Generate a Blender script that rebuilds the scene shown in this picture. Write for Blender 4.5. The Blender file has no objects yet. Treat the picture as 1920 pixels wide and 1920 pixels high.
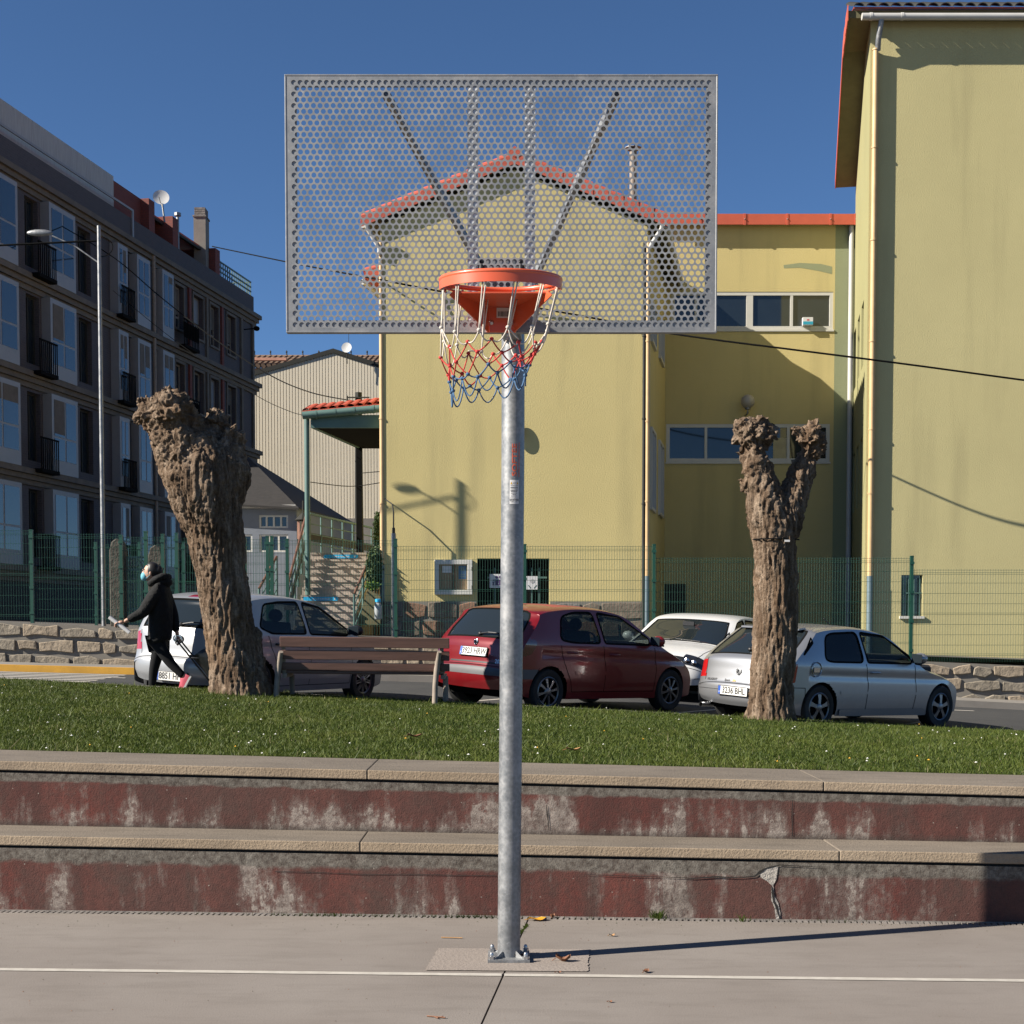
import bpy, math, random
import numpy as np
from mathutils import Vector, Matrix, noise
R = math.radians
random.seed(7); rng = np.random.default_rng(7)
SC = bpy.context.scene
COL = SC.collection
# ---------------------------------------------------------------- camera, sky, sun, exposure
CAMH, FPX, HOR, PITCH = 1.65, 2620.0, 1185.0, R(2.5)
CY = HOR + FPX * math.tan(PITCH)
cam = bpy.data.cameras.new('camera'); camo = bpy.data.objects.new('camera', cam); COL.objects.link(camo)
camo.location = (0, 0, CAMH); camo.rotation_euler = (R(90) - PITCH, 0, 0)
cam.sensor_width = 36; cam.lens = 36 * FPX / 1920; cam.shift_y = (CY - 960) / 1920
cam.clip_start = .05; cam.clip_end = 3000
SC.camera = camo
SUN_EL = R(33); SUND = Vector((.9553 * math.cos(SUN_EL), .2955 * math.cos(SUN_EL), -math.sin(SUN_EL))).normalized()
w = bpy.data.worlds.new('World'); SC.world = w; w.use_nodes = True
nt = w.node_tree; nt.nodes.clear()
sky = nt.nodes.new('ShaderNodeTexSky'); sky.sky_type = 'NISHITA'; sky.sun_disc = False
sky.sun_elevation = SUN_EL; sky.sun_rotation = math.atan2(-SUND.x, -SUND.y) % (2 * math.pi)
sky.air_density = 0.62; sky.dust_density = 0.0; sky.ozone_density = 6.0
bg = nt.nodes.new('ShaderNodeBackground'); bg.inputs['Strength'].default_value = .05
out = nt.nodes.new('ShaderNodeOutputWorld')
tint = nt.nodes.new('ShaderNodeMix'); tint.data_type = 'RGBA'; tint.blend_type = 'MULTIPLY'; tint.inputs[0].default_value = 1; tint.inputs[7].default_value = (.93, 1.02, 1.03, 1)
nt.links.new(sky.outputs[0], tint.inputs[6]); nt.links.new(tint.outputs[2], bg.inputs[0]); nt.links.new(bg.outputs[0], out.inputs[0])
sl = bpy.data.lights.new('sun', 'SUN'); sl.energy = 5.0; sl.angle = R(.4); sl.color = (1, .93, .82)
so = bpy.data.objects.new('sun', sl); COL.objects.link(so); so.location = (-30, -10, 30)
so.rotation_euler = SUND.to_track_quat('-Z', 'Y').to_euler()
SC.view_settings.view_transform = 'Standard'; SC.view_settings.look = 'None'
SC.view_settings.exposure = 1.25; SC.view_settings.gamma = 1.0; SC.view_settings.use_curve_mapping = False
SC.render.engine = 'CYCLES'
SC.cycles.max_bounces = 8; SC.cycles.diffuse_bounces = 2; SC.cycles.transparent_max_bounces = 24

# ---------------------------------------------------------------- helpers
_f = Vector((0, math.cos(PITCH), -math.sin(PITCH))); _u = Vector((0, math.sin(PITCH), math.cos(PITCH)))
def P(px, py, Y):
    "world point on the plane Y = const that the photograph shows at pixel (px, py) (used to take measurements)"
    d = _f + Vector((1, 0, 0)) * ((px - 960) / FPX) + _u * ((CY - py) / FPX)
    t = Y / d.y
    return Vector((d.x * t, Y, CAMH + d.z * t))
def pz(py, Y): return P(960, py, Y).z
def pxx(px, Y, py=1100): return P(px, py, Y).x

WO = {}
def wo(p): return WO.get(p.name, Vector((0, 0, 0))) if p else Vector((0, 0, 0))
class MB:
    def __init__(s): s.v = []; s.f = []; s.m = []
    def add(s, vs, fs, mi=0):
        o = len(s.v); s.v.extend([tuple(a) for a in vs])
        for q in fs: s.f.append(tuple(i + o for i in q)); s.m.append(mi)
        return s
    def obox(s, c, a, b, d, mi=0):
        c, a, b, d = map(Vector, (c, a, b, d))
        if a.cross(b).dot(d) < 0: a = -a
        vs = [c + a * i + b * j + d * k for k in (-1, 1) for j in (-1, 1) for i in (-1, 1)]
        return s.add(vs, [(0, 2, 3, 1), (4, 5, 7, 6), (0, 1, 5, 4), (2, 6, 7, 3), (0, 4, 6, 2), (1, 3, 7, 5)], mi)
    def box(s, x0, x1, y0, y1, z0, z1, mi=0):
        return s.obox(((x0 + x1) / 2, (y0 + y1) / 2, (z0 + z1) / 2), ((x1 - x0) / 2, 0, 0), (0, (y1 - y0) / 2, 0), (0, 0, (z1 - z0) / 2), mi)
    def beam(s, p, q, wd, h, up=(0, 0, 1), mi=0):
        p, q = Vector(p), Vector(q); d = q - p; L = d.length; d.normalize(); up = Vector(up)
        r = d.cross(up)
        if r.length < 1e-4: r = d.cross(Vector((0, 1, 0)))
        r.normalize(); u = r.cross(d)
        return s.obox((p + q) / 2, d * L / 2, r * wd / 2, u * h / 2, mi)
    def tube(s, pts, r, n=8, closed=False, caps=True, mi=0):
        pts = [Vector(p) for p in pts]; N = len(pts)
        rs = r if isinstance(r, (list, tuple)) else [r] * N
        vs = []; prev = None
        for i, p in enumerate(pts):
            if closed: t = pts[(i + 1) % N] - pts[i - 1]
            else: t = pts[min(i + 1, N - 1)] - pts[max(i - 1, 0)]
            t.normalize()
            if prev is None:
                a = t.cross(Vector((0, 0, 1)))
                if a.length < 1e-3: a = t.cross(Vector((1, 0, 0)))
            else: a = prev - t * prev.dot(t)
            a.normalize(); prev = a; b = t.cross(a)
            for k in range(n):
                an = 2 * math.pi * k / n
                vs.append(p + (a * math.cos(an) + b * math.sin(an)) * rs[i])
        fs = []
        for i in range(N if closed else N - 1):
            j = (i + 1) % N
            for k in range(n):
                l = (k + 1) % n
                fs.append((i * n + k, i * n + l, j * n + l, j * n + k))
        if caps and not closed:
            fs.append(tuple(range(n))[::-1]); fs.append(tuple((N - 1) * n + k for k in range(n)))
        return s.add(vs, fs, mi)
    def cyl(s, p, q, r, n=12, r2=None, mi=0): return s.tube([p, q], [r, r if r2 is None else r2], n, mi=mi)
    def prism(s, poly, off, mi=0):
        n = len(poly); off = Vector(off); a = [Vector(p) for p in poly]; b = [p + off for p in a]
        nr = Vector((0, 0, 0))
        for i in range(n): nr += a[i].cross(a[(i + 1) % n])
        if nr.dot(off) > 0: a, b = b, a
        fs = [tuple(range(n)), tuple(range(n, 2 * n))[::-1]] + [(i, i + n, (i + 1) % n + n, (i + 1) % n) for i in range(n)]
        return s.add(a + b, fs, mi)
    def poly(s, pts, mi=0): return s.add(pts, [tuple(range(len(pts)))], mi)
    def lathe(s, prof, c, n=24, axis='z', mi=0, cap=True):
        c = Vector(c); vs = []
        for (r, z) in prof:
            for k in range(n):
                an = 2 * math.pi * k / n; ca, sa = r * math.cos(an), r * math.sin(an)
                vs.append(c + (Vector((ca, sa, z)) if axis == 'z' else Vector((ca, -z, sa)) if axis == 'y' else Vector((z, ca, sa))))
        fs = [(i * n + k, i * n + (k + 1) % n, (i + 1) * n + (k + 1) % n, (i + 1) * n + k) for i in range(len(prof) - 1) for k in range(n)]
        if cap: fs += [tuple(range(n))[::-1], tuple((len(prof) - 1) * n + k for k in range(n))]
        return s.add(vs, fs, mi)
    def sphere(s, c, r, nu=16, nv=10, mi=0, fn=None):
        c = Vector(c); r = Vector((r, r, r)) if isinstance(r, (int, float)) else Vector(r)
        vs = [c + Vector((0, 0, -r.z))]
        for j in range(1, nv):
            th = math.pi * j / nv - math.pi / 2
            for i in range(nu):
                ph = 2 * math.pi * i / nu
                d = Vector((math.cos(th) * math.cos(ph), math.cos(th) * math.sin(ph), math.sin(th)))
                k = fn(d) if fn else 1
                vs.append(c + Vector((d.x * r.x, d.y * r.y, d.z * r.z)) * k)
        vs.append(c + Vector((0, 0, r.z)))
        fs = [(0, 1 + (i + 1) % nu, 1 + i) for i in range(nu)]
        for j in range(nv - 2):
            for i in range(nu):
                a = 1 + j * nu + i; b = 1 + j * nu + (i + 1) % nu
                fs.append((a, b, b + nu, a + nu))
        t = len(vs) - 1; o = 1 + (nv - 2) * nu
        fs += [(o + i, o + (i + 1) % nu, t) for i in range(nu)]
        return s.add(vs, fs, mi)

def props(o, label=None, cat=None, group=None, kind=None):
    if label: o['label'] = label
    if cat: o['category'] = cat
    if group: o['group'] = group
    if kind: o['kind'] = kind
    return o
def thing(name, label, cat, loc=(0, 0, 0), group=None, kind=None):
    o = bpy.data.objects.new(name, None); COL.objects.link(o); o.location = loc; o.empty_display_size = .1
    WO[o.name] = Vector(loc)
    return props(o, label, cat, group, kind)
def mesh(mb, off, name):
    me = bpy.data.meshes.new(name)
    ox, oy, oz = off
    me.from_pydata([(x - ox, y - oy, z - oz) for x, y, z in mb.v], [], mb.f)
    return me
def obj(name, mb, mats, parent=None, smooth=None, bevel=0, label=None, cat=None, group=None, kind=None, base=None, bseg=1):
    "links MB (world coordinates, or the parent's own when it is a local root) as one mesh object"
    off = wo(parent)
    if base is not None: off = Vector(base)
    me = mesh(mb, off, name)
    mats = mats if isinstance(mats, (list, tuple)) else [mats]
    for m_ in mats: me.materials.append(m_)
    if len(mats) > 1: me.polygons.foreach_set('material_index', mb.m)
    if smooth:
        me.polygons.foreach_set('use_smooth', [True] * len(me.polygons))
        if smooth < 179: me.set_sharp_from_angle(angle=R(smooth))
    o = bpy.data.objects.new(name, me); COL.objects.link(o)
    if parent: o.parent = parent; WO[o.name] = off
    elif base is not None: o.location = base; WO[o.name] = off
    if bevel:
        b = o.modifiers.new('bevel', 'BEVEL'); b.width = bevel; b.segments = bseg; b.limit_method = 'ANGLE'; b.angle_limit = R(40)
    return props(o, label, cat, group, kind)
def npmesh(name, V, F, mats, parent=None, smooth=False, label=None, cat=None, kind=None, mi=None):
    "numpy mesh: V (n,3), F (m,k)"
    me = bpy.data.meshes.new(name); k = F.shape[1]
    me.vertices.add(len(V)); me.vertices.foreach_set('co', np.asarray(V, np.float32).ravel())
    me.loops.add(F.size); me.loops.foreach_set('vertex_index', F.astype(np.int32).ravel())
    me.polygons.add(len(F)); me.polygons.foreach_set('loop_start', (np.arange(len(F)) * k).astype(np.int32))
    me.update(calc_edges=True)
    for m_ in (mats if isinstance(mats, (list, tuple)) else [mats]): me.materials.append(m_)
    if mi is not None: me.polygons.foreach_set('material_index', np.asarray(mi, np.int32))
    me.polygons.foreach_set('use_smooth', np.full(len(F), bool(smooth)))
    o = bpy.data.objects.new(name, me); COL.objects.link(o)
    if parent:
        o.parent = parent; off = wo(parent); WO[o.name] = off
        o.location = -off
    return props(o, label, cat, None, kind)
def again(src, loc=None, parent=None, rot=None, label=None):
    "another object with the same mesh data"
    c = src.copy(); COL.objects.link(c)
    if parent is not None: c.parent = parent
    if loc is not None: c.location = loc
    if rot is not None: c.rotation_euler = rot
    if label: c['label'] = label
    return c
class Fr:
    "a wall plane: origin o, horizontal direction d, outward normal n"
    def __init__(s, o, d, n):
        s.o = Vector((o[0], o[1], 0)); s.d = Vector((d[0], d[1], 0)).normalized(); s.n = Vector((n[0], n[1], 0)).normalized()
    def p(s, u, z, n=0): return s.o + s.d * u + s.n * n + Vector((0, 0, z))
    def box(s, mb, u0, u1, z0, z1, n0, n1, mi=0):
        return mb.obox(s.p((u0 + u1) / 2, (z0 + z1) / 2, (n0 + n1) / 2), s.d * (u1 - u0) / 2, s.n * (n1 - n0) / 2, (0, 0, (z1 - z0) / 2), mi)
    def wall(s, mb, u0, u1, z0, z1, holes=(), t=.2, mi=0, subdiv=None):
        us = sorted({u0, u1, *[min(max(h[i], u0), u1) for h in holes for i in (0, 1)]})
        zs = sorted({z0, z1, *[min(max(h[i], z0), z1) for h in holes for i in (2, 3)]})
        for a, b in zip(us, us[1:]):
            for c, d in zip(zs, zs[1:]):
                if any(h[0] < (a + b) / 2 < h[1] and h[2] < (c + d) / 2 < h[3] for h in holes): continue
                q = [s.p(a, c), s.p(b, c), s.p(b, d), s.p(a, d)]
                if (q[1] - q[0]).cross(q[3] - q[0]).dot(s.n) < 0: q.reverse()
                mb.poly(q, mi)
        for h in holes:
            a, b, c, d = h; ring = [(a, c), (b, c), (b, d), (a, d)]
            for i in range(4):
                e, f = ring[i], ring[(i + 1) % 4]
                mb.poly([s.p(*e), s.p(*f), s.p(*f, -t), s.p(*e, -t)], mi)
        return mb
def text_mb(txt, size, to3d, depth=.0, mb=None, mi=0, align='CENTER', font_scale=(1, 1)):
    "lettering as mesh; to3d maps (x, y) of the text plane to a world point"
    cu = bpy.data.curves.new('lettering', 'FONT'); cu.body = txt; cu.size = size; cu.align_x = align; cu.align_y = 'CENTER'
    cu.resolution_u = 3; cu.offset = size * .02
    ob = bpy.data.objects.new('lettering', cu)
    me = bpy.data.meshes.new_from_object(ob)
    mb = mb or MB()
    mb.add([to3d(v.co.x * font_scale[0], v.co.y * font_scale[1]) for v in me.vertices], [tuple(p.vertices) for p in me.polygons], mi)
    bpy.data.objects.remove(ob); bpy.data.curves.remove(cu); bpy.data.meshes.remove(me)
    return mb

# ---------------------------------------------------------------- materials
KA = .72        # the picture is exposed for the sunlit walls: base colours are set for exposure 1.25
def ka(c): return tuple(x * KA for x in c) if c is not None else None
def nodes(name):
    m = bpy.data.materials.new(name); m.use_nodes = True; t = m.node_tree
    b = t.nodes['Principled BSDF']; return m, t, b
def nn(t, ty, **kw):
    n = t.nodes.new(ty)
    for k, v in kw.items():
        if k in n.inputs: n.inputs[k].default_value = v
        else: setattr(n, k, v)
    return n
def coords(t, scale=(1, 1, 1), kind='Object'):
    c = t.nodes.new('ShaderNodeTexCoord'); mp = t.nodes.new('ShaderNodeMapping'); mp.inputs['Scale'].default_value = scale
    t.links.new(c.outputs[kind], mp.inputs[0]); return mp.outputs[0]
def noise_n(t, vec, scale, detail=4, rough=.55, dist=0):
    n = nn(t, 'ShaderNodeTexNoise', Scale=scale, Detail=detail, Roughness=rough, Distortion=dist)
    t.links.new(vec, n.inputs['Vector']); return n.outputs['Fac']
def ramp(t, fac, stops):
    r = t.nodes.new('ShaderNodeValToRGB'); e = r.color_ramp.elements
    while len(e) < len(stops): e.new(.5)
    for i, (p, c) in enumerate(stops):
        e[i].position = p; e[i].color = (c, c, c, 1) if isinstance(c, (int, float)) else (*c, 1)
    t.links.new(fac, r.inputs[0]); return r.outputs[0]
def mixc(t, fac, a, b, mode='MIX'):
    m = t.nodes.new('ShaderNodeMix'); m.data_type = 'RGBA'; m.blend_type = mode
    for sock, v in ((m.inputs[0], fac), (m.inputs[6], a), (m.inputs[7], b)):
        if isinstance(v, (int, float)): sock.default_value = v
        elif isinstance(v, tuple): sock.default_value = (*v, 1)
        else: t.links.new(v, sock)
    return m.outputs[2]
def mth(t, op, a, b=None):
    m = t.nodes.new('ShaderNodeMath'); m.operation = op
    for i, v in enumerate((a, b)):
        if v is None: continue
        if isinstance(v, (int, float)): m.inputs[i].default_value = v
        else: t.links.new(v, m.inputs[i])
    return m.outputs[0]
def bump(t, b, h, dist=.01, strength=.6):
    n = nn(t, 'ShaderNodeBump', Distance=dist, Strength=strength); t.links.new(h, n.inputs['Height'])
    t.links.new(n.outputs[0], b.inputs['Normal'])
def M(name, col, rough=.6, metal=0, var=.15, scale=3., bmp=0, bscale=60., col2=None, stretch=(1, 1, 1), coat=0, spec=None, alpha=None):
    m, t, b = nodes(name); col = ka(col); col2 = ka(col2)
    v = coords(t, stretch)
    f1 = noise_n(t, v, scale, 6, .62)
    c2 = col2 or tuple(min(1, c * (1 + var)) for c in col); c1 = tuple(c * (1 - var) for c in col) if not col2 else col
    t.links.new(ramp(t, f1, [(.3, c1), (.7, c2)]), b.inputs['Base Color'])
    b.inputs['Roughness'].default_value = rough; b.inputs['Metallic'].default_value = metal
    if coat: b.inputs['Coat Weight'].default_value = coat; b.inputs['Coat Roughness'].default_value = .06
    if spec is not None: b.inputs['Specular IOR Level'].default_value = spec
    if bmp: bump(t, b, noise_n(t, v, bscale, 3), bmp, .7)
    return m
def stucco(name, col, stain=(.30, .26, .14)):
    col = ka(col); stain = ka(stain); m, t, b = nodes(name); v = coords(t)
    big = noise_n(t, v, .35, 5, .6); sm = noise_n(t, v, 6, 4); st = noise_n(t, coords(t, (1.3, 1.3, .12)), 1.2, 4)
    c = mixc(t, ramp(t, big, [(.3, 0.), (.7, 1.)]), tuple(x * .93 for x in col), tuple(min(1, x * 1.05) for x in col))
    c = mixc(t, ramp(t, st, [(.52, 0.), (.8, .42)]), c, stain)
    c = mixc(t, ramp(t, sm, [(.3, .0), (.75, .12)]), c, tuple(x * .82 for x in col))
    t.links.new(c, b.inputs['Base Color']); b.inputs['Roughness'].default_value = .9; b.inputs['Specular IOR Level'].default_value = .2
    bump(t, b, noise_n(t, v, 35, 4), .012, .45)
    return m
def galv(name, base=.42, metal=.8, rough=.42, var=1.):
    base *= KA; m, t, b = nodes(name); v = coords(t)
    vo = nn(t, 'ShaderNodeTexVoronoi', Scale=55.); t.links.new(v, vo.inputs['Vector'])
    n1 = noise_n(t, v, 9, 5, .65); n2 = noise_n(t, v, 45, 3, .6)
    g = mth(t, 'ADD', mth(t, 'MULTIPLY', vo.outputs['Distance'], .25), mth(t, 'MULTIPLY', n1, .9))
    c = ramp(t, g, [(.3, (base * (1 - .34 * var), base * (1 - .3 * var), base * (1 - .26 * var))), (.55, (base, base * 1.02, base * 1.04)), (.8, (base * (1 + .5 * var),) * 3)])
    c = mixc(t, ramp(t, n2, [(.62, 0.), (.72, .55)]), c, (base * 1.7, base * 1.7, base * 1.72))
    t.links.new(c, b.inputs['Base Color']); b.inputs['Metallic'].default_value = metal
    t.links.new(ramp(t, n1, [(.3, rough - .1), (.7, rough + .16)]), b.inputs['Roughness'])
    bump(t, b, n2, .001, .35)
    return m
def concrete(name, c1, c2, stain, fine=90., bmp=.004, speck=True):
    c1, c2, stain = ka(c1), ka(c2), ka(stain); m, t, b = nodes(name); v = coords(t)
    big = noise_n(t, v, .8, 6, .6, .4); mid = noise_n(t, coords(t, (1, 3.5, 1)), 2.2, 6, .65); fi = noise_n(t, v, fine, 3, .7)
    c = mixc(t, ramp(t, big, [(.3, 0.), (.7, 1.)]), c1, c2)
    c = mixc(t, ramp(t, mid, [(.48, 0.), (.78, .6)]), c, stain)
    c = mixc(t, ramp(t, fi, [(.3, .3), (.55, 0.)]), c, tuple(x * .6 for x in c1))
    if speck:
        vo = nn(t, 'ShaderNodeTexVoronoi', Scale=38.); t.links.new(v, vo.inputs['Vector'])
        c = mixc(t, ramp(t, vo.outputs['Distance'], [(.05, .45), (.1, 0.)]), c, tuple(x * .45 for x in c1))
    t.links.new(c, b.inputs['Base Color']); b.inputs['Roughness'].default_value = .88; b.inputs['Specular IOR Level'].default_value = .25
    bump(t, b, mth(t, 'ADD', fi, mth(t, 'MULTIPLY', mid, .6)), bmp, .6)
    return m
def riser_paint(name, white):
    "old red paint on concrete: bare grey band under the coping, lime bloom, runs and chips"
    m, t, b = nodes(name)
    tc = t.nodes.new('ShaderNodeTexCoord'); at = t.nodes.new('ShaderNodeAttribute'); at.attribute_name = 'height_fraction'
    z = at.outputs['Fac']; v = coords(t); vs = coords(t, (1, 1, .16))
    patch = noise_n(t, coords(t, (1, 1, .55)), 1.7, 5, .6, .3); run = noise_n(t, vs, 7, 5, .65); gr = noise_n(t, v, 26, 5, .72); fi = noise_n(t, v, 120, 2, .6)
    red = mixc(t, ramp(t, noise_n(t, vs, 2.6, 5, .65), [(.34, 0.), (.66, 1.)]), ka((.082, .034, .03)), ka((.205, .062, .048)))
    fade = noise_n(t, coords(t, (1, 1, .5)), 1.1, 5, .65, .5)
    red = mixc(t, ramp(t, fade, [(.38, 0.), (.62, .6)]), red, ka((.13, .075, .062)))
    red = mixc(t, ramp(t, gr, [(.36, 0.), (.66, .55)]), red, ka((.07, .042, .036)))
    wcol = mixc(t, ramp(t, gr, [(.36, 0.), (.62, 1.)]), ka((.17, .13, .112)), ka((.46, .40, .345)))
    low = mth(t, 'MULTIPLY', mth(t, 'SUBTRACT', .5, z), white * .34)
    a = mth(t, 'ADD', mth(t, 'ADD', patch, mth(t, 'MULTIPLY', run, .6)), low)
    a = mth(t, 'ADD', a, mth(t, 'MULTIPLY', gr, .13))
    c = mixc(t, ramp(t, a, [(.90, 0.), (1.10, .45), (1.3, .85)]), red, wcol)
    mould = noise_n(t, coords(t, (1, 1, .7)), 3.3, 7, .72, .6)
    c = mixc(t, ramp(t, mould, [(.5, 0.), (.72, .7)]), c, ka((.085, .066, .055)))
    top = mth(t, 'ADD', z, mth(t, 'MULTIPLY', noise_n(t, v, 6, 4), .22))
    gcol = mixc(t, ramp(t, gr, [(.35, 0.), (.65, 1.)]), ka((.075, .066, .054)), ka((.25, .23, .195)))
    c = mixc(t, ramp(t, top, [(.86, 0.), (.92, .9)]), c, gcol)
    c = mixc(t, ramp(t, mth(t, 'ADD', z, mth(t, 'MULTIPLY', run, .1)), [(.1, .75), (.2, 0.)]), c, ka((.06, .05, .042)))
    vo = nn(t, 'ShaderNodeTexVoronoi', Scale=13., Randomness=1.); t.links.new(v, vo.inputs['Vector'])
    c = mixc(t, ramp(t, vo.outputs['Distance'], [(.035, .8), (.06, 0.)]), c, ka((.4, .36, .31)))
    c = mixc(t, ramp(t, fi, [(.3, .4), (.5, 0.)]), c, ka((.05, .035, .03)))
    t.links.new(c, b.inputs['Base Color']); b.inputs['Roughness'].default_value = .92; b.inputs['Specular IOR Level'].default_value = .2
    bump(t, b, mth(t, 'ADD', mth(t, 'MULTIPLY', gr, .7), mth(t, 'MULTIPLY', fi, .5)), .007, .6)
    return m
def bark(name):
    m, t, b = nodes(name); v = coords(t); vs = coords(t, (1, 1, .22))
    n1 = noise_n(t, vs, 9, 6, .7, .8); n2 = noise_n(t, v, 30, 4, .7); big = noise_n(t, v, 1.5, 4)
    c = ramp(t, n1, [(.3, ka((.045, .028, .018))), (.47, ka((.18, .122, .08))), (.66, ka((.40, .305, .225)))])
    c = mixc(t, ramp(t, n2, [(.35, .55), (.6, 0.)]), c, ka((.045, .03, .02)))
    c = mixc(t, ramp(t, big, [(.5, 0.), (.72, .5)]), c, ka((.23, .14, .08)))
    t.links.new(c, b.inputs['Base Color']); b.inputs['Roughness'].default_value = .95; b.inputs['Specular IOR Level'].default_value = .15
    bump(t, b, mth(t, 'ADD', n1, mth(t, 'MULTIPLY', n2, .5)), .045, .9)
    return m
def paint(name, col, metal=.0, flake=.0, rough=.32, dust=.08):
    col = ka(col); m, t, b = nodes(name); v = coords(t)
    du = noise_n(t, v, 2.2, 5, .6)
    c = mixc(t, ramp(t, du, [(.35, 0.), (.75, dust)]), tuple(col), ka((.32, .28, .22)))
    t.links.new(c, b.inputs['Base Color']); b.inputs['Metallic'].default_value = metal; b.inputs['Roughness'].default_value = rough
    b.inputs['Coat Weight'].default_value = .55; b.inputs['Coat Roughness'].default_value = .06
    return m
def glass_thin(name, tint=(.3, .36, .36), body=(.012, .016, .018), clear=.75):
    m, t, b = nodes(name)
    b.inputs['Base Color'].default_value = (*body, 1); b.inputs['Roughness'].default_value = .04; b.inputs['Specular IOR Level'].default_value = .6
    tr = nn(t, 'ShaderNodeBsdfTransparent'); tr.inputs[0].default_value = (*tint, 1)
    fr = nn(t, 'ShaderNodeFresnel', IOR=1.5)
    f = mth(t, 'ADD', mth(t, 'MULTIPLY', fr.outputs[0], clear), 1 - clear)
    mx = nn(t, 'ShaderNodeMixShader'); t.links.new(f, mx.inputs[0]); t.links.new(tr.outputs[0], mx.inputs[1]); t.links.new(b.outputs[0], mx.inputs[2])
    t.links.new(mx.outputs[0], t.nodes['Material Output'].inputs[0])
    return m
def brickwall(name, c1, c2, mortar, sc=4.):
    c1, c2, mortar = ka(c1), ka(c2), ka(mortar); m, t, b = nodes(name)
    tc = t.nodes.new('ShaderNodeTexCoord'); sp = t.nodes.new('ShaderNodeSeparateXYZ'); t.links.new(tc.outputs['Object'], sp.inputs[0])
    cb = t.nodes.new('ShaderNodeCombineXYZ'); t.links.new(mth(t, 'ADD', sp.outputs[0], sp.outputs[1]), cb.inputs[0]); t.links.new(sp.outputs[2], cb.inputs[1])
    br = nn(t, 'ShaderNodeTexBrick', Scale=sc); br.inputs['Color1'].default_value = (*c1, 1); br.inputs['Color2'].default_value = (*c2, 1); br.inputs['Mortar'].default_value = (*mortar, 1)
    t.links.new(cb.outputs[0], br.inputs['Vector']); t.links.new(br.outputs[0], b.inputs['Base Color']); b.inputs['Roughness'].default_value = .85
    return m
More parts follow.
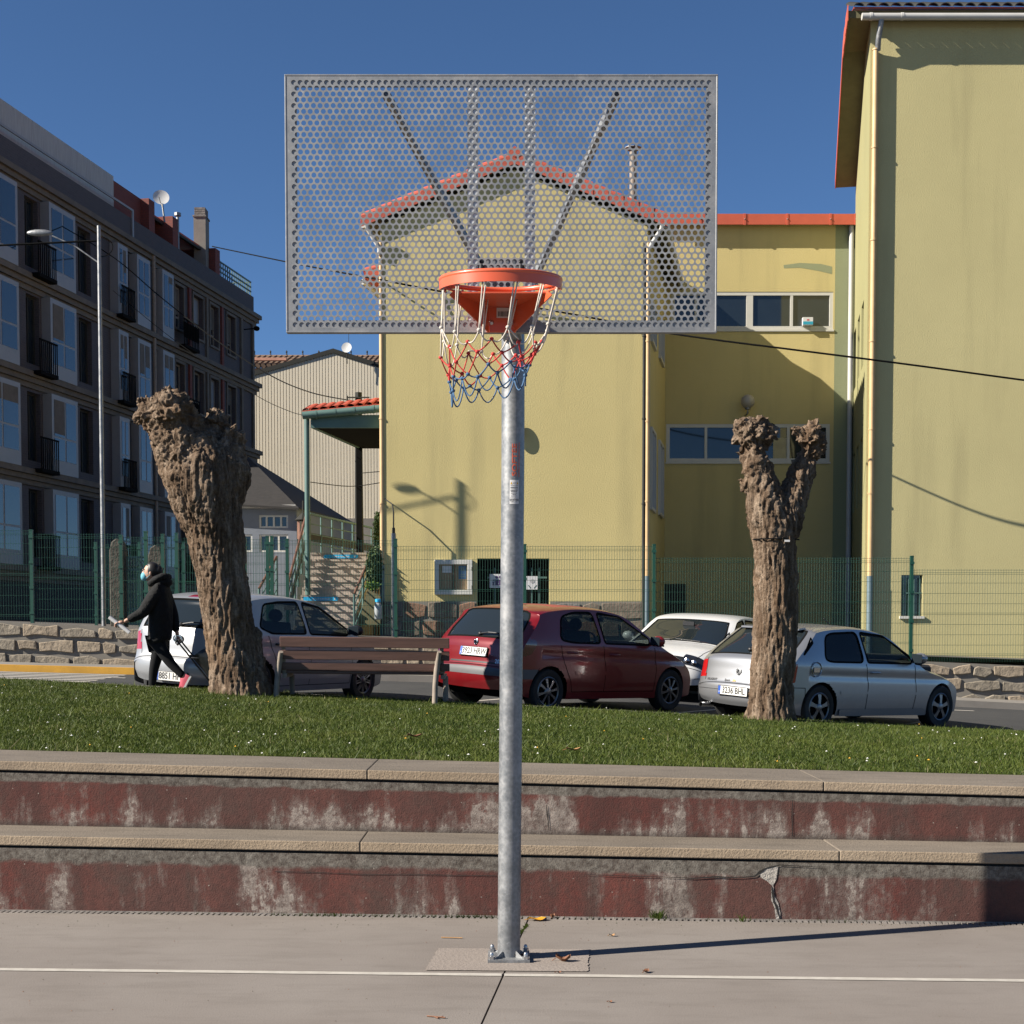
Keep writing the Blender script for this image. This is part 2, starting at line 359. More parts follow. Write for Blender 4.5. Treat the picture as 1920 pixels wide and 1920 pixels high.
MT = dict(
 galv=galv('galvanised_steel', .29, .6, .46), sheet=galv('perforated_steel', .32, .45, .56, .45), lit_steel=galv('sunlit_bar_steel', .6, .3, .55), galv_dark=galv('galvanised_bar', .30, .7, .5),
 orange=M('orange_paint', (.78, .125, .045), .38, var=.06, coat=.3),
 white_cord=M('white_cord', (.62, .56, .48), .85), red_cord=M('red_cord', (.55, .035, .03), .8), blue_cord=M('blue_cord', (.05, .13, .26), .8),
 black=M('black_plastic', (.012, .012, .013), .45), blackm=M('black_matt', (.008, .008, .008), .95, spec=.08),
 sticker=M('white_sticker', (.75, .74, .73), .5, var=.03), ink=M('black_ink', (.02, .02, .022), .6), oink=M('orange_ink', (.75, .13, .06), .55),
 yink=M('yellow_ink', (.75, .42, .03), .55),
 court=concrete('court_concrete', (.225, .195, .172), (.278, .248, .222), (.17, .147, .128), 110., .003, False),
 patch=concrete('repair_concrete', (.30, .255, .222), (.35, .305, .27), (.27, .23, .2), 60., .008),
 cap=concrete('coping_concrete', (.165, .138, .11), (.24, .202, .162), (.095, .08, .066), 70., .008),
 capf=concrete('coping_edge', (.33, .25, .17), (.42, .33, .235), (.14, .105, .08), 70., .01),
 line=M('white_line_paint', (.42, .385, .335), .8, var=.2, scale=14, col2=(.56, .52, .46)),
 riser1=riser_paint('red_riser_paint', .15), riser2=riser_paint('red_riser_bloom', .7),
 bare=concrete('bare_concrete', (.42, .38, .33), (.52, .48, .43), (.3, .27, .23), 50., .02),
 dark=M('dark_gap', (.02, .018, .016), .95), soil=M('soil', (.07, .06, .03), .95, var=.4, scale=9, col2=(.05, .075, .02)),
 asphalt=concrete('asphalt', (.05, .05, .052), (.075, .074, .073), (.04, .04, .04), 120., .004),
 pave=concrete('pavement_concrete', (.24, .22, .195), (.30, .275, .245), (.18, .16, .14), 60., .004),
 ykerb=M('yellow_kerb_paint', (.70, .36, .03), .7), yardc=concrete('yard_concrete', (.11, .10, .09), (.14, .13, .115), (.08, .075, .065), 60., .004),
 yellow=stucco('yellow_stucco', (.69, .572, .262)), greeny_dimmed=stucco('dimmed_green_stucco', (.36, .34, .17)), creamy=stucco('cream_yellow_stucco', (.62, .545, .275)), paleg=stucco('pale_green_stucco', (.34, .365, .215)),
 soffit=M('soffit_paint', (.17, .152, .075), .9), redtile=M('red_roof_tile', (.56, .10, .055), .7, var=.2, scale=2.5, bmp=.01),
 fascia=M('red_fascia', (.60, .115, .06), .6, var=.08), cream_pipe=M('cream_pipe', (.66, .45, .22), .5, var=.12), white_pipe=M('white_pipe', (.56, .55, .52), .45, var=.06),
 blue_pipe=M('blue_grey_pipe', (.14, .2, .23), .55), dark_pipe=M('dark_pipe', (.04, .04, .036), .7, spec=.2),
 wframe=M('white_window_frame', (.68, .66, .60), .45, var=.04), pane=M('window_glass', (.02, .028, .035), .04, var=.1, spec=.9), teal=M('teal_paint', (.085, .165, .145), .55, var=.15),
 gfence=M('green_fence_coat', (.010, .072, .046), .45, var=.1), stone=M('plinth_stone', (.20, .155, .115), .85, var=.35, scale=5, bmp=.02, bscale=14),
 stone_r=M('rusty_plinth_stone', (.24, .135, .085), .85, var=.3, scale=5, bmp=.02, bscale=14), stone_g=M('grey_plinth_stone', (.19, .17, .155), .85, var=.3, scale=5, bmp=.02, bscale=14),
 mortar=M('mortar', (.22, .2, .17), .95), wood=M('brown_slat', (.128, .064, .047), .55, var=.25, scale=3, stretch=(.6, 8, 8), bmp=.002, bscale=20),
 legc=M('bench_leg_grey', (.30, .245, .195), .75, var=.2, scale=8), bark=bark('plane_bark'), cutwood=M('cut_wood', (.42, .30, .20), .9, var=.35, scale=14, bmp=.01, bscale=30),
 steel=M('bright_bolt', (.62, .62, .62), .3, .9), dish=M('dish_white', (.72, .71, .69), .5, var=.04), globe=M('opal_globe', (.50, .45, .37), .35, var=.05),
)
# ---------------------------------------------------------------- ground, court, steps, lawn, road
def lerp(a, b, t): return a + (b - a) * t
SH = -.061
def lawn_z(x, y):
    t = min(max((y - 9.2) / 8.4, 0), 1.05); return lerp(.778 - .019 * x, .735 - .052 * x, t)
def road_z(x, y): return .59 - (.05 if x > 0 else .026) * x + .02 * (y - 19.5)
def walk_z(x): return road_z(x, 25.2) + .12
def yard_z(x): return 1.46 - .035 * x
g = MB(); g.poly([(-900, -900, -.3), (900, -900, -.3), (900, 900, -.3), (-900, 900, -.3)])
obj('ground', g, M('earth', (.16, .14, .11), .95, var=.3, scale=.02), kind='structure')
# court: two slabs either side of a sawn joint that runs under the post
def jx(y): return lerp(-.123, .074, (y - 5.88) / (7.79 - 5.88))
for s in (-1, 1):
    e = .0045 * s
    mb = MB(); y0, y1 = -14, 7.98
    pts = [(jx(y0) + e, y0, 0), (jx(y1) + e, y1 + SH * jx(y1), 0), (12 * s, y1 + SH * 12 * s, 0), (12 * s, y0, 0)]
    if s > 0: pts.reverse()
    mb.prism(pts, (0, 0, -.12)); obj('court_slab', mb, MT['court'], kind='structure')
mb = MB(); mb.prism([(-12, -14, -.05), (12, -14, -.05), (12, 8.3, -.05), (-12, 8.3, -.05)], (0, 0, -.1)); obj('court_base', mb, MT['dark'], kind='structure')
mb = MB()
for s in (-1, 1):
    xs = [jx(6.65) + .006, 12] if s > 0 else [-12, jx(6.65) - .006]
    mb.poly([(xs[0], 6.63 - .045 * xs[0], .003), (xs[1], 6.63 - .045 * xs[1], .003), (xs[1], 6.68 - .045 * xs[1], .003), (xs[0], 6.68 - .045 * xs[0], .003)])
obj('court_line', mb, MT['line'], kind='structure')
# ragged rectangle of new concrete where the post was set
def court_pt(px, py): return P(px, py, FPX * CAMH / (py - HOR)) * 1.0
def on_court(px, py):
    lo, hi = 3., 12.
    for _ in range(40):
        m_ = (lo + hi) / 2
        if P(px, py, m_).z > 0: lo = m_
        else: hi = m_
    return P(px, py, lo)
A = [on_court(*q) for q in ((797, 1820), (1102, 1823), (1106, 1781), (822, 1779))]
ring = []
for i in range(4):
    a, b = A[i], A[(i + 1) % 4]
    for k in range(28):
        t = k / 28; p = a.lerp(b, t); amp = .006 if i in (1, 3) else .0025
        ring.append((p.x + random.uniform(-amp, amp), p.y + random.uniform(-amp, amp) * .8, .004))
c0 = sum((Vector(q) for q in ring), Vector()) / len(ring); rv = [tuple(c0)] + ring; n_ = len(ring)
mb = MB(); mb.add(rv, [(0, 1 + i, 1 + (i + 1) % n_) for i in range(n_)]); obj('concrete_patch', mb, MT['patch'], kind='structure')
# joint behind the post, with weeds
a, b = on_court(985, 1742), on_court(973, 1760)
# seating steps
steps = thing('steps', 'two concrete seating steps with flaking red painted risers below the lawn', 'steps', (0, 8.05, 0), kind='structure')
XE = 9.
def strip(mb, x0, x1, prof, seg=1, mi=0):
    "a profile of (y, z, slope) swept along x"
    n = len(prof); vs = []
    for k in range(seg + 1):
        x = lerp(x0, x1, k / seg)
        vs += [(x, y + SH * x, z + s * x) for y, z, s in prof]
    fs = [(k * n + i, k * n + (i + 1) % n, (k + 1) * n + (i + 1) % n, (k + 1) * n + i) for k in range(seg) for i in range(n)]
    fs += [tuple(range(n))[::-1], tuple(seg * n + i for i in range(n))]
    return mb.add(vs, fs, mi)
def box_prof(y0, y1, z0, z1, s0, s1): return [(y0, z0, s0), (y0, z1, s1), (y1, z1, s1), (y1, z0, s0)][::-1]
JX = [-XE, -6.4, -3.64, -.885, 1.87, 4.6, 7.3, XE]
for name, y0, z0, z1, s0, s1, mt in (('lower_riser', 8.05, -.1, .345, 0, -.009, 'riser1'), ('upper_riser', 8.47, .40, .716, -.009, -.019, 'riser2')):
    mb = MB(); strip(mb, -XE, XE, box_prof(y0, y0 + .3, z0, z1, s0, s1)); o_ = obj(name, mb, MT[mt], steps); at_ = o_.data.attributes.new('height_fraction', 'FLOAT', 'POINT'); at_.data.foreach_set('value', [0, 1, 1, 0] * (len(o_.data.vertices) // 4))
    mb = MB(); strip(mb, -XE, XE, box_prof(y0 + .02, y0 + .3, z1, z1 + .016, s1, s1)); obj('shadow_gap', mb, MT['dark'], steps)
src = None
for y0, y1, z0, z1, sl_ in ((8.042, 8.49, .361, .421, -.009), (8.461, 9.2, .732, .790, -.019)):
    for k in range(len(JX) - 1):
        mb = MB(); strip(mb, JX[k] + .0018, JX[k + 1] - .0018, box_prof(y0, y1, z0, z1 + random.uniform(-.001, .001), sl_, sl_), 10)
        o_ = obj('coping_slab', mb, MT['cap'], steps, bevel=.006, bseg=2); o_.data.materials.append(MT['capf'])
        for p_ in o_.data.polygons:
            if p_.normal.y < -.5: p_.material_index = 1
# cracks, a broken-out chip and a patch of bare concrete on the lower riser
def on_riser(px, py, lift=.003, base=8.05):
    x = 0
    for _ in range(6): y = base + SH * x - lift; x = P(px, py, y).x
    return P(px, py, y)
def ribbon(mb, pts, wd):
    pts = [Vector(p) for p in pts]; vs = []
    for i, p in enumerate(pts):
        t = (pts[min(i + 1, len(pts) - 1)] - pts[max(i - 1, 0)]).normalized(); u = t.cross(Vector((0, -1, 0))).normalized()
        h = (wd[i] if isinstance(wd, list) else wd) / 2
        vs += [p + u * h, p - u * h]
    mb.add(vs, [(2 * i, 2 * i + 1, 2 * i + 3, 2 * i + 2) for i in range(len(pts) - 1)])
mb = MB(); mb.poly([on_riser(*q, .004) for q in ((1424, 1634), (1436, 1626), (1459, 1625), (1456, 1648), (1449, 1662), (1438, 1652), (1426, 1645))][::-1])
mb.poly([on_riser(*q, .004) for q in ((1446, 1664), (1450, 1661), (1452, 1680), (1459, 1692), (1463, 1712), (1463, 1726), (1455, 1724), (1452, 1702), (1446, 1688))][::-1])
obj('broken_patch', mb, MT['bare'], steps)
mb = MB()
ribbon(mb, [on_riser(*q, .006) for q in ((1447, 1662), (1449, 1675), (1451, 1690), (1456, 1700), (1459, 1712), (1463, 1726))], [.005, .014, .009, .015, .008, .004])
ribbon(mb, [on_riser(*q, .006) for q in ((1100, 1640), (1180, 1643), (1260, 1645), (1300, 1647), (1345, 1644), (1385, 1646), (1415, 1643), (1424, 1636), (1436, 1628), (1462, 1622), (1540, 1626))], [.002, .004, .003, .006, .009, .004, .008, .016, .008, .006, .002])
ribbon(mb, [on_riser(*q, .004) for q in ((516, 1634), (600, 1636), (690, 1640), (760, 1639), (840, 1641), (930, 1642))], .0035)
ribbon(mb, [on_riser(*q, .004, 8.47) for q in ((1025, 1510), (1026, 1525), (1028, 1540), (1029, 1556))], [.003, .009, .006, .003])
ribbon(mb, [on_riser(*q, .004, 8.47) for q in ((1486, 1500), (1485, 1530), (1486, 1568))], [.003, .007, .005])
obj('crack', mb, MT['dark'], steps)
# drain slot and its grating along the foot of the lower riser
mb = MB(); strip(mb, -XE, XE, box_prof(7.98, 8.05, -.12, -.03, 0, 0)); obj('drain_channel', mb, MT['dark'], steps)
mb = MB()
for k in range(int(2 * XE / .034)):
    x = -XE + k * .034; yy = SH * x
    mb.obox((x, 8.008 + yy, -.004), (.0105, -.004, 0), (.004, .026, 0), (0, 0, .006))
strip(mb, -XE, XE, box_prof(8.035, 8.048, -.03, .004, 0, 0)); strip(mb, -XE, XE, box_prof(7.98, 7.986, -.03, -.002, 0, 0))
obj('drain_grating', mb, MT['stone_g'], steps)
# lawn and its soil
def grid_surface(name, xs, ys, zf, mat, shear=False, **kw):
    mb = MB(); vs = [(x, y + (SH * x * max(0, 1 - (y - 9.2) / 4) if shear else 0), zf(x, y)) for y in ys for x in xs]; n = len(xs)
    mb.add(vs, [(j * n + i, j * n + i + 1, (j + 1) * n + i + 1, (j + 1) * n + i) for j in range(len(ys) - 1) for i in range(n - 1)])
    return obj(name, mb, mat, smooth=180, **kw)
grid_surface('lawn', np.linspace(-16, 16, 33), [9.2, 10, 11, 12, 13, 14, 15, 16, 17, 17.62], lambda x, y: lawn_z(x, y) - .012, MT['soil'], True, kind='structure')
NB = 600000
yy = 9.21 + (17.6 - 9.21) * rng.random(NB) ** 1.25; xx = (rng.random(NB) - .5) * 2 * (yy * .40 + 2.6)
ys_ = yy + SH * xx * np.maximum(0, 1 - (yy - 9.2) / 4)
t_ = np.clip((yy - 9.2) / 8.4, 0, 1.05); zz = (.778 - .019 * xx) * (1 - t_) + (.735 - .052 * xx) * t_ - .012
cl = np.array([noise.noise(Vector((a * 1.6, b * 1.6, 0))) for a, b in zip(xx[::10], ys_[::10])]).repeat(10)[:NB]
cl2 = np.sin(xx * 3.1 + np.sin(ys_ * 2.3) * 2) * np.sin(ys_ * 4.1 + xx) 
hh = (.013 + .02 * rng.random(NB)) * (1 + .45 * cl) * (1 + 1.6 * (rng.random(NB) > .985)); wd = .003 + .0045 * rng.random(NB)
edge = (yy < 9.3); hh[edge] *= 1.2
an = rng.random(NB) * 6.283; le = rng.random(NB) * 1.4; la = rng.random(NB) * 6.283
dx, dy = np.cos(an) * wd, np.sin(an) * wd
V = np.empty((NB, 3, 3)); V[:, 0] = np.stack([xx - dx, ys_ - dy, zz], 1); V[:, 1] = np.stack([xx + dx, ys_ + dy, zz], 1)
V[:, 2] = np.stack([xx + np.cos(la) * hh * le, ys_ + np.sin(la) * hh * le, zz + hh], 1)
def grassmat(name, a, b, c):
    a, b, c = ka(a), ka(b), ka(c); m, t, bs = nodes(name); v = coords(t)
    t.links.new(ramp(t, noise_n(t, v, 1.1, 5, .65), [(.28, a), (.5, b), (.75, c)]), bs.inputs['Base Color'])
    bs.inputs['Roughness'].default_value = .55; bs.inputs['Specular IOR Level'].default_value = .25
    bs.inputs['Subsurface Weight'].default_value = 0
    tl = nn(t, 'ShaderNodeBsdfTranslucent'); t.links.new(bs.inputs['Base Color'].links[0].from_socket, tl.inputs[0])
    mx = nn(t, 'ShaderNodeMixShader', Fac=.3); t.links.new(bs.outputs[0], mx.inputs[1]); t.links.new(tl.outputs[0], mx.inputs[2])
    t.links.new(mx.outputs[0], t.nodes['Material Output'].inputs[0]); return m
gm = [grassmat('grass_green', (.047, .076, .010), (.07, .104, .014), (.115, .142, .022)), grassmat('grass_light', (.105, .142, .024), (.135, .165, .032), (.17, .195, .045)), grassmat('grass_dry', (.25, .22, .10), (.28, .25, .12), (.3, .27, .14))]
bare = np.array([noise.noise(Vector((a * .9 + 7, b * .9, 3))) + .5 * noise.noise(Vector((a * 3.1, b * 3.1, 9))) for a, b in zip(xx[::10], ys_[::10])]).repeat(10)[:NB]
V[:, 2, 2] -= (np.clip((bare - .38) * 3, 0, .75) * hh)
u = rng.random(NB) + .5 * np.clip(bare - .42, 0, .5) * (rng.random(NB) > .55); mi = np.where(u > .985, 2, np.where(u + cl * .3 > .72, 1, 0))
npmesh('grass', V.reshape(-1, 3), np.arange(NB * 3).reshape(-1, 3), gm, label='short mown green grass covering the lawn above the steps', cat='grass', kind='stuff', mi=mi)
TB = []
for cx_, cy_, sp_, n_ in ((-3.32, 17.05, .36, 900), (3.12, 17.0, .3, 800), (-2.9, 17.2, .06, 90), (-.95, 17.2, .06, 90), (-2.8, 17.8, .06, 60), (-.9, 17.8, .06, 60)):
    for k in range(n_): a_ = rng.random() * 6.283; r_ = sp_ * (.9 + .25 * rng.normal()); TB.append((cx_ + r_ * math.cos(a_), min(cy_ + r_ * math.sin(a_), 17.6), .035 + .05 * rng.random()))
for k in range(1500): TB.append((rng.uniform(-7, 7), 17.6 - abs(rng.normal()) * .06, .015 + .03 * rng.random()))
for k in range(900): x = rng.uniform(-4, 4); TB.append((x, 9.22 + SH * x + abs(rng.normal()) * .03, .03 + .045 * rng.random()))
TB = np.array(TB); n_ = len(TB); z_ = np.array([lawn_z(x, y) - .012 for x, y, h in TB]); a_ = rng.random(n_) * 6.283; l_ = rng.random(n_) * 6.283; k_ = rng.random(n_) * .8
V2 = np.empty((n_, 3, 3)); V2[:, 0] = np.stack([TB[:, 0] - np.cos(a_) * .005, TB[:, 1] - np.sin(a_) * .005, z_], 1); V2[:, 1] = np.stack([TB[:, 0] + np.cos(a_) * .005, TB[:, 1] + np.sin(a_) * .005, z_], 1)
V2[:, 2] = np.stack([TB[:, 0] + np.cos(l_) * TB[:, 2] * k_, TB[:, 1] + np.sin(l_) * TB[:, 2] * k_, z_ + TB[:, 2]], 1)
npmesh('tall_grass', V2.reshape(-1, 3), np.arange(n_ * 3).reshape(-1, 3), gm, label='longer grass tufts round the trunks, bench legs and lawn edges', cat='grass', kind='stuff', mi=(rng.random(n_) > .7) * 1 + (rng.random(n_) > .93) * 1)
mb = MB(); mi_ = []
for k in range(95):
    y = 9.4 + 8 * random.random() ** 1.2; x = random.uniform(-.38, .38) * y; z = lawn_z(x, y) + random.uniform(.02, .04); r = random.uniform(.007, .012)
    m_ = 0 if random.random() < .8 else 1
    ring = [(x + r * math.cos(a_ * 1.047), y + r * math.sin(a_ * 1.047), z) for a_ in range(6)]
    mb.add(ring + [(x, y, z + .008)], [(i, (i + 1) % 6, 6) for i in range(6)], m_)
obj('daisies', mb, [M('daisy_white', (.75, .74, .68), .8), M('dandelion_yellow', (.72, .38, .03), .8)], label='scattered tiny white and yellow flowers in the lawn', cat='flowers', kind='stuff')
mb = MB(); strip(mb, -16, 16, [(17.62, .55, -.052), (17.78, .55, -.052), (17.78, .727, -.052), (17.62, .727, -.052)])
for v_ in range(len(mb.v)): x, y, z = mb.v[v_]; mb.v[v_] = (x, y - SH * x, z)
obj('kerb', mb, MT['pave'], kind='structure')
grid_surface('road', np.linspace(-40, 40, 33), [17.5, 19, 22, 25.25], road_z, MT['asphalt'], kind='structure')
def road_quad(mb, pts, lift=.004): mb.poly([(x, y, road_z(x, y) + lift) for x, y in pts])
mb = MB()
road_quad(mb, [(-7, 24.1), (8, 24.1), (8, 24.22), (-7, 24.22)])
for x in (-8.6, -5.6, -2.4, .9, 4.2, 7.4):   # slanted parking bays
    road_quad(mb, [(x, 17.9), (x + .1, 17.9), (x + 2.5, 21.6), (x + 2.4, 21.6)])
for k in range(7): road_quad(mb, [(-12.5, 22.3 + k * .42), (-6.9, 22.3 + k * .42), (-6.9, 22.5 + k * .42), (-12.5, 22.5 + k * .42)])
obj('road_markings', mb, MT['line'], kind='structure')
mb = MB()
for x0, x1, m_ in ((-40, -6.2, 1), (-6.2, 40, 0)):
    n = 8
    for k in range(n):
        a, b = lerp(x0, x1, k / n) + .004, lerp(x0, x1, (k + 1) / n) - .004
        mb.add([(a, 25.2, road_z(a, 25.2) - .1), (b, 25.2, road_z(b, 25.2) - .1), (b, 25.36, road_z(b, 25.2) - .1), (a, 25.36, road_z(a, 25.2) - .1), (a, 25.2, walk_z(a)), (b, 25.2, walk_z(b)), (b, 25.36, walk_z(b)), (a, 25.36, walk_z(a))],
               [(0, 3, 2, 1), (4, 5, 6, 7), (0, 1, 5, 4), (1, 2, 6, 5), (2, 3, 7, 6), (3, 0, 4, 7)], m_)
obj('pavement_kerb', mb, [MT['pave'], MT['ykerb']], kind='structure')
grid_surface('pavement', np.linspace(-40, 40, 9), [25.36, 27.0], lambda x, y: walk_z(x) - .003, MT['pave'], kind='structure')
grid_surface('yard', np.linspace(-90, 90, 19), [27.15, 32, 45, 75, 110], lambda x, y: yard_z(max(-25, min(x, 20))) , MT['yardc'], kind='structure')
# loose things on the court
def leaf(name, loc, L, wd, mat, rot, curl, label, cat='leaf', n=8):
    mb = MB(); vs = []
    for i in range(n + 1):
        t = i / n; hw = wd * math.sin(math.pi * min(1, t * .92 + .04)) ** .7 * (1 + .12 * math.sin(i * 2.4)) / 2
        for j in (-1, 0, 1):
            vs.append((L * (t - .5), j * hw, curl * (abs(j) * .6 + (t - .5) ** 2 * 2.5) * L * .45 + .006 + .003 * math.sin(i * 1.1 + j)))
    mb.add(vs, [(i * 3 + j, i * 3 + j + 1, i * 3 + j + 4, i * 3 + j + 3) for i in range(n) for j in (0, 1)])
    ca, sa = math.cos(rot), math.sin(rot); zmin = min(v[2] for v in mb.v)
    mb.v = [(x * ca - y * sa + loc.x, x * sa + y * ca + loc.y, z - zmin + .002 + loc.z) for x, y, z in mb.v]
    mb.tube([(loc.x - L / 2 * ca, loc.y - L / 2 * sa, .006 + loc.z + curl * .2 * L), (loc.x - L * .75 * ca, loc.y - L * .75 * sa, .006 + loc.z)], .002, 5)
    return obj(name, mb, mat, smooth=40, label=label, cat=cat, base=loc)
ly = M('yellow_leaf', (.62, .30, .02), .6, var=.3, scale=20); lb = M('brown_leaf', (.20, .08, .035), .75, var=.4, scale=20); lt = M('tan_leaf', (.42, .22, .08), .7, var=.3, scale=20)
leaf('leaf', on_court(1008, 1726), .10, .065, ly, .1, .25, 'fallen yellow leaf at the foot of the red step, right of the post')
leaf('leaf', on_court(1056, 1804), .075, .05, lb, -.2, .9, 'crumpled brown leaf in the shadow of the post')
leaf('leaf', on_court(976, 1800), .07, .045, lb, .5, .8, 'curled brown leaf lying against the foot of the post')
leaf('leaf', on_court(1148, 1756), .035, .02, lt, .2, .5, 'small tan leaf on the court near the red step')
leaf('leaf', on_court(1211, 1824), .04, .03, lb, .9, .6, 'small reddish brown leaf just above the white court line')
leaf('leaf', on_court(1048, 1825), .03, .012, lb, .3, .3, 'tiny dark leaf sliver on the white court line edge')
leaf('leaf', on_court(1144, 1880), .022, .016, lb, .3, .3, 'tiny red brown leaf in front of the white court line')
def on_lawn(px, py):
    y = 10.
    for _ in range(40): p = P(px, py, y); y += (p.z - lawn_z(p.x, y)) * 6 if abs(p.z - lawn_z(p.x, y)) < 1 else 0
    p = P(px, py, y); return Vector((p.x, y, lawn_z(p.x, y) + .02))
leaf('leaf', on_lawn(1076, 1413), .11, .04, lt, .05, .4, 'long dry tan leaf lying on the front edge of the lawn')
leaf('leaf', on_lawn(778, 1387), .12, .05, lb, .0, .4, 'dark red brown leaf lying on the lawn left of the post')
leaf('leaf', on_court(1036, 1722), .035, .03, lb, 1.2, 1.2, 'small dark leaf standing beside the yellow leaf')
mb = MB(); p = on_court(848, 1760); mb.tube([p + Vector((-.06, .01, .005)), p + Vector((0, 0, .006)), p + Vector((.055, -.008, .006))], .003, 5); obj('twig', mb, lt, label='thin pale twig on the court left of the post', cat='twig', base=p)
mb = MB(); p = on_court(822, 1909)
mb.tube([p + Vector((-.05, .02, .004)), p + Vector((0, 0, .006)), p + Vector((.03, -.012, .006))], .003, 5); mb.tube([p, p + Vector((.02, .01, .006))], .0025, 5); mb.tube([p + Vector((-.02, .008, .005)), p + Vector((.0, -.02, .006))], .0025, 5); obj('twig', mb, lb, label='forked dark twig at the bottom of the court', cat='twig', base=p)
def tuft(px, py, n, h, label, sp=.05):
    mb = MB(); p = on_court(px, py)
    for k in range(n):
        x, y = p.x + random.gauss(0, sp), p.y + random.gauss(0, sp * .25); hh_ = h * random.uniform(.4, 1); dx_, dy_ = random.gauss(0, .7) * hh_, random.gauss(0, .4) * hh_; w_ = .003
        mb.poly([(x - w_, y, -.01), (x + w_, y, -.01), (x + dx_ * .6 + w_ * .6, y + dy_ * .6, hh_ * .7), (x + dx_, y + dy_, hh_), (x + dx_ * .6 - w_ * .6, y + dy_ * .6, hh_ * .7)])
    obj('weed_tuft', mb, gm[0], label=label, cat='weed', base=p)
tuft(1232, 1723, 40, .06, 'green weed tuft growing at the drain, right of the yellow leaf', .018)
tuft(1397, 1728, 14, .05, 'thin weed tuft in the drain under the broken riser', .02)
for px in (800, 600, 760, 820, 860): tuft(px, 1722, 22, .028, None, .09) if False else None
mb = MB()
for k in range(420):
    px = random.choice((random.gauss(800, 70), random.gauss(900, 40), random.gauss(600, 50), random.uniform(230, 1700))); p = on_court(px, 1720 + .011 * (px - 800))
    h_ = random.uniform(.008, .03); w_ = .004; dx_ = random.gauss(0, .012)
    mb.poly([(p.x - w_, p.y + .01, -.02), (p.x + w_, p.y + .01, -.02), (p.x + dx_, p.y, h_)])
for k in range(60):
    t = random.random(); p = on_court(lerp(989, 975, t), lerp(1735, 1752, t)); h_ = random.uniform(.005, .02)
    mb.poly([(p.x - .006, p.y, 0), (p.x + .006, p.y, 0), (p.x + random.gauss(0, .01), p.y, h_)])
obj('drain_weeds', mb, gm[0], label='fine green weeds growing along the drain slot', cat='weeds', kind='stuff')

mb = MB()
for k in range(520):
    y = random.uniform(4.8, 7.95) if k % 3 else random.gauss(7.85, .07); x = random.uniform(-3.6, 3.6); y = min(y, 7.95 + SH * x); r = random.uniform(.0015, .005); h = r * random.uniform(.4, 1)
    ring = [(x + r * random.uniform(.6, 1.2) * math.cos(a_ * 1.257), y + r * random.uniform(.6, 1.2) * math.sin(a_ * 1.257), .001) for a_ in range(5)]
    mb.add(ring + [(x, y, h)], [(i, (i + 1) % 5, 5) for i in range(5)], k % 3)
obj('grit', mb, [MT['soil'], MT['cap'], lb], label='fine grit and leaf crumbs scattered over the court', cat='grit', kind='stuff')

# ---------------------------------------------------------------- basketball hoop
BX, BY = -.0445, 5.93
zb0, zb1 = pz(622, BY), pz(141, BY)
PY = 7.0; PXB = P(954, 1800, PY).x; PXT = P(962, 700, PY).x
hoop = thing('basketball_hoop', 'galvanised basketball post with perforated steel backboard, orange rim and tricolour net', 'basketball hoop', (PXB, PY, 0))
PR = .0572; ZT = 3.22
def pole_c(z): t = z / ZT; return Vector((lerp(PXB, PXT, min(1, t * 1.25)), PY, z))
mb = MB(); mb.tube([pole_c(z) for z in np.linspace(.012, ZT, 14)], PR, 40); obj('post', mb, MT['galv'], hoop, smooth=40)
mb = MB(); mb.box(PXB - .105, PXB + .105, PY - .11, PY + .11, .004, .018)
for sx, sy in ((1, 1), (1, -1), (-1, 1), (-1, -1)):
    mb.prism([(PXB + sx * .03, PY + sy * .045, .018), (PXB + sx * .07, PY + sy * .075, .018), (PXB + sx * .035, PY + sy * .05, .05)], (.004, -.004, 0))
bp = obj('base_plate', mb, MT['galv'], hoop, bevel=.002)
for sx, sy in ((1, 1), (1, -1), (-1, 1), (-1, -1)):
    mb = MB(); c = (PXB + sx * .085, PY + sy * .088, .018); mb.lathe([(.017, 0), (.017, .014), (.014, .016)], c, 6); mb.lathe([(.011, .016), (.011, .026), (.008, .033), (.002, .036)], c, 12); obj('bolt', mb, MT['steel'], bp, smooth=40)
# perforated sheet, 63 x 42 round holes in staggered rows
PT, RH = .0275, .0238; NC, NR = 64, 43; HR = .0103; TH = .0016
ca = math.atan2(RH, PT); AN = sorted([0, ca / 2, ca, (ca + math.pi / 2) / 2, math.pi / 2]); AN = AN + [math.pi - a for a in AN[-2::-1]]; AN = AN + [a + math.pi for a in AN[1:-1]]
AN = np.array(AN); na = len(AN); ux, uz = np.cos(AN), np.sin(AN)
k_ = np.minimum((PT / 2) / np.maximum(abs(ux), 1e-9), (RH / 2) / np.maximum(abs(uz), 1e-9))
inner = np.stack([ux * HR, uz * HR], 1); outer = np.stack([ux * k_, uz * k_], 1)
cell = np.concatenate([np.c_[inner[:, 0], np.zeros(na), inner[:, 1]], np.c_[outer[:, 0], np.zeros(na), outer[:, 1]], np.c_[inner[:, 0], np.full(na, TH), inner[:, 1]], np.c_[outer[:, 0], np.full(na, TH), outer[:, 1]]])
i_ = np.arange(na); j_ = (i_ + 1) % na
CF = np.concatenate([np.c_[i_, i_ + na, j_ + na, j_][:, ::1], np.c_[i_ + 2 * na, j_ + 2 * na, j_ + 3 * na, i_ + 3 * na], np.c_[i_, j_, j_ + 2 * na, i_ + 2 * na]])
cx0 = BX - (NC - 1) / 2 * PT; cz0 = zb0 + (zb1 - zb0 - NR * RH) / 2 + RH / 2
Vs, Fs, solid = [], [], MB(); nv = 0
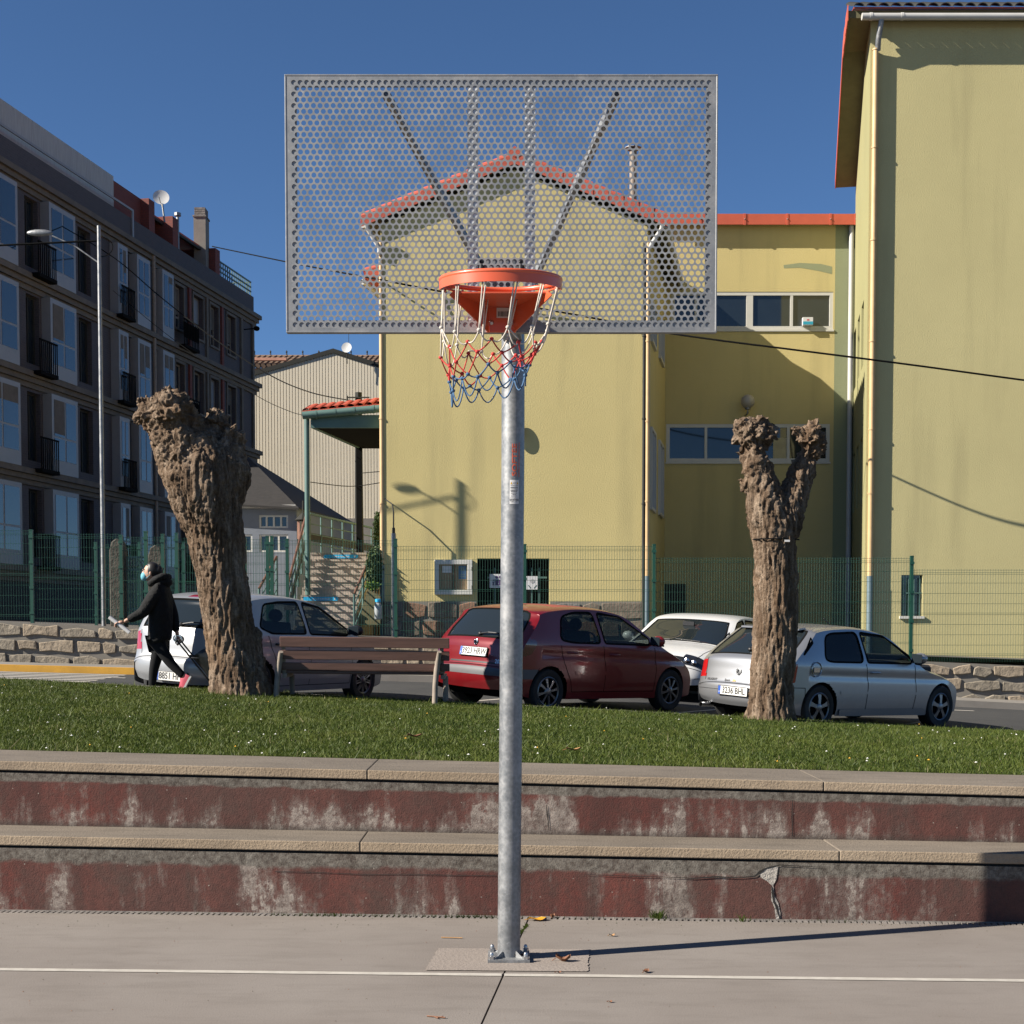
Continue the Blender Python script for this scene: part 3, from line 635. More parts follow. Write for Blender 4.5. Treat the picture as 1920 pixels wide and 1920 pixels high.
for r_ in range(NR):
    off = PT / 2 if r_ % 2 else 0
    for c_ in range(NC - (1 if r_ % 2 else 0)):
        Vs.append(cell + np.array([cx0 + c_ * PT + off, BY, cz0 + r_ * RH])); Fs.append(CF + nv); nv += len(cell)
    if r_ % 2:
        for sx in (-1, 1):
            xc = BX + sx * ((NC / 2) * PT - PT / 4); solid.box(xc - PT / 4, xc + PT / 4, BY, BY + TH, cz0 + r_ * RH - RH / 2, cz0 + r_ * RH + RH / 2)
npmesh('perforated_sheet', np.concatenate(Vs), np.concatenate(Fs), MT['sheet'], hoop)
x0, x1 = BX - NC * PT / 2, BX + NC * PT / 2; z0, z1 = cz0 - RH / 2, cz0 + (NR - .5) * RH; X0, X1 = BX - .9, BX + .9
solid.box(X0, x0, BY, BY + TH, zb0, zb1); solid.box(x1, X1, BY, BY + TH, zb0, zb1); solid.box(x0, x1, BY, BY + TH, zb0, z0); solid.box(x0, x1, BY, BY + TH, z1, zb1)
obj('sheet_border', solid, MT['sheet'], hoop)
fr = [(X0, X1, zb0, zb0 + .048), (X0, X1, zb1 - .048, zb1), (X0, X0 + .046, zb0 + .048, zb1 - .048), (X1 - .046, X1, zb0 + .048, zb1 - .048)]
for a, b, c, d in fr:
    mb = MB(); mb.box(a, b, BY + TH + .0015, BY + TH + .006, c, d)
    if b - a > 1: mb.box(a, b, BY + TH + .006, BY + .045, c if c < 3.2 else d - .005, c + .005 if c < 3.2 else d)
    else: mb.box(a if a < BX else b - .005, a + .005 if a < BX else b, BY + TH + .006, BY + .045, c, d)
    obj('frame_bar', mb, MT['sheet'], hoop)
mb = MB()   # folded lip round the rim of the sheet
for a, b, c, d in ((X0 - .004, X1 + .004, zb0 - .004, zb0 + .003), (X0 - .004, X1 + .004, zb1 - .003, zb1 + .004), (X0 - .004, X0 + .003, zb0 + .003, zb1 - .003), (X1 - .003, X1 + .004, zb0 + .003, zb1 - .003)): mb.box(a, b, BY - .0015, BY + .03, c, d)
obj('board_lip', mb, MT['sheet'], hoop, bevel=.0015)
for sx in (-1, 1):
    mb = MB(); xc = BX + sx * .12; mb.box(xc - .022, xc + .022, BY + TH + .0015, BY + .04, zb0 + .049, zb1 - .049); obj('upright_bar', mb, MT['lit_steel'], hoop)  # bars coloured lighter for the sun coming through the holes
mb = MB(); mb.box(BX - .097, BX + .097, BY + .012, BY + .02, 3.13, 3.215); mb.box(BX - .097, BX + .097, BY + .012, BY + .02, 2.95, 3.06); obj('mounting_plate', mb, MT['galv'], hoop)
for sx in (-1, 1):
    mb = MB(); c = (BX + sx * .083, BY + .03, 3.172); mb.lathe([(.012, -.04), (.022, -.035), (.024, -.02), (.012, -.012), (.012, .02)], c, 14, 'y'); mb.cyl((c[0], BY - .012, c[2] - .025), (c[0], BY + .02, c[2] + .03), .012, 10); obj('clamp_knob', mb, MT['black'], hoop, smooth=40)
    a = Vector((BX + sx * .485, BY + .035, 3.905)); b = pole_c(3.12) + Vector((sx * .02, -.02, .08))
    mb = MB(); mb.beam(a, b, .028, .028); obj('strut', mb, MT['galv_dark'], hoop)
mb = MB(); t = pole_c(ZT)
mb.beam((t.x, PY, 3.13), (BX, BY + .042, 3.10), .09, .09); mb.lathe([(PR + .008, -.02), (PR + .008, .0), (.0, .006)], (t.x, PY, ZT + .01), 30)
obj('arm', mb, MT['galv'], hoop)
# lettering and warning sticker wrapped on the post
def on_pole(z, ang, lift=.0008):
    c = pole_c(z); return c + Vector((math.sin(ang), -math.cos(ang), 0)) * (PR + lift)
zS0, zS1 = pz(893, PY - .05), pz(832, PY - .05); zm = (zS0 + zS1) / 2
mb = text_mb('SOFTEE', .034, lambda x, y: on_pole(zm + x, R(9) - y / PR, .001), font_scale=(1.12, 1))
xs_ = [v[2] for v in mb.v]; sc_ = (zS1 - zS0) / (max(xs_) - min(xs_))
mb = text_mb('SOFTEE', .034, lambda x, y: on_pole(zm + x * sc_ * 1.12, R(9) - y / PR, .001))
for k in range(16):
    z = zS0 - .003 + (zS1 - zS0 + .012) * k / 16
    mb.poly([on_pole(z, R(29)), on_pole(z, R(34)), on_pole(z + random.uniform(.006, .0095), R(34)), on_pole(z + random.uniform(.006, .0095), R(29))])
obj('lettering', mb, MT['oink'], hoop)
z0, z1 = pz(945, PY - .05), pz(900, PY - .05); a0, a1 = R(-15), R(31)
mb = MB(); n = 10
for k in range(n): mb.poly([on_pole(z0, lerp(a0, a1, k / n)), on_pole(z0, lerp(a0, a1, (k + 1) / n)), on_pole(z1, lerp(a0, a1, (k + 1) / n)), on_pole(z1, lerp(a0, a1, k / n))])
stk = obj('warning_sticker', mb, MT['sticker'], hoop)
mb = MB()
for zf, h_, u0, u1, m_ in [(.86, .02, .32, .7, 0), (.77, .016, .08, .92, 0), (.69, .02, .08, .9, 0), (.65, .02, .08, .9, 0), (.57, .018, .08, .92, 0), (.53, .018, .1, .85, 0), (.49, .018, .15, .8, 0), (.42, .016, .15, .85, 0), (.38, .016, .3, .7, 0), (.32, .014, .15, .85, 0), (.25, .008, .06, .94, 0), (.08, .016, .08, .5, 0), (.08, .016, .6, .85, 0)]:
    z = lerp(z0, z1, zf); hh_ = h_ * (z1 - z0)
    for k in range(5):
        b0, b1 = lerp(a0, a1, lerp(u0, u1, k / 5)), lerp(a0, a1, lerp(u0, u1, (k + .85) / 5))
        mb.poly([on_pole(z, b0, .0016), on_pole(z, b1, .0016), on_pole(z + hh_, b1, .0016), on_pole(z + hh_, b0, .0016)], m_)
for uc in (.17, .84):
    z = lerp(z0, z1, .82); d = .1 * (a1 - a0); mb.poly([on_pole(z, lerp(a0, a1, uc) - d, .0016), on_pole(z, lerp(a0, a1, uc) + d, .0016), on_pole(z + .11 * (z1 - z0), lerp(a0, a1, uc), .0016)], 1)
text_mb('SOFTEE', .0135, lambda x, y: on_pole(lerp(z0, z1, .165) + y, lerp(a0, a1, .5) + x / PR, .0016), mb=mb)
obj('small_print', mb, [MT['ink'], MT['yink']], stk)
# rim
RX, RY, RR = BX, BY - .385, .234
zRf, zRb = pz(507, RY - RR), pz(543, RY + RR); RZ = (zRf + zRb) / 2
def rimp(a, r=RR, z=0): return Vector((RX + r * math.sin(a), RY - r * math.cos(a), RZ + z - (zRf - zRb) / -2 * math.cos(a)))
rim = None
mb = MB(); mb.tube([rimp(2 * math.pi * k / 64) for k in range(64)], .0095, 12, closed=True)
rim = obj('rim', mb, MT['orange'], hoop, smooth=60)
mb = MB(); n = 56; a0, a1 = R(-128), R(128)
ring = [lerp(a0, a1, k / n) for k in range(n + 1)]
def dep(a): return .033 * min(1, (R(130) - abs(a)) / R(45)) + .004
vs = [rimp(a, r, z) for a in ring for r, z in ((RR + .007, -.004), (RR + .007, -.004 - dep(a)), (RR + .003, -.004 - dep(a)), (RR + .003, -.004))]
mb.add(vs, [(i * 4 + j, i * 4 + (j + 1) % 4, (i + 1) * 4 + (j + 1) % 4, (i + 1) * 4 + j) for i in range(n) for j in range(4)] + [(0, 1, 2, 3), (n * 4 + 3, n * 4 + 2, n * 4 + 1, n * 4)])
obj('rim_band', mb, MT['orange'], rim, smooth=30)
mb = MB(); mb.tube([rimp(2 * math.pi * k / 64, RR - .004, -.02) for k in range(64)], .0042, 8, closed=True)
HK = [2 * math.pi * (k + .5) / 12 for k in range(12)]
for a in HK:
    mb.tube([rimp(a + d, RR - .004, z) for d, z in ((-.05, -.012), (-.045, -.03), (0, -.036), (.045, -.03), (.05, -.012))], .004, 6)
obj('net_ring', mb, MT['orange'], rim, smooth=60)
# bracket: back plate, two gussets, top plate
yb = BY - .004
mb = MB(); mb.box(BX - .062, BX + .062, yb - .01, yb, 2.905, 3.06)
BZ = RZ - 3.012
brk = obj('bracket', mb, MT['orange'], hoop, bevel=.002)
for sx in (-1, 1):
    mb = MB(); top = [Vector((BX + sx * .062, yb - .01, 3.018)), Vector((BX + sx * .19, RY + .09, 3.008)), Vector((BX + sx * .205, RY + .06, 2.985)), Vector((BX + sx * .055, yb - .012, 2.902))]
    mb.prism(top, (sx * -.004, -.003, 0)); obj('gusset', mb, MT['orange'], brk)
mb = MB(); mb.prism([(BX - .195, RY + .10, 3.008), (BX + .195, RY + .10, 3.008), (BX + .065, yb - .008, 3.015), (BX - .065, yb - .008, 3.015)], (0, 0, -.006))
mb.tube([rimp(a, RR - .001, -.028) for a in np.linspace(R(125), R(235), 18)], .01, 6); obj('top_plate', mb, MT['orange'], brk)
for x, z in ((-.042, 3.03), (.042, 3.03), (-.042, 2.945), (.042, 2.945)):
    mb = MB(); mb.lathe([(.0, -.010), (.008, -.008), (.0105, -.002), (.0105, 0)][::-1], (BX + x, yb - .011, z), 14, 'y')
    mb.v = [(a, 2 * (yb - .011) - b if False else b, c) for a, b, c in mb.v]; mb.sphere((BX + x, yb - .012, z), (.0105, .006, .0105), 12, 8); obj('bolt', mb, MT['steel'], brk, smooth=60)
mb = MB(); cx_, cz_ = BX + .008, 2.985; mb.box(cx_ - .028, cx_ + .028, yb - .0125, yb - .011, cz_ - .021, cz_ + .021); st = obj('barcode_label', mb, MT['sticker'], brk)
mb = MB(); x = cx_ - .022
while x < cx_ + .022:
    w_ = random.choice((.0012, .0018, .0028)); mb.box(x, x + w_, yb - .0132, yb - .0126, cz_ - .015, cz_ + .006); x += w_ + random.choice((.0012, .002))
obj('barcode', mb, MT['ink'], st)
# net: white loops, then red and blue diamonds
net = MB(); npart = thing('net', None, None); 
bpy.data.objects.remove(npart)
NK = 12
def knot(l, k):
    zs = (-.035, -.2, -.262, -.318, -.358, -.392, -.418); rs = (.228, .215, .194, .172, .158, .150, .146); 
    a = HK[0] + 2 * math.pi * (k + (.5 if l in (2, 4, 6) else 0)) / NK
    q = random.Random(l * 31 + k % NK); t = max(0, -zs[l] - .03)
    r = rs[l] + q.uniform(-.012, .012) * (l > 0); dz = q.uniform(-.034, .028) * (l > 0) * (1 if l < 3 else .7)
    lean = Vector((-.14 * t, .02 * t, .09 * t * math.sin(a)))
    return Vector((RX + r * math.sin(a), RY - r * math.cos(a), RZ + zs[l] + dz)) + lean
def cord(mb, p, q, sag, r=.0029, n=7):
    p, q = Vector(p), Vector(q); pts = []
    for i in range(n):
        t = i / (n - 1); v = p.lerp(q, t); v.z -= sag * 4 * t * (1 - t); pts.append(v)
    mb.tube(pts, r, 6)
def kn(mb, p): mb.sphere(p, (.0085, .0085, .0075), 8, 6)
W_, R_, B_ = MB(), MB(), MB()
for k in range(NK):
    a = HK[k]; top0, top1 = rimp(a - .03, RR - .004, -.036), rimp(a + .03, RR - .004, -.036); k1 = knot(1, k)
    cord(W_, top0, k1, .0); cord(W_, top1, k1 + Vector((.002, 0, .004)), .0); kn(W_, k1)
    for s, lv in ((0, 0), (-1, 0)):
        cord(W_, k1, knot(2, k + s), .018 + .02 * random.random())
    cord(W_, k1, knot(2, k) + Vector((0, 0, .01)), .0) if k % 3 == 0 else None
    k2 = knot(2, k); kn(R_, k2)
    cord(R_, k2, knot(3, k), .006); cord(R_, k2, knot(3, k + 1), .006)
    k3 = knot(3, k); kn(R_, k3)
    cord(R_, k3, knot(4, k), .005); cord(R_, k3, knot(4, k - 1), .005)
    k4 = knot(4, k); kn(B_, k4)
    cord(B_, k4, knot(5, k), .005); cord(B_, k4, knot(5, k + 1), .005)
    k5 = knot(5, k); kn(B_, k5)
    cord(B_, k5, knot(5, k + 1), .05 + .02 * random.random(), n=9)
nm = obj('net', W_, MT['white_cord'], hoop, smooth=180)
obj('red_cord', R_, MT['red_cord'], nm, smooth=180); obj('blue_cord', B_, MT['blue_cord'], nm, smooth=180)
# ---------------------------------------------------------------- buildings
SKW = Vector((.183, 1, 0)).normalized(); SKN = Vector((1, -.183, 0)).normalized()   # the side walls run off to the right
def sk(p, dy): return Vector((p[0] + .183 * dy, p[1] + dy, p[2]))
def window(fr_, parent, u0, u1, z0, z1, mull=(), fw=.06, n=-.06, mf='wframe', mp='pane', name='window', rail=()):
    mb = MB(); d = (n - .03, n + .03)
    fr_.box(mb, u0, u1, z0, z0 + fw, *d); fr_.box(mb, u0, u1, z1 - fw, z1, *d)
    fr_.box(mb, u0, u0 + fw, z0 + fw, z1 - fw, *d); fr_.box(mb, u1 - fw, u1, z0 + fw, z1 - fw, *d)
    for m_ in mull:
        m_, w_ = m_ if isinstance(m_, tuple) else (m_, fw); fr_.box(mb, m_ - w_ / 2, m_ + w_ / 2, z0 + fw, z1 - fw, n - .028, n + .028)
    for m_ in rail: fr_.box(mb, u0 + fw, u1 - fw, m_ - fw / 2, m_ + fw / 2, n - .026, n + .026)
    wnd = obj(name, mb, MT[mf], parent)
    es = [u0] + [m_[0] if isinstance(m_, tuple) else m_ for m_ in mull] + [u1]
    for a, b in zip(es, es[1:]):
        mb = MB(); fr_.box(mb, a + .02, b - .02, z0 + .02, z1 - .02, n - .022, n - .012); obj('pane', mb, MT[mp], wnd)
    return wnd
Y0 = 31.0
XL, XR = pxx(716, Y0), pxx(1211, Y0)
GF = Fr((0, Y0), (1, 0), (0, -1))
gab = thing('gabled_building', 'yellow gabled building with red tiled verge and stone plinth directly behind the hoop', 'building', (XL, Y0, 1.4))
VY = 30.87
apex = P(965, 285, VY); eL = P(680, 402, VY); eR = P(1250, 397, VY); RIDX = apex.x; TH_ = .30
sl_ = (apex.z - eL.z) / (RIDX - eL.x)
def roofz(x): return apex.z - abs(x - RIDX) * sl_ - .34
dl, dr = P(895, 1135, Y0), P(1030, 1047, Y0)
EAV = min(roofz(XL), roofz(XR)) - .02
mb = MB(); GF.wall(mb, XL, XR, 1.2, EAV, [(dl.x, dr.x, dl.z - .1, dr.z)], .25)
mb.poly([(XL, Y0, EAV), (XR, Y0, EAV), (XR, Y0, roofz(XR)), (RIDX, Y0, roofz(RIDX)), (XL, Y0, roofz(XL))])
D_ = 12
for x, s in ((XL, -1), (XR, 1)):
    q = [(x, Y0, 1.2), sk((x, Y0, 1.2), D_), sk((x, Y0, roofz(x)), D_), (x, Y0, roofz(x))]; mb.poly(q if s > 0 else q[::-1])
mb.poly([sk((XR, Y0, 1.2), D_), sk((XL, Y0, 1.2), D_), sk((XL, Y0, EAV), D_), sk((XR, Y0, EAV), D_)])
obj('wall', mb, MT['yellow'], gab)
# roof slabs with soffit, then verge tiles one by one
rf = MB()
for ex in (eL.x, eR.x):
    ez = apex.z - abs(ex - RIDX) * sl_
    q = [Vector((RIDX, (VY + .04), apex.z - .1)), Vector((ex, (VY + .04), ez - .1))]
    pts = [q[0], q[1], sk(q[1], D_ + 1), sk(q[0], D_ + 1)]
    if ex > RIDX: pts.reverse()
    rf.prism(pts, (0, 0, -.1))
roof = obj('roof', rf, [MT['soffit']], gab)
mb = MB()
for ex in (eL.x, eR.x):
    s = 1 if ex > RIDX else -1; n = 9
    for k in range(n):
        a, b = lerp(RIDX, ex, k / n), lerp(RIDX, ex, (k + 1) / n)
        for j in range(24):
            y = VY + .2 + j * .5; p = [sk((x, (VY + .04), apex.z - abs(x - RIDX) * sl_ + l), y - (VY + .04)) for x, l in ((a, -.06), (b, -.06))]; p2 = [v + Vector((.0, .5, 0)) + Vector((.09, 0, 0)) for v in p]
            m0, m1 = (p[0] + p2[0]) / 2 + Vector((0, 0, .12)), (p[1] + p2[1]) / 2 + Vector((0, 0, .12))
            mb.add([p[0], p[1], m0, m1, p2[0], p2[1]], [(0, 2, 3, 1), (2, 4, 5, 3)])
obj('roof_tiles', mb, MT['redtile'], gab, kind='stuff')
src = {}
for ex in (eL.x, eR.x):
    s = 1 if ex > RIDX else -1; n = 10; L = abs(ex - RIDX) / n; key = s
    for k in range(n):
        x0 = RIDX + s * L * k; zt = apex.z - L * k * sl_
        if key not in src:
            mb = MB(); A0 = Vector((x0, VY, zt + .02)); dv = Vector((s * (L + .05), 0, -(L + .05) * sl_)); up = Vector((0, 0, 1))
            for j in range(6):      # a half-round cap with a flap over the gable edge
                pass
            prof = [(0, -.27), (-.02, -.27), (-.02, -.05), (.0, .0), (.06, .035), (.14, .035), (.2, -.01), (.2, -.05), (.03, -.05), (0, -.08)]
            sec = lambda o, sc: [o + Vector((0, y, z * sc)) for y, z in prof]
            a_, b_ = sec(A0 + Vector((0, 0, -.012)), .98), sec(A0 + dv + Vector((0, -.008, .012)), 1.05); m_ = len(prof)
            mb.add(a_ + b_, [(i, (i + 1) % m_, m_ + (i + 1) % m_, m_ + i) if s < 0 else (i, m_ + i, m_ + (i + 1) % m_, (i + 1) % m_) for i in range(m_)] + [tuple(range(m_)), tuple(range(2 * m_ - 1, m_ - 1, -1))])
            src[key] = (obj('tile', mb, MT['redtile'], gab), x0, zt)
        else:
            o, bx, bz = src[key]; again(o, Vector((x0 - bx, 0, zt - bz)))
mb = MB(); mb.prism([(RIDX - .16, VY - .04, apex.z - .02), (RIDX, VY - .04, apex.z + .12), (RIDX + .16, VY - .04, apex.z - .02), (RIDX, VY - .04, apex.z - .12)], (.183 * 12, 12, 0)); obj('ridge_tile', mb, MT['redtile'], gab)
# gutters under both eaves, swan necks and downpipes
for ex, s, wx, mt in ((eL.x, -1, XL, 'white_pipe'), (eR.x, 1, XR, 'white_pipe')):
    ez = apex.z - abs(ex - RIDX) * sl_
    mb = MB(); mb.tube([sk((ex, VY + .06, ez - .2), 0), sk((ex, VY + .06, ez - .2), 12)], .075, 10); g_ = obj('gutter', mb, MT[mt], gab, smooth=50)
    mb = MB(); mb.tube([(ex + .1 * -s, 30.75, ez - .26), (ex - s * .12, 30.8, ez - .34), (wx + s * .02, 30.93, ez - .34 - abs(ex - wx) * .95), (wx + s * .02, 30.94, ez - .5 - abs(ex - wx) * .95)], .05, 10); obj('pipe_bend', mb, MT['white_pipe'], gab, smooth=50)
def downpipe(parent, px, y, ptop, pmid, pbot, r, m1, m2, rings=()):
    x = pxx(px, y); mb = MB(); mb.cyl((x, y, pz(pmid, y)), (x, y, pz(ptop, y)), r, 14)
    for q in rings: mb.cyl((x, y, pz(q, y) - .015), (x, y, pz(q, y) + .015), r + .012, 14)
    d = obj('downpipe', mb, MT[m1], parent, smooth=50)
    if m2: mb = MB(); mb.cyl((x, y, pz(pbot, y)), (x, y, pz(pmid, y)), r + .004, 14); obj('downpipe_foot', mb, MT[m2], d, smooth=50)
downpipe(gab, 717, 31.02, 455, 1060, 1195, .05, 'cream_pipe', 'blue_pipe', (785, 945, 1055))
downpipe(gab, 1213, 30.93, 455, 1080, 1195, .05, 'cream_pipe', 'blue_pipe', (640, 790, 940))
downpipe(gab, 1206, 30.93, 455, 1180, 1190, .035, 'dark_pipe', None, (630, 785, 945))
# lower eave that shows at the left edge of the gable
e2 = P(683, 510, 33.5); mb = MB(); q = [Vector((e2.x, 33.5, e2.z)), Vector((e2.x + .9, 33.5, e2.z + .25))]
mb.prism([q[0], q[1], sk(q[1], 6), sk(q[0], 6)], (0, 0, -.16)); lo = obj('lower_eave', mb, MT['redtile'], gab)
mb = MB()
for j in range(8): mb.tube([sk(q[0], j * .3 + .1) + Vector((-.05, 0, .03)), sk(q[1], j * .3 + .1) + Vector((0, 0, .03))], .085, 8)
mb.tube([sk(q[0], -.05) + Vector((-.02, 0, -.24)), sk(q[0], 6) + Vector((-.02, 0, -.24))], .07, 8, mi=1); obj('eave_tiles', mb, [MT['redtile'], MT['white_pipe']], lo, smooth=50)
# plinth of irregular stones, each one proud of the mortar
zp = pz(1127, Y0)
for a, b in ((XL + .02, dl.x - .02), (dr.x + .02, XR - .02)): mb = MB(); GF.box(mb, a, b, 1.2, zp - .01, 0.001, .04); obj('plinth', mb, MT['mortar'], gab)
def stones(fr_, parent, u0, u1, z0, z1, n0, rows, wmin, wmax, mats, gap=.012, thick=(.02, .045), seed=1, jit=.05, zfun=None):
    q = random.Random(seed); zs = [lerp(z0, z1, k / rows) for k in range(rows + 1)]; out_ = []
    for r_ in range(rows):
        us = [u0]
        while us[-1] < u1 - wmin: us.append(us[-1] + q.uniform(wmin, wmax))
        us[-1] = u1
        for a, b in zip(us, us[1:]):
            if b - a < .05: continue
            za, zb_ = zs[r_] + gap, zs[r_ + 1] - gap; j = min(jit, (b - a) * .25)
            pts = [(a + gap + q.uniform(0, j * .5), za + q.uniform(0, j)), ((a + b) / 2 + q.uniform(-j, j), za + q.uniform(0, j * .6)), (b - gap - q.uniform(0, j * .5), za + q.uniform(0, j)), (b - gap - q.uniform(0, j * .3), zb_ - q.uniform(0, j)), ((a + b) / 2 + q.uniform(-j, j), zb_ - q.uniform(0, j * .5)), (a + gap + q.uniform(0, j * .3), zb_ - q.uniform(0, j))]
            if zfun: pts = [(u_, z_ + zfun(u_)) for u_, z_ in pts]
            mb = MB(); mb.prism([fr_.p(u_, z_, n0) for u_, z_ in pts], fr_.n * q.uniform(*thick)); out_.append(obj('stone', mb, MT[q.choice(mats)], parent, bevel=.012))
    return out_
SM = ('stone', 'stone_r', 'stone_g', 'stone', 'stone_g')
stones(GF, gab, XL + .02, dl.x - .02, 1.5, zp, .04, 2, .35, .8, SM, seed=4, jit=.09)
stones(GF, gab, dr.x + .02, XR - .02, 1.5, zp, .04, 2, .35, .85, SM, seed=9, jit=.09)
# barred window with two posters
mb = MB(); GF.box(mb, dl.x, dr.x, dl.z - .1, dr.z, -.25, -.22); obj('window_recess', mb, MT['blackm'], gab)
mb = MB()
for k in range(10):
    x = lerp(dl.x + .06, dr.x - .06, k / 9)
    if k in (2, 3, 4, 6, 7, 8): GF.box(mb, x - .012, x + .012, dl.z - .1, dr.z - .2, -.16, -.13)
for z in (dl.z + .02, dl.z + .62): GF.box(mb, dl.x + .22, dr.x - .05, z - .02, z + .02, -.165, -.125)
obj('window_bars', mb, MT['teal'], gab)
def poster(px0, py0, px1, py1, label, draw):
    a, b = P(px0, py1, Y0), P(px1, py0, Y0); mb = MB(); GF.box(mb, a.x, b.x, a.z, b.z, -.1, -.092)
    o = obj('poster', mb, MT['sticker'], base=(a.x, Y0, a.z), label=label, cat='poster'); mb = MB(); draw(mb, a, b); obj('print', mb, MT_P, o)
MT_P = [M('purple_ink', (.09, .05, .16), .7), M('grey_green_ink', (.10, .15, .15), .7), M('pale_grey_ink', (.45, .45, .45), .7)]
def disc(mb, x, z, r, m_, n=-.089, seg=10): mb.poly([GF.p(x + r * math.cos(-2 * math.pi * k / seg), z + r * math.sin(-2 * math.pi * k / seg), n) for k in range(seg)][::-1], m_)
def dr1(mb, a, b):
    for x, s in ((.28, .55), (.52, 1), (.8, 1)):
        xc = lerp(a.x, b.x, x); zc = lerp(a.z, b.z, .28); disc(mb, xc, zc + .15 * s, .033 * s, 0); mb.prism([GF.p(xc - .05 * s, zc + .1 * s, -.0905), GF.p(xc + .05 * s, zc + .1 * s, -.0905), GF.p(xc + .03 * s, zc, -.0905), GF.p(xc + .045 * s, zc - .03, -.0905), GF.p(xc - .045 * s, zc - .03, -.0905), GF.p(xc - .03 * s, zc, -.0905)], GF.n * .001, 0)
    GF.box(mb, lerp(a.x, b.x, .3), lerp(a.x, b.x, .7), a.z + .03, a.z + .036, -.092, -.0895, 2)
def dr2(mb, a, b):
    xc = lerp(a.x, b.x, .55); zc = lerp(a.z, b.z, .62); disc(mb, xc, zc, .05, 2); disc(mb, xc, zc - .005, .042, 2, -.0885)
    for s in (-1, 1): mb.prism([GF.p(xc + s * .03, zc - .14, -.0905), GF.p(xc + s * .09, zc - .08, -.0905), GF.p(xc + s * .10, zc - .1, -.0905), GF.p(xc + s * .035, zc - .17, -.0905)], GF.n * .001, 1)
poster(918, 1076, 943, 1102, 'white poster with purple figures in the barred window left of the post', dr1)
poster(987, 1080, 1008, 1105, 'white poster with a grey line drawing in the barred window right of the post', dr2)
# notice board
a, b = P(815, 1115, Y0), P(886, 1050, Y0)
nb = thing('notice_board', 'white framed glazed notice board on the yellow wall above the stone plinth', 'notice board', (a.x, Y0, a.z))
mb = MB()
for u0, u1, z0, z1 in ((a.x, b.x, a.z, a.z + .1), (a.x, b.x, b.z - .1, b.z), (a.x, a.x + .1, a.z + .1, b.z - .1), (b.x - .11, b.x, a.z + .1, b.z - .1)): GF.box(mb, u0, u1, z0, z1, .002, .09)
obj('frame', mb, MT['wframe'], nb, bevel=.006)
mb = MB(); GF.box(mb, a.x + .1, b.x - .11, a.z + .1, b.z - .1, .004, .02); obj('back_panel', mb, M('cork', (.36, .26, .155), .9, var=.15, scale=20), nb)
xm = (a.x + b.x) / 2 - .0
mb = MB(); GF.box(mb, xm - .014, xm + .01, a.z + .1, b.z - .32, .02, .06); GF.box(mb, xm - .014, xm + .01, b.z - .28, b.z - .1, .02, .06); obj('divider', mb, MT['dark_pipe'], nb)
mb = MB(); GF.box(mb, a.x + .17, a.x + .38, b.z - .28, b.z - .13, .021, .024); obj('notice', mb, MT['sticker'], nb)
mb = MB(); GF.box(mb, b.x - .31, b.x - .14, b.z - .42, b.z - .13, .021, .024); n2 = obj('notice', mb, M('blue_notice', (.06, .14, .27), .6), nb)
mb = MB(); GF.box(mb, b.x - .27, b.x - .18, b.z - .24, b.z - .16, .0245, .026); GF.box(mb, b.x - .29, b.x - .16, b.z - .37, b.z - .35, .0245, .026); GF.box(mb, b.x - .29, b.x - .16, b.z - .33, b.z - .31, .0245, .026); obj('print', mb, MT['blue_pipe'], n2)
for z in (a.z + .16, b.z - .2): mb = MB(); GF.box(mb, b.x - .02, b.x + .008, z - .04, z + .04, .092, .1); obj('hinge', mb, MT['dark_pipe'], nb)
# dish on the wall behind the post; flue on the roof; conduit and meter post at the left corner
dp = P(963, 806, Y0 - .075)
ds = thing('satellite_dish', 'white round dish on the yellow wall, almost hidden behind the galvanised post', 'satellite dish', (dp.x, Y0, dp.z))
def dish(parent, c, r, n, up=(0, 0, 1)):
    n = Vector(n).normalized(); a_ = n.cross(Vector(up)).normalized(); b_ = a_.cross(n); mb = MB(); m_ = 24; vs = [Vector(c)]
    for k in (1, 2, 3):
        for i in range(m_): an = 2 * math.pi * i / m_; vs.append(Vector(c) + (a_ * math.cos(an) + b_ * math.sin(an)) * r * k / 3 + n * (.05 * r * k * k / 3))
    mb.add(vs, [(0, 1 + i, 1 + (i + 1) % m_) for i in range(m_)] + [(1 + k * m_ + i, 1 + (k + 1) * m_ + i, 1 + (k + 1) * m_ + (i + 1) % m_, 1 + k * m_ + (i + 1) % m_) for k in (0, 1) for i in range(m_)])
    return obj('reflector', mb, MT['dish'], parent, smooth=180)
dish(ds, dp, .235, (.05, -1, .12)); mb = MB(); mb.tube([dp + Vector((0, .01, 0)), dp + Vector((0, .073, -.1))], .02, 8); obj('bracket', mb, MT['dark_pipe'], ds)
f0, f1 = P(1187, 362, 33), P(1187, 280, 33)
fl = thing('flue_pipe', 'slim metal flue pipe with a flat cowl on the right slope of the gable roof', 'flue', (f0.x, 33, f0.z - .3))
mb = MB(); mb.cyl((f0.x, 33, f0.z - .35), (f0.x, 33, f1.z), .085, 16); obj('pipe', mb, MT['legc'], fl, smooth=50)
mb = MB(); mb.lathe([(.0, .09), (.2, .03), (.2, .015), (.0, .015)], f1, 16, cap=False)
for k in range(4): an = k * math.pi / 2 + .5; mb.cyl((f1.x + .08 * math.cos(an), 33 + .08 * math.sin(an), f1.z - .02), (f1.x + .14 * math.cos(an), 33 + .14 * math.sin(an), f1.z + .03), .01, 6)
obj('cowl', mb, MT['galv_dark'], fl)
mp_ = P(738, 1000, 30.6); cp = thing('cable_post', 'slender grey cable post at the left corner of the yellow building', 'post', (mp_.x, 30.6, 1.45))
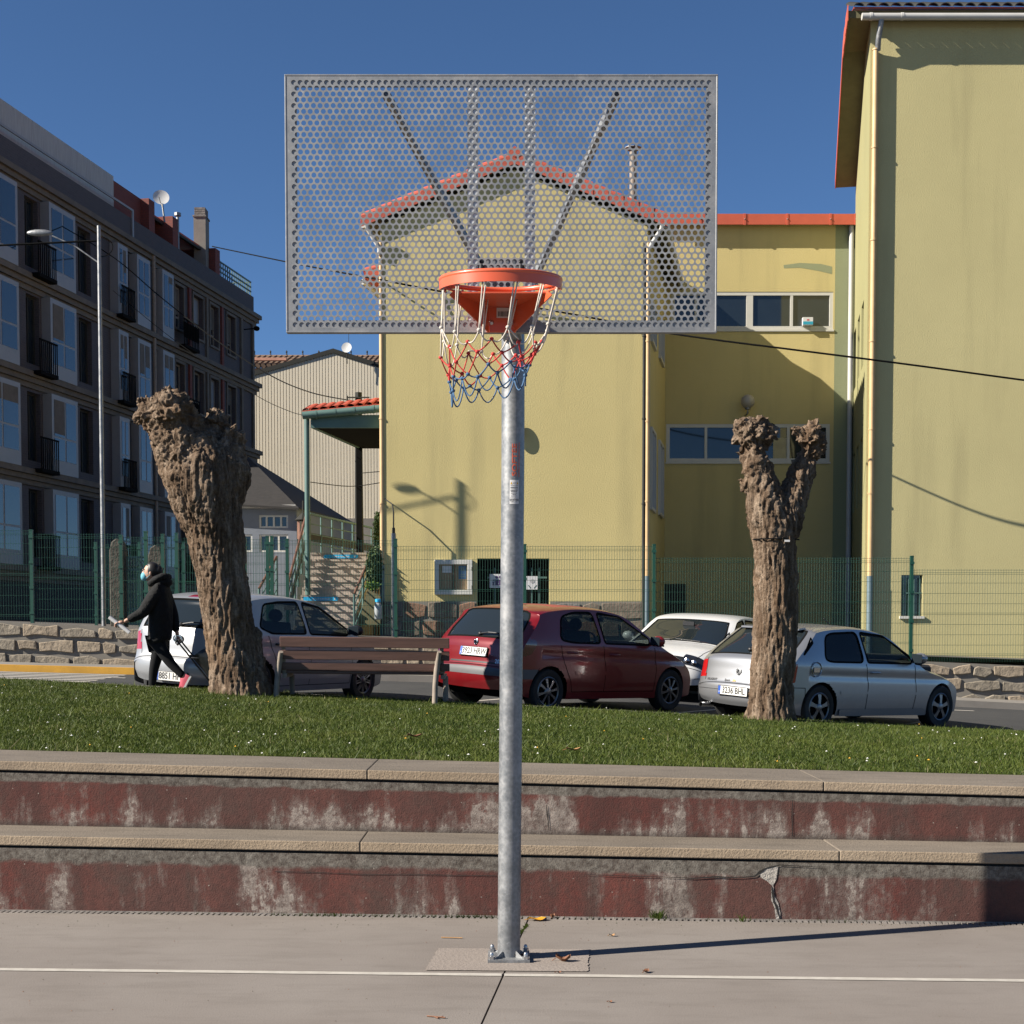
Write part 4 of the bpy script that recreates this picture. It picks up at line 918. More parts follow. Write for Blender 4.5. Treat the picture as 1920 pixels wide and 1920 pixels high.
mb = MB(); mb.cyl((mp_.x, 30.6, 1.4), (mp_.x, 30.6, mp_.z), .05, 12); obj('post', mb, MT['galv_dark'], cp, smooth=50)
mb = MB(); mb.tube([(mp_.x, 30.6, mp_.z), (mp_.x, 30.6, pz(960, 30.6)), (mp_.x - .04, 30.75, pz(945, 30.7)), (pxx(722, 30.95), 30.94, pz(935, 30.9))], .016, 8); mb.cyl((mp_.x, 30.6, mp_.z - .05), (mp_.x, 30.6, mp_.z + .12), .035, 10); obj('cable', mb, MT['dark_pipe'], cp, smooth=50)

# ---- recessed wing
YW = 36.5; WF = Fr((0, YW), (1, 0), (0, -1))
WX0, WX1 = pxx(1232, YW), pxx(1596, YW)
wing = thing('recessed_wing', 'recessed yellow wing with two window bands and red fascia between gable and tall block', 'building', (WX0, YW, 1.2))
r1 = (pxx(1256, YW), pxx(1557, YW), pz(618, YW), pz(547, YW)); r2 = (pxx(1248, YW), pxx(1553, YW), pz(866, YW), pz(795, YW))
OVW = .24; zt = pz(421, YW - OVW); zt1 = pz(401, YW - OVW)
mb = MB(); WF.wall(mb, WX0 - 1, pxx(1560, YW), .9, zt + .1, [r1, r2], .14); obj('wall', mb, MT['yellow'], wing)
mb = MB(); WF.wall(mb, pxx(1560, YW), WX1 + .6, .9, zt + .1, [], .14); obj('repainted_wall', mb, MT['paleg'], wing)
mb = MB(); q = [P(x, y, YW) + Vector((0, -.003, 0)) for x, y in ((1469, 497), (1500, 493), (1540, 495), (1560, 500), (1560, 514), (1535, 508), (1500, 502), (1470, 503))]; mb.poly(q[::-1]); obj('paint_smear', mb, MT['paleg'], wing)
window(WF, wing, *r1, mull=((pxx(1302, YW), .07), (pxx(1402, YW), .17), (pxx(1480, YW), .07)), fw=.09, n=-.04)
w2 = window(WF, wing, *r2, mull=((pxx(1322, YW), .07), (pxx(1401, YW), .12), (pxx(1476, YW), .07)), fw=.09, n=-.04)
mb = MB(); WF.box(mb, pxx(1448, YW), pxx(1474, YW), r2[2] + .09, r2[3] - .35, -.05, -.043); obj('blind', mb, M('beige_blind', (.55, .48, .28), .9), w2)
for h in (r1, r2): mb = MB(); WF.box(mb, h[0] - .02, h[1] + .02, h[2] - .05, h[2] - .002, -.1, .03); obj('sill', mb, MT['wframe'], wing)
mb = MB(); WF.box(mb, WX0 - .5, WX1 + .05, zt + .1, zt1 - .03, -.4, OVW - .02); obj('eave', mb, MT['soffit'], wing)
fx = [1250, 1310, 1392, 1471, 1551, 1598]
for k, (a, b) in enumerate(zip(fx, fx[1:])):
    mb = MB(); u0, u1 = pxx(a, YW - OVW), pxx(b, YW - OVW) + .06; z0, z1 = zt, zt1; o_ = OVW - .02; WF.box(mb, u0, u1, z0, z1, o_ + .006 * (k % 2), o_ + .023 + .006 * (k % 2)); WF.box(mb, u1 - .1, u1 - .04, z0 - .012, z1 + .004, o_ + .018, o_ + .038)
    fa = obj('fascia_panel', mb, MT['fascia'], wing); mb = MB(); mb.sphere(WF.p(u1 - .07, (z0 + z1) / 2, OVW + .02), .018, 8, 6); obj('screw', mb, MT['steel'], fa)
mb = MB(); WF.box(mb, WX0 - .5, WX1, zt1 - .03, zt1 - .005, -6, OVW - .03); obj('roof', mb, MT['redtile'], wing)
x = pxx(1590, YW - .1); mb = MB(); mb.cyl((x, YW - .1, .95), (x, YW - .1, zt + .1), .065, 14); obj('downpipe', mb, MT['white_pipe'], wing, smooth=50)
gp = P(1402, 753, YW - .35); gl = thing('globe_lamp', 'opal globe lamp on a bracket on the shaded recessed wall above the right tree', 'lamp', (gp.x, YW, gp.z))
mb = MB(); mb.sphere(gp, .18, 24, 14); obj('globe', mb, MT['globe'], gl, smooth=180)
mb = MB(); mb.lathe([(.075, -.2), (.08, -.16), (.05, -.14)], gp, 16); mb.tube([gp + Vector((0, 0, -.2)), gp + Vector((0, 0, -.3)), gp + Vector((0, .34, -.3))], .022, 8); obj('bracket', mb, MT['galv_dark'], gl, smooth=50)
a, b = P(1508, 612, YW - .3), P(1527, 592, YW - .3)
bx = thing('carton', 'small white and blue carton standing in the upper window of the recessed wing', 'box', (a.x, YW + .05, a.z))
mb = MB(); WF.box(mb, a.x, b.x, r1[2] + .09, b.z, .0, .14); cb_ = obj('carton_body', mb, MT['sticker'], bx)
mb = MB(); WF.box(mb, a.x - .002, b.x + .002, r1[2] + .1, r1[2] + .18, .141, .143); obj('blue_band', mb, M('carton_blue', (.03, .35, .5), .6), cb_)
mb = MB(); WF.box(mb, (a.x + b.x) / 2 - .03, (a.x + b.x) / 2 + .03, r1[2] + .2, b.z - .05, .141, .143); obj('red_logo', mb, M('carton_red', (.6, .1, .12), .6), cb_)
mb = MB(); WF.box(mb, WX0 + .1, WX0 + .75, 1.0, pz(1095, YW), .01, .04); obj('door', mb, MT['dark_pipe'], wing)
# slanted flank windows between gable and wing
FK = Fr((XR, Y0), (.183, 1), (1, -.183))
for u0, u1, zt_, zb_ in ((.9, 2.1, 800, 955), (3.3, 4.6, 825, 965), (.9, 2.1, 560, 640), (3.3, 4.6, 600, 672)):
    yv = Y0 + u0; window(FK, gab, u0, u1, pz(zb_, yv), pz(zt_, yv), mull=((u0 + u1) / 2,), n=.03, fw=.07)

# ---- tall block on the right
YT = 31.5; TF = Fr((0, YT), (1, 0), (0, -1)); TX = pxx(1621, YT); TS = Fr((TX, YT), (.183, 1), (-1, .183))
tall = thing('tall_building', 'tall green yellow block with corner downpipe and red roof edge at the right', 'building', (TX, YT, 1.0))
zE = pz(30, YT - .5); UEND = 5.0; ZEND = pz(352, YT + UEND); wa = (pxx(1690, YT), pxx(1730, YT), pz(1155, YT), pz(1078, YT))
wins = [wa]
mb = MB(); TF.wall(mb, TX, TX + 9, .7, zE + .3, wins, .16)
sw = []
for fl_ in (0, 1, 2, 3):
    for k in (0, 1, 2): 
        z0 = 4.7 + fl_ * 3.15; sw.append((1.3 + k * 1.45, 2.1 + k * 1.45, z0, z0 + 1.5))
zr = lambda u: zE + .3 - max(0, u - 1.6) * 1.2
hole = [h for h in sw if h[3] < 11.5 or h[1] < 2.2]
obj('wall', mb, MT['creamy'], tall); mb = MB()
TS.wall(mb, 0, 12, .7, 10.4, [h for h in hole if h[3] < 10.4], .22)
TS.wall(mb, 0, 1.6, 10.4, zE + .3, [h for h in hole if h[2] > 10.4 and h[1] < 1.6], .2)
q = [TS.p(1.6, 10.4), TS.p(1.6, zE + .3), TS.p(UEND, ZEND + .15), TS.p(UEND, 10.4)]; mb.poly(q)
obj('wall', mb, MT['greeny_dimmed'], tall)  # greener side paint, darkened as well to offset its stronger sun
for h in hole:
    if h[3] < 10.4: window(TS, tall, *h, n=-.17, fw=.06)
for h in wins[1:]: window(TF, tall, *h, mull=((h[0] + h[1]) / 2,), n=-.08)
mb = MB(); TF.box(mb, wa[0], wa[1], wa[2], wa[3], -.16, -.12); obj('window_recess', mb, MT['pane'], tall)
mb = MB()
for k in range(4): x = lerp(wa[0] + .05, wa[1] - .05, k / 3); TF.box(mb, x - .01, x + .01, wa[2], wa[3] - .06, -.06, -.04)
TF.box(mb, wa[0], wa[1], wa[2] + .5, wa[2] + .53, -.065, -.035); obj('window_bars', mb, MT['teal'], tall)
mb = MB(); TF.box(mb, wa[0] - .04, wa[1] + .04, wa[2] - .06, wa[2] - .002, -.1, .05); obj('sill', mb, MT['wframe'], tall)
# roof: eave with gutter to the street, verge running back then down
ov = .5
mb = MB(); c = [TS.p(-.26, zE + .1, ov), TF.p(TX + 9, zE + .1, .26), TF.p(TX + 9, zE + .1, -1.6), TS.p(1.6, zE + .1, ov)]
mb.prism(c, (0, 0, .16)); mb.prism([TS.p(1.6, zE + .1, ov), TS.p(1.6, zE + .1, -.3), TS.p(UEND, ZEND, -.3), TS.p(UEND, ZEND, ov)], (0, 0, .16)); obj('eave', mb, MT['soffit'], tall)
mb = MB()
n = 5
for k in range(n):
    a_, b_ = lerp(-.32, 1.6, k / n), lerp(-.32, 1.6, (k + 1) / n); TS.box(mb, a_, b_ + .03, zE + .02 - .01 * k, zE + .36, ov, ov + .02 + .006 * (k % 2))
obj('verge_fascia', mb, MT['fascia'], tall)
mb = MB(); mb.prism([TS.p(1.6, zE + .08, ov + .002), TS.p(1.6, zE + .34, ov + .002), TS.p(UEND, ZEND + .24, ov + .002), TS.p(UEND, ZEND - .02, ov + .002)], TS.n * .02); obj('verge_fascia', mb, MT['fascia'], tall)
ca_, cb2 = TS.p(1.6, zE + .27, ov - .05), TS.p(6.2, zE - 5.43, ov - .05)
mb = MB(); mb.tube([TF.p(pxx(1604, YT - .3), zE + .06, .33), TF.p(TX + 9, zE + .06, .33)], .075, 12)
for px in (1627, 1685): x = pxx(px, YT - .6); mb.cyl(TF.p(x - .03, zE + .06, .33), TF.p(x + .03, zE + .06, .33), .085, 12)
obj('gutter', mb, MT['white_pipe'], tall, smooth=50)
src1 = None
for k in range(34):
    x = TX - .35 + k * .27
    if src1 is None:
        mb = MB(); m_ = 6; sec = lambda y, z: [Vector((x + .115 * math.cos(math.pi * i / m_), y, z + .085 * math.sin(math.pi * i / m_))) for i in range(m_ + 1)] + [Vector((x + .1 * math.cos(math.pi * i / m_), y, z + .07 * math.sin(math.pi * i / m_))) for i in range(m_, -1, -1)]
        a_, b_ = sec(YT - .38, zE + .26), sec(YT + .4, zE + .62); l_ = len(a_)
        mb.add(a_ + b_, [(i, i + l_, (i + 1) % l_ + l_, (i + 1) % l_) for i in range(l_)] + [tuple(range(l_)), tuple(range(2 * l_ - 1, l_ - 1, -1))]); src1 = obj('tile', mb, MT['dark_pipe'], tall, smooth=40); x00 = x
    else: again(src1, Vector((x - x00, 0, 0)))
mb = MB(); mb.prism([(TX - .45, YT - .28, zE + .26), (TX + 9, YT - .28, zE + .26), (TX + 9, YT + 5, zE + 2.1), (TX + .6, YT + 5, zE + 2.1)], (0, 0, .03)); obj('roof', mb, MT['redtile'], tall)
yv = YT - .09
pts = [(P(1653, 27, YT - .33)), P(1652, 42, YT - .3), P(1647, 75, YT - .2), P(1646, 95, yv)]
mb = MB(); mb.tube(pts, .06, 14); obj('pipe_bend', mb, MT['galv'], tall, smooth=50)
mb = MB(); top, mid, bot = P(1646, 92, yv), P(1631, 1080, yv), P(1631, 1190, yv); mb.cyl(mid, (mid.x, yv, top.z), .062, 14)
for py in (93, 277, 450, 640, 805, 925): z = pz(py, yv); mb.cyl((mid.x, yv, z - .015), (mid.x, yv, z + .015), .075, 14)
dpo = obj('downpipe', mb, MT['cream_pipe'], tall, smooth=50)
mb = MB(); mb.cyl((mid.x, yv, .8), mid, .068, 14); obj('downpipe_foot', mb, MT['blue_pipe'], dpo, smooth=50)

# ---- corrugated hall, tiled house behind, low slated house
YH = 72; HF = Fr((0, YH), (1, 0), (0, -1)); hall = thing('corrugated_hall', 'cream corrugated metal hall with a low gable behind the green canopy', 'building', (pxx(470, YH), YH, 1.5))
ap = P(625, 661, YH); hl, hr = pxx(400, YH), pxx(800, YH)
def hz(x): return ap.z - (ap.x - x) * .282 if x < ap.x else ap.z - (x - ap.x) * .318
mb = MB(); pt = .154; k = 0; x = hl; vs = []
while x < hr:
    for dx, dn in ((0, 0), (.112, 0), (.122, -.022), (.145, -.022)): vs.append((x + dx, dn))
    x += pt
for (xa, na_), (xb, nb_) in zip(vs, vs[1:]):
    mb.poly([(xa, YH - na_, 1.2), (xb, YH - nb_, 1.2), (xb, YH - nb_, hz(xb)), (xa, YH - na_, hz(xa))])
obj('corrugated_wall', mb, M('cream_cladding', (.80, .71, .55), .55, var=.05, scale=.5), hall)
mb = MB()
for a_, b_ in ((hl, ap.x), (ap.x, hr)):
    mb.prism([(a_, YH - .06, hz(a_) - .02), (b_, YH - .06, hz(b_) - .02), (b_, YH - .06, hz(b_) + .2), (a_, YH - .06, hz(a_) + .2)], (0, .12, 0))
obj('verge_trim', mb, MT['dark_pipe'], hall)
mb = MB()
for a_, b_ in ((hl, ap.x), (ap.x, hr)): mb.prism([(a_, YH + .07, hz(a_)), (b_, YH + .07, hz(b_)), sk((b_, YH, hz(b_)), 9), sk((a_, YH, hz(a_)), 9)], (0, 0, .08))
obj('roof', mb, MT['dark_pipe'], hall)
mb = MB(); HF.box(mb, hl, hr, 1.2, pz(972, YH), .0, .06); obj('base_wall', mb, MT['pave'], hall)
YB = 86; bh = thing('tiled_house', 'house with brown ridge tiles showing above the corrugated hall roof', 'building', (pxx(468, YB), YB, 1.5))
a, b = P(420, 690, YB), P(760, 652, YB)
mb = MB(); rows = 5
for k in range(int((b.x - a.x) / .34)):
    x = a.x + k * .34
    for r_ in range(rows):
        t0, t1 = r_ / rows, (r_ + 1.1) / rows
        mb.tube([(x + t0 * .25, YB + t0 * 3, lerp(pz(687, YB), b.z, t0) + .02), (x + t1 * .25, YB + t1 * 3, lerp(pz(687, YB), b.z, t1) - .02)], .17, 6)
mb.cyl((a.x, YB + 3.1, b.z + .02), (b.x + 3, YB + 3.1, b.z + .02), .16, 8)
obj('roof_tiles', mb, M('brown_roof_tile', (.20, .125, .08), .9, var=.3, scale=3), bh, smooth=40, kind='stuff')
mb = MB(); mb.box(a.x, b.x + 3, YB + .2, YB + 6, 1.2, pz(689, YB)); obj('wall', mb, M('pink_wall', (.5, .3, .2), .9), bh)
mb = MB(); mb.box(a.x, pxx(540, YB), YB - .1, YB + .19, pz(676, YB), pz(671, YB)); obj('fascia', mb, M('salmon_fascia', (.62, .3, .2), .8), bh)
for px in range(480, 720, 30):
    z = b.z + .2; x = pxx(px, YB + 3); mb = MB(); mb.lathe([(.06, 0), (.03, .1), (.07, .16), (.0, .28)], (x, YB + 3.1, z), 8); obj('ridge_finial', mb, MT['dark_pipe'], bh)
d0 = P(650, 652, 71.5); ds = thing('satellite_dish', 'small white satellite dish on the ridge above the corrugated hall', 'satellite dish', (d0.x, 71.5, d0.z - .6))
dish(ds, d0, .26, (-.15, -1, .15)); mb = MB(); mb.cyl(d0 + Vector((0, .03, 0)), d0 + Vector((.02, .05, -.8)), .02, 6); mb.cyl(d0 + Vector((.1, .05, -.3)), d0 + Vector((.1, .05, .7)), .012, 5); obj('mast', mb, MT['dark_pipe'], ds)
YS = 41; lowh = thing('low_house', 'low white house with dark slate hip roof in shade behind the leaning tree', 'building', (pxx(455, YS), YS, 1.5))
slate = M('slate_roof', (.026, .023, .022), .8, var=.35, scale=6, stretch=(1, 1, 4)); slate_sunlit = M('sunlit_slate_roof', (.17, .145, .115), .85, var=.3, scale=8, stretch=(6, 1, 1))  # second one: unused lighter copy of the slate, coloured for a sun patch
SF = Fr((0, YS), (1, 0), (0, -1))
wx0, wx1 = pxx(400, YS), pxx(557, YS); zW = pz(950, YS)
h1 = (pxx(487, YS), pxx(541, YS), pz(990, YS), pz(966, YS)); h2 = (pxx(487, YS), pxx(541, YS), pz(1035, YS), pz(1002, YS)); h3 = (pxx(455, YS), pxx(474, YS), pz(1035, YS), pz(1002, YS))
lw = MB(); SF.wall(lw, wx0, wx1, 1.2, zW, [h1, h2, h3], .12)
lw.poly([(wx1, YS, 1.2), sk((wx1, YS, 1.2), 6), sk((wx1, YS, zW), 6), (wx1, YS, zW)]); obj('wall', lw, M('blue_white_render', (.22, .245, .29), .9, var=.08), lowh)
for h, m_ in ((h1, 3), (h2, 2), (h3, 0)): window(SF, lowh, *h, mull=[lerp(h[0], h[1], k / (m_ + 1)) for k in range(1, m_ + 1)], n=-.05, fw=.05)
ra = P(466, 857, YS + 2.2)
mb = MB(); e0 = Vector((wx0 - .3, YS - .3, pz(941, YS - .3))); ek = P(560, 952, YS - .3); ef = sk(ek, 5.2); ef.z = ek.z
mb.poly([e0, ek, ra, Vector((wx0 - .3, YS + 2.2, ra.z + .5))]); mb.poly([ek, ef, ra]); mb.poly([e0 + Vector((0, 0, -.06)), ek + Vector((0, 0, -.06)), ek, e0]); obj('roof', mb, slate, lowh)
mb = MB(); SF.box(mb, wx0, wx1, zW - .05, zW + .04, -.1, .2); obj('eave', mb, MT['sticker'], lowh)
lp = P(568, 988, YS - .3); ln = thing('lantern', 'small hanging wall lantern on the low white house', 'lantern', (lp.x, YS, lp.z))
mb = MB(); mb.lathe([(.0, .42), (.03, .4), (.24, .2), (.22, .18)], lp, 8); mb.tube([lp + Vector((0, 0, .4)), lp + Vector((0, 0, .75)), lp + Vector((0, .3, .75))], .02, 6); obj('hood', mb, MT['dark_pipe'], ln)
mb = MB()
for k in range(3): mb.box(lp.x - .16 + k * .13, lp.x - .09 + k * .13, lp.y - .04, lp.y + .04, lp.z - .35, lp.z + .16)
obj('tube', mb, M('salmon_tube', (.55, .3, .22), .6), ln)

# ---- apartment block along the side street (left), in shade
AX0 = -23.9; an_ = Vector((.187, 1, 0)).normalized(); AF = Fr((AX0, 0), (.187, 1), (1, -.187)); kU = math.sqrt(1 + .187 ** 2)
def aU(px): return AX0 / ((px - 960) / FPX - .187) * kU
apt = thing('apartment_block', 'shaded four storey brick apartment block with glazed bays along the side street', 'building', (AX0 + .187 * 64, 64, .8))
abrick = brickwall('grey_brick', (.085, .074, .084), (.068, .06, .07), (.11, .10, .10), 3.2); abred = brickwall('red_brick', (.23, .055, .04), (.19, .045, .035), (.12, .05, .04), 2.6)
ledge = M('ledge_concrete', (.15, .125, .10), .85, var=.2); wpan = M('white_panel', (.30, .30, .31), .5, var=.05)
LV = [3.75, 6.85, 9.95, 13.02, 16.12]; UE = aU(481); U0 = 40 * kU
bays = [(aU(252), aU(274)), (aU(299), aU(318)), (aU(216), aU(232)) , (42.0 * kU, 44.0 * kU), (46 * kU, 47.6 * kU)]
wn = [(aU(334), aU(350)), (aU(368), aU(386)), (aU(399), aU(414)), (aU(430), aU(445))]
dk = [(aU(233), aU(250)), (45 * kU, 45.8 * kU), (48.4 * kU, 49.3 * kU)]
holes = []
for f in range(4):
    z0 = LV[f]
    for a_, b_ in wn: holes.append((a_, b_, z0 + .75, z0 + 2.45))
    for a_, b_ in dk: holes.append((a_, b_, z0 + .3, z0 + 2.5))
mb = MB(); AF.wall(mb, U0, UE, .5, 16.95, holes, .28)
mb.poly([AF.p(UE, .5), AF.p(UE, .5, -9), AF.p(UE, 16.95, -9), AF.p(UE, 16.95)][::-1]); mb.poly([AF.p(U0, 16.95, -9), AF.p(UE, 16.95, -9), AF.p(UE, 16.95, 0), AF.p(U0, 16.95, 0)])
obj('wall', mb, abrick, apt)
for z in LV:
    mb = MB(); AF.box(mb, U0, UE + .25, z - .18, z, .0, .3); AF.box(mb, U0, UE + .2, z - .34, z - .18, .0, .18); AF.box(mb, U0, UE + .12, z - .5, z - .34, 0, .08); obj('ledge', mb, ledge, apt)
for f in range(4):
    z0 = LV[f]
    for a_, b_ in wn:
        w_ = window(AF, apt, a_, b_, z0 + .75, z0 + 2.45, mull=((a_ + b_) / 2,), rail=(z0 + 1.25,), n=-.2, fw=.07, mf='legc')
        bl_ = random.random()
        if bl_ > .35: mb = MB(); AF.box(mb, a_ + .07, b_ - .07, z0 + 2.38 - 1.5 * random.uniform(.15, .8), z0 + 2.38, -.188, -.178); obj('blind', mb, wpan if bl_ > .6 else ledge, w_)
        mb = MB(); AF.box(mb, a_ - .08, b_ + .08, z0 + .66, z0 + .75, -.1, .07); AF.box(mb, a_ - .1, a_ - .002, z0 + .75, z0 + 2.55, .001, .05); AF.box(mb, b_ + .002, b_ + .1, z0 + .75, z0 + 2.55, .001, .05); AF.box(mb, a_ - .1, b_ + .1, z0 + 2.452, z0 + 2.56, .001, .055); obj('window_surround', mb, ledge, w_)
    for a_, b_ in dk: window(AF, apt, a_, b_, z0 + .3, z0 + 2.5, mull=((a_ + b_) / 2,), n=-.2, fw=.06, mf='dark_pipe')
    for i, (a_, b_) in enumerate(bays):
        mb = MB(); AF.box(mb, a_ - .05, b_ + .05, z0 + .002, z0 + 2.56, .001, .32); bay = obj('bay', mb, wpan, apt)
        u_ = lerp(a_, b_, .5)
        for c_, d_ in ((a_ + .1, u_ - .05), (u_ + .05, b_ - .1)):
            for e_, f_ in ((.45, 1.15), (1.22, 2.4)):
                mb = MB(); AF.box(mb, c_, d_, z0 + e_, z0 + f_, .322, .33); obj('pane', mb, MT['pane'], bay)
                if f_ > 2 and random.random() > .55: mb = MB(); AF.box(mb, c_, d_, f_ + z0 - random.choice((.25, .5, .8, 1.1)), z0 + f_, .3305, .333); obj('blind', mb, ledge, bay)
    for a_, b_ in ((wn[0][0] - .25, wn[0][1] + .35), (aU(212), aU(236)), (44.9 * kU, 46 * kU)):
        mb = MB(); AF.box(mb, a_, b_, z0 - .1, z0 + .02, .02, .55)
        n = 9
        for k in range(n + 1): u_ = lerp(a_ + .02, b_ - .02, k / n); AF.box(mb, u_ - .012, u_ + .012, z0 + .02, z0 + .98, .5, .53)
        AF.box(mb, a_, b_, z0 + .98, z0 + 1.03, .49, .54); AF.box(mb, a_, b_, z0 + .3, z0 + .9, .485, .492) if a_ == wn[0][0] - .25 else None
        obj('balcony', mb, MT['blackm'], apt)
for px in (282, 323, 360, 392, 420, 456, 477):   # pilasters and rainwater pipes between the bays
    u_ = aU(px); mb = MB()
    for f in range(4): AF.box(mb, u_ - .1, u_ + .1, LV[f] + .01, LV[f + 1] - .51, .001, .09)
    obj('pilaster', mb, abred if px in (323, 360, 420) else ledge, apt)
u_ = aU(287); mb = MB(); mb.cyl(AF.p(u_, 3, .2), AF.p(u_, 16, .2), .07, 10); obj('downpipe', mb, MT['legc'], apt)
mb = MB(); AF.box(mb, U0, UE, .5, 3.2, .002, .05); obj('shop_front', mb, MT['dark_pipe'], apt)
# attic storey behind a terrace, red brick screens, chimney, dish
mb = MB(); AF.box(mb, U0, aU(432), 16.96, 18.0, -4, -1.7); obj('attic_wall', mb, MT['blackm'], apt)
mb = MB(); a0_, a1_ = U0, aU(436)
mb.prism([AF.p(a0_, 17.85, -.5), AF.p(a1_, 17.85, -.5), AF.p(a1_, 19.2, -6), AF.p(a0_, 19.2, -6)], (0, 0, .14)); rf_ = obj('attic_roof', mb, MT['redtile'], apt)
mb = MB(); AF.box(mb, a0_, a1_, 17.76, 17.86, -.52, -.4); obj('gutter', mb, MT['dark_pipe'], rf_)
for px0, px1, zt_ in ((236, 300, 18.15), (335, 343, 18.1), (412, 420, 18.0)):
    mb = MB(); a_, b_ = aU(px0), aU(px1); AF.box(mb, b_ - .5, b_, 16.96, zt_, -2.2, -.02); AF.box(mb, a_, b_ - .5, 16.96, zt_ - .01, -2.0, -.35) if px0 == 236 else None; obj('party_wall', mb, abred, apt)
mb = MB(); AF.box(mb, U0, aU(238), 16.96, 18.25, -.9, -.3); obj('corrugated_screen', mb, M('pale_cladding', (.45, .43, .4), .6, var=.3, scale=14, stretch=(4, 4, .1)), apt)
mb = MB(); a_, b_ = aU(422), UE
for k in range(16): u_ = lerp(a_, b_ - .05, k / 15); AF.box(mb, u_ - .015, u_ + .015, 16.95, 17.62, -.15, -.11)
for z in (17.2, 17.4, 17.62): AF.box(mb, a_, b_, z - .025, z + .025, -.16, -.1)
mb.obox(AF.p(b_ - .03, 17.62, -2.2), AF.n * 2.1, AF.d * .02, (0, 0, .02))
for k in range(6): u_ = b_ - .03; mb.obox(AF.p(u_, 17.3, -.3 - k * .8), AF.n * .02, AF.d * .02, (0, 0, .33))
obj('balustrade', mb, MT['teal'], apt)
wl = [aU(212), aU(250)]; mb = MB(); AF.box(mb, U0, aU(258), 17.2, 17.28, .01, .06); AF.box(mb, aU(255.5), aU(258), 15.7, 17.2, .01, .06); obj('awning_frame', mb, wpan, apt)
def far_stack(px, py0, py1, n): pass
uC = 60 * kU
cpos = AF.p(aU(398), 0, -3.2); Yc = cpos.y
cz0, cz1 = 17.0, pz(394, Yc); hw_ = 11.0 / FPX * Yc
ch = thing('chimney', 'rendered chimney with a louvred cap on the dark apartment block', 'chimney', (pxx(384, Yc), Yc, cz0))
xc = pxx(384, Yc)
mb = MB(); mb.box(xc - hw_, xc + hw_, Yc - .35, Yc + .35, cz0, pz(410, Yc)); obj('stack', mb, MT['pave'], ch)
mb = MB()
for k in range(4): z = lerp(pz(410, Yc) + .08, cz1, k / 3); mb.box(xc - hw_ * .9, xc + hw_ * .9, Yc - .3, Yc + .3, z - .05, z + .03)
mb.box(xc - hw_ * .6, xc + hw_ * .6, Yc - .2, Yc + .2, pz(410, Yc), cz1); mb.box(xc - hw_ * 1.12, xc + hw_ * 1.12, Yc - .4, Yc + .4, pz(411, Yc), pz(408, Yc)); obj('cap', mb, MT['stone_g'], ch)
q = P(333, 405, 57); v = thing('vent_pipe', 'thin metal vent pipe on the red brick screen of the apartment block', 'vent', (q.x, 57, 18.6)); mb = MB(); mb.cyl((q.x, 57, 17.0), (q.x, 57, q.z), .06, 8); mb.cyl((q.x, 57, q.z), (q.x, 57, q.z + .12), .14, 8); obj('pipe', mb, MT['galv_dark'], v)
q = P(302, 371, 53); ds = thing('satellite_dish', 'large pale satellite dish on top of the dark apartment block', 'satellite dish', (q.x, 53, 19))
dish(ds, q, .3, (.25, -1, .3)); mb = MB(); mb.cyl(q + Vector((0, .1, -.05)), (q.x + .1, 53.1, 17.0), .035, 8); mb.tube([q + Vector((0, -.0, -.28)), q + Vector((0, -.32, -.05))], .015, 5); obj('mast', mb, MT['galv_dark'], ds)
q = P(477, 616, 63); fl = thing('wall_floodlight', 'small dark floodlight on a bracket at the far corner of the apartment block', 'floodlight', (q.x, 63, q.z)); mb = MB(); mb.cyl(q + Vector((-.5, .2, 0)), q, .025, 6); mb.sphere(q + Vector((.1, 0, 0)), (.14, .14, .11), 10, 8); obj('head', mb, MT['blackm'], fl)

# ---- canopy, stairs and railings left of the gable
YC = 31.4; c0, c1 = P(573, 806, YC), P(713, 776, YC)
can = thing('canopy', 'green steel canopy with red tiles over the school entrance left of the gable', 'canopy', (c0.x, YC, 1.5))
zS = pz(802, YC); zB = pz(778, YC); xr = XL - .03; DC = 3.7
mb = MB(); mb.box(c0.x + .12, xr, YC, YC + .08, zS, zB); mb.prism([(c0.x + .12, YC + .085, zS), (c0.x + .2, YC + .085, zS), sk((c0.x + .2, YC, zS), DC), sk((c0.x + .12, YC, zS), DC)], (0, 0, .3)); obj('beam', mb, MT['teal'], can)
mb = MB(); mb.prism([(c0.x + .2, YC + .082, zS + .02), (xr, YC + .082, zS + .02), (xr, YC + DC, zS + .02), sk((c0.x + .2, YC, zS + .02), DC)], (0, 0, .04)); obj('ceiling', mb, MT['blackm'], can)  # ceiling and rear post coloured black for the deep shade under the canopy
mb = MB(); gz = lambda t: lerp(pz(779, YC - .1), pz(766, YC - .1), t)
mb.tube([(c0.x - .05, YC - .1, gz(0)), (xr, YC - .1, gz(1))], .085, 12)
for k in range(4): t = (k + .6) / 4; mb.cyl((lerp(c0.x, xr, t) - .02, YC - .1, gz(t)), (lerp(c0.x, xr, t) + .02, YC - .1, gz(t)), .095, 12)
obj('gutter', mb, MT['teal'], can, smooth=50)
src2 = None; nT = 9
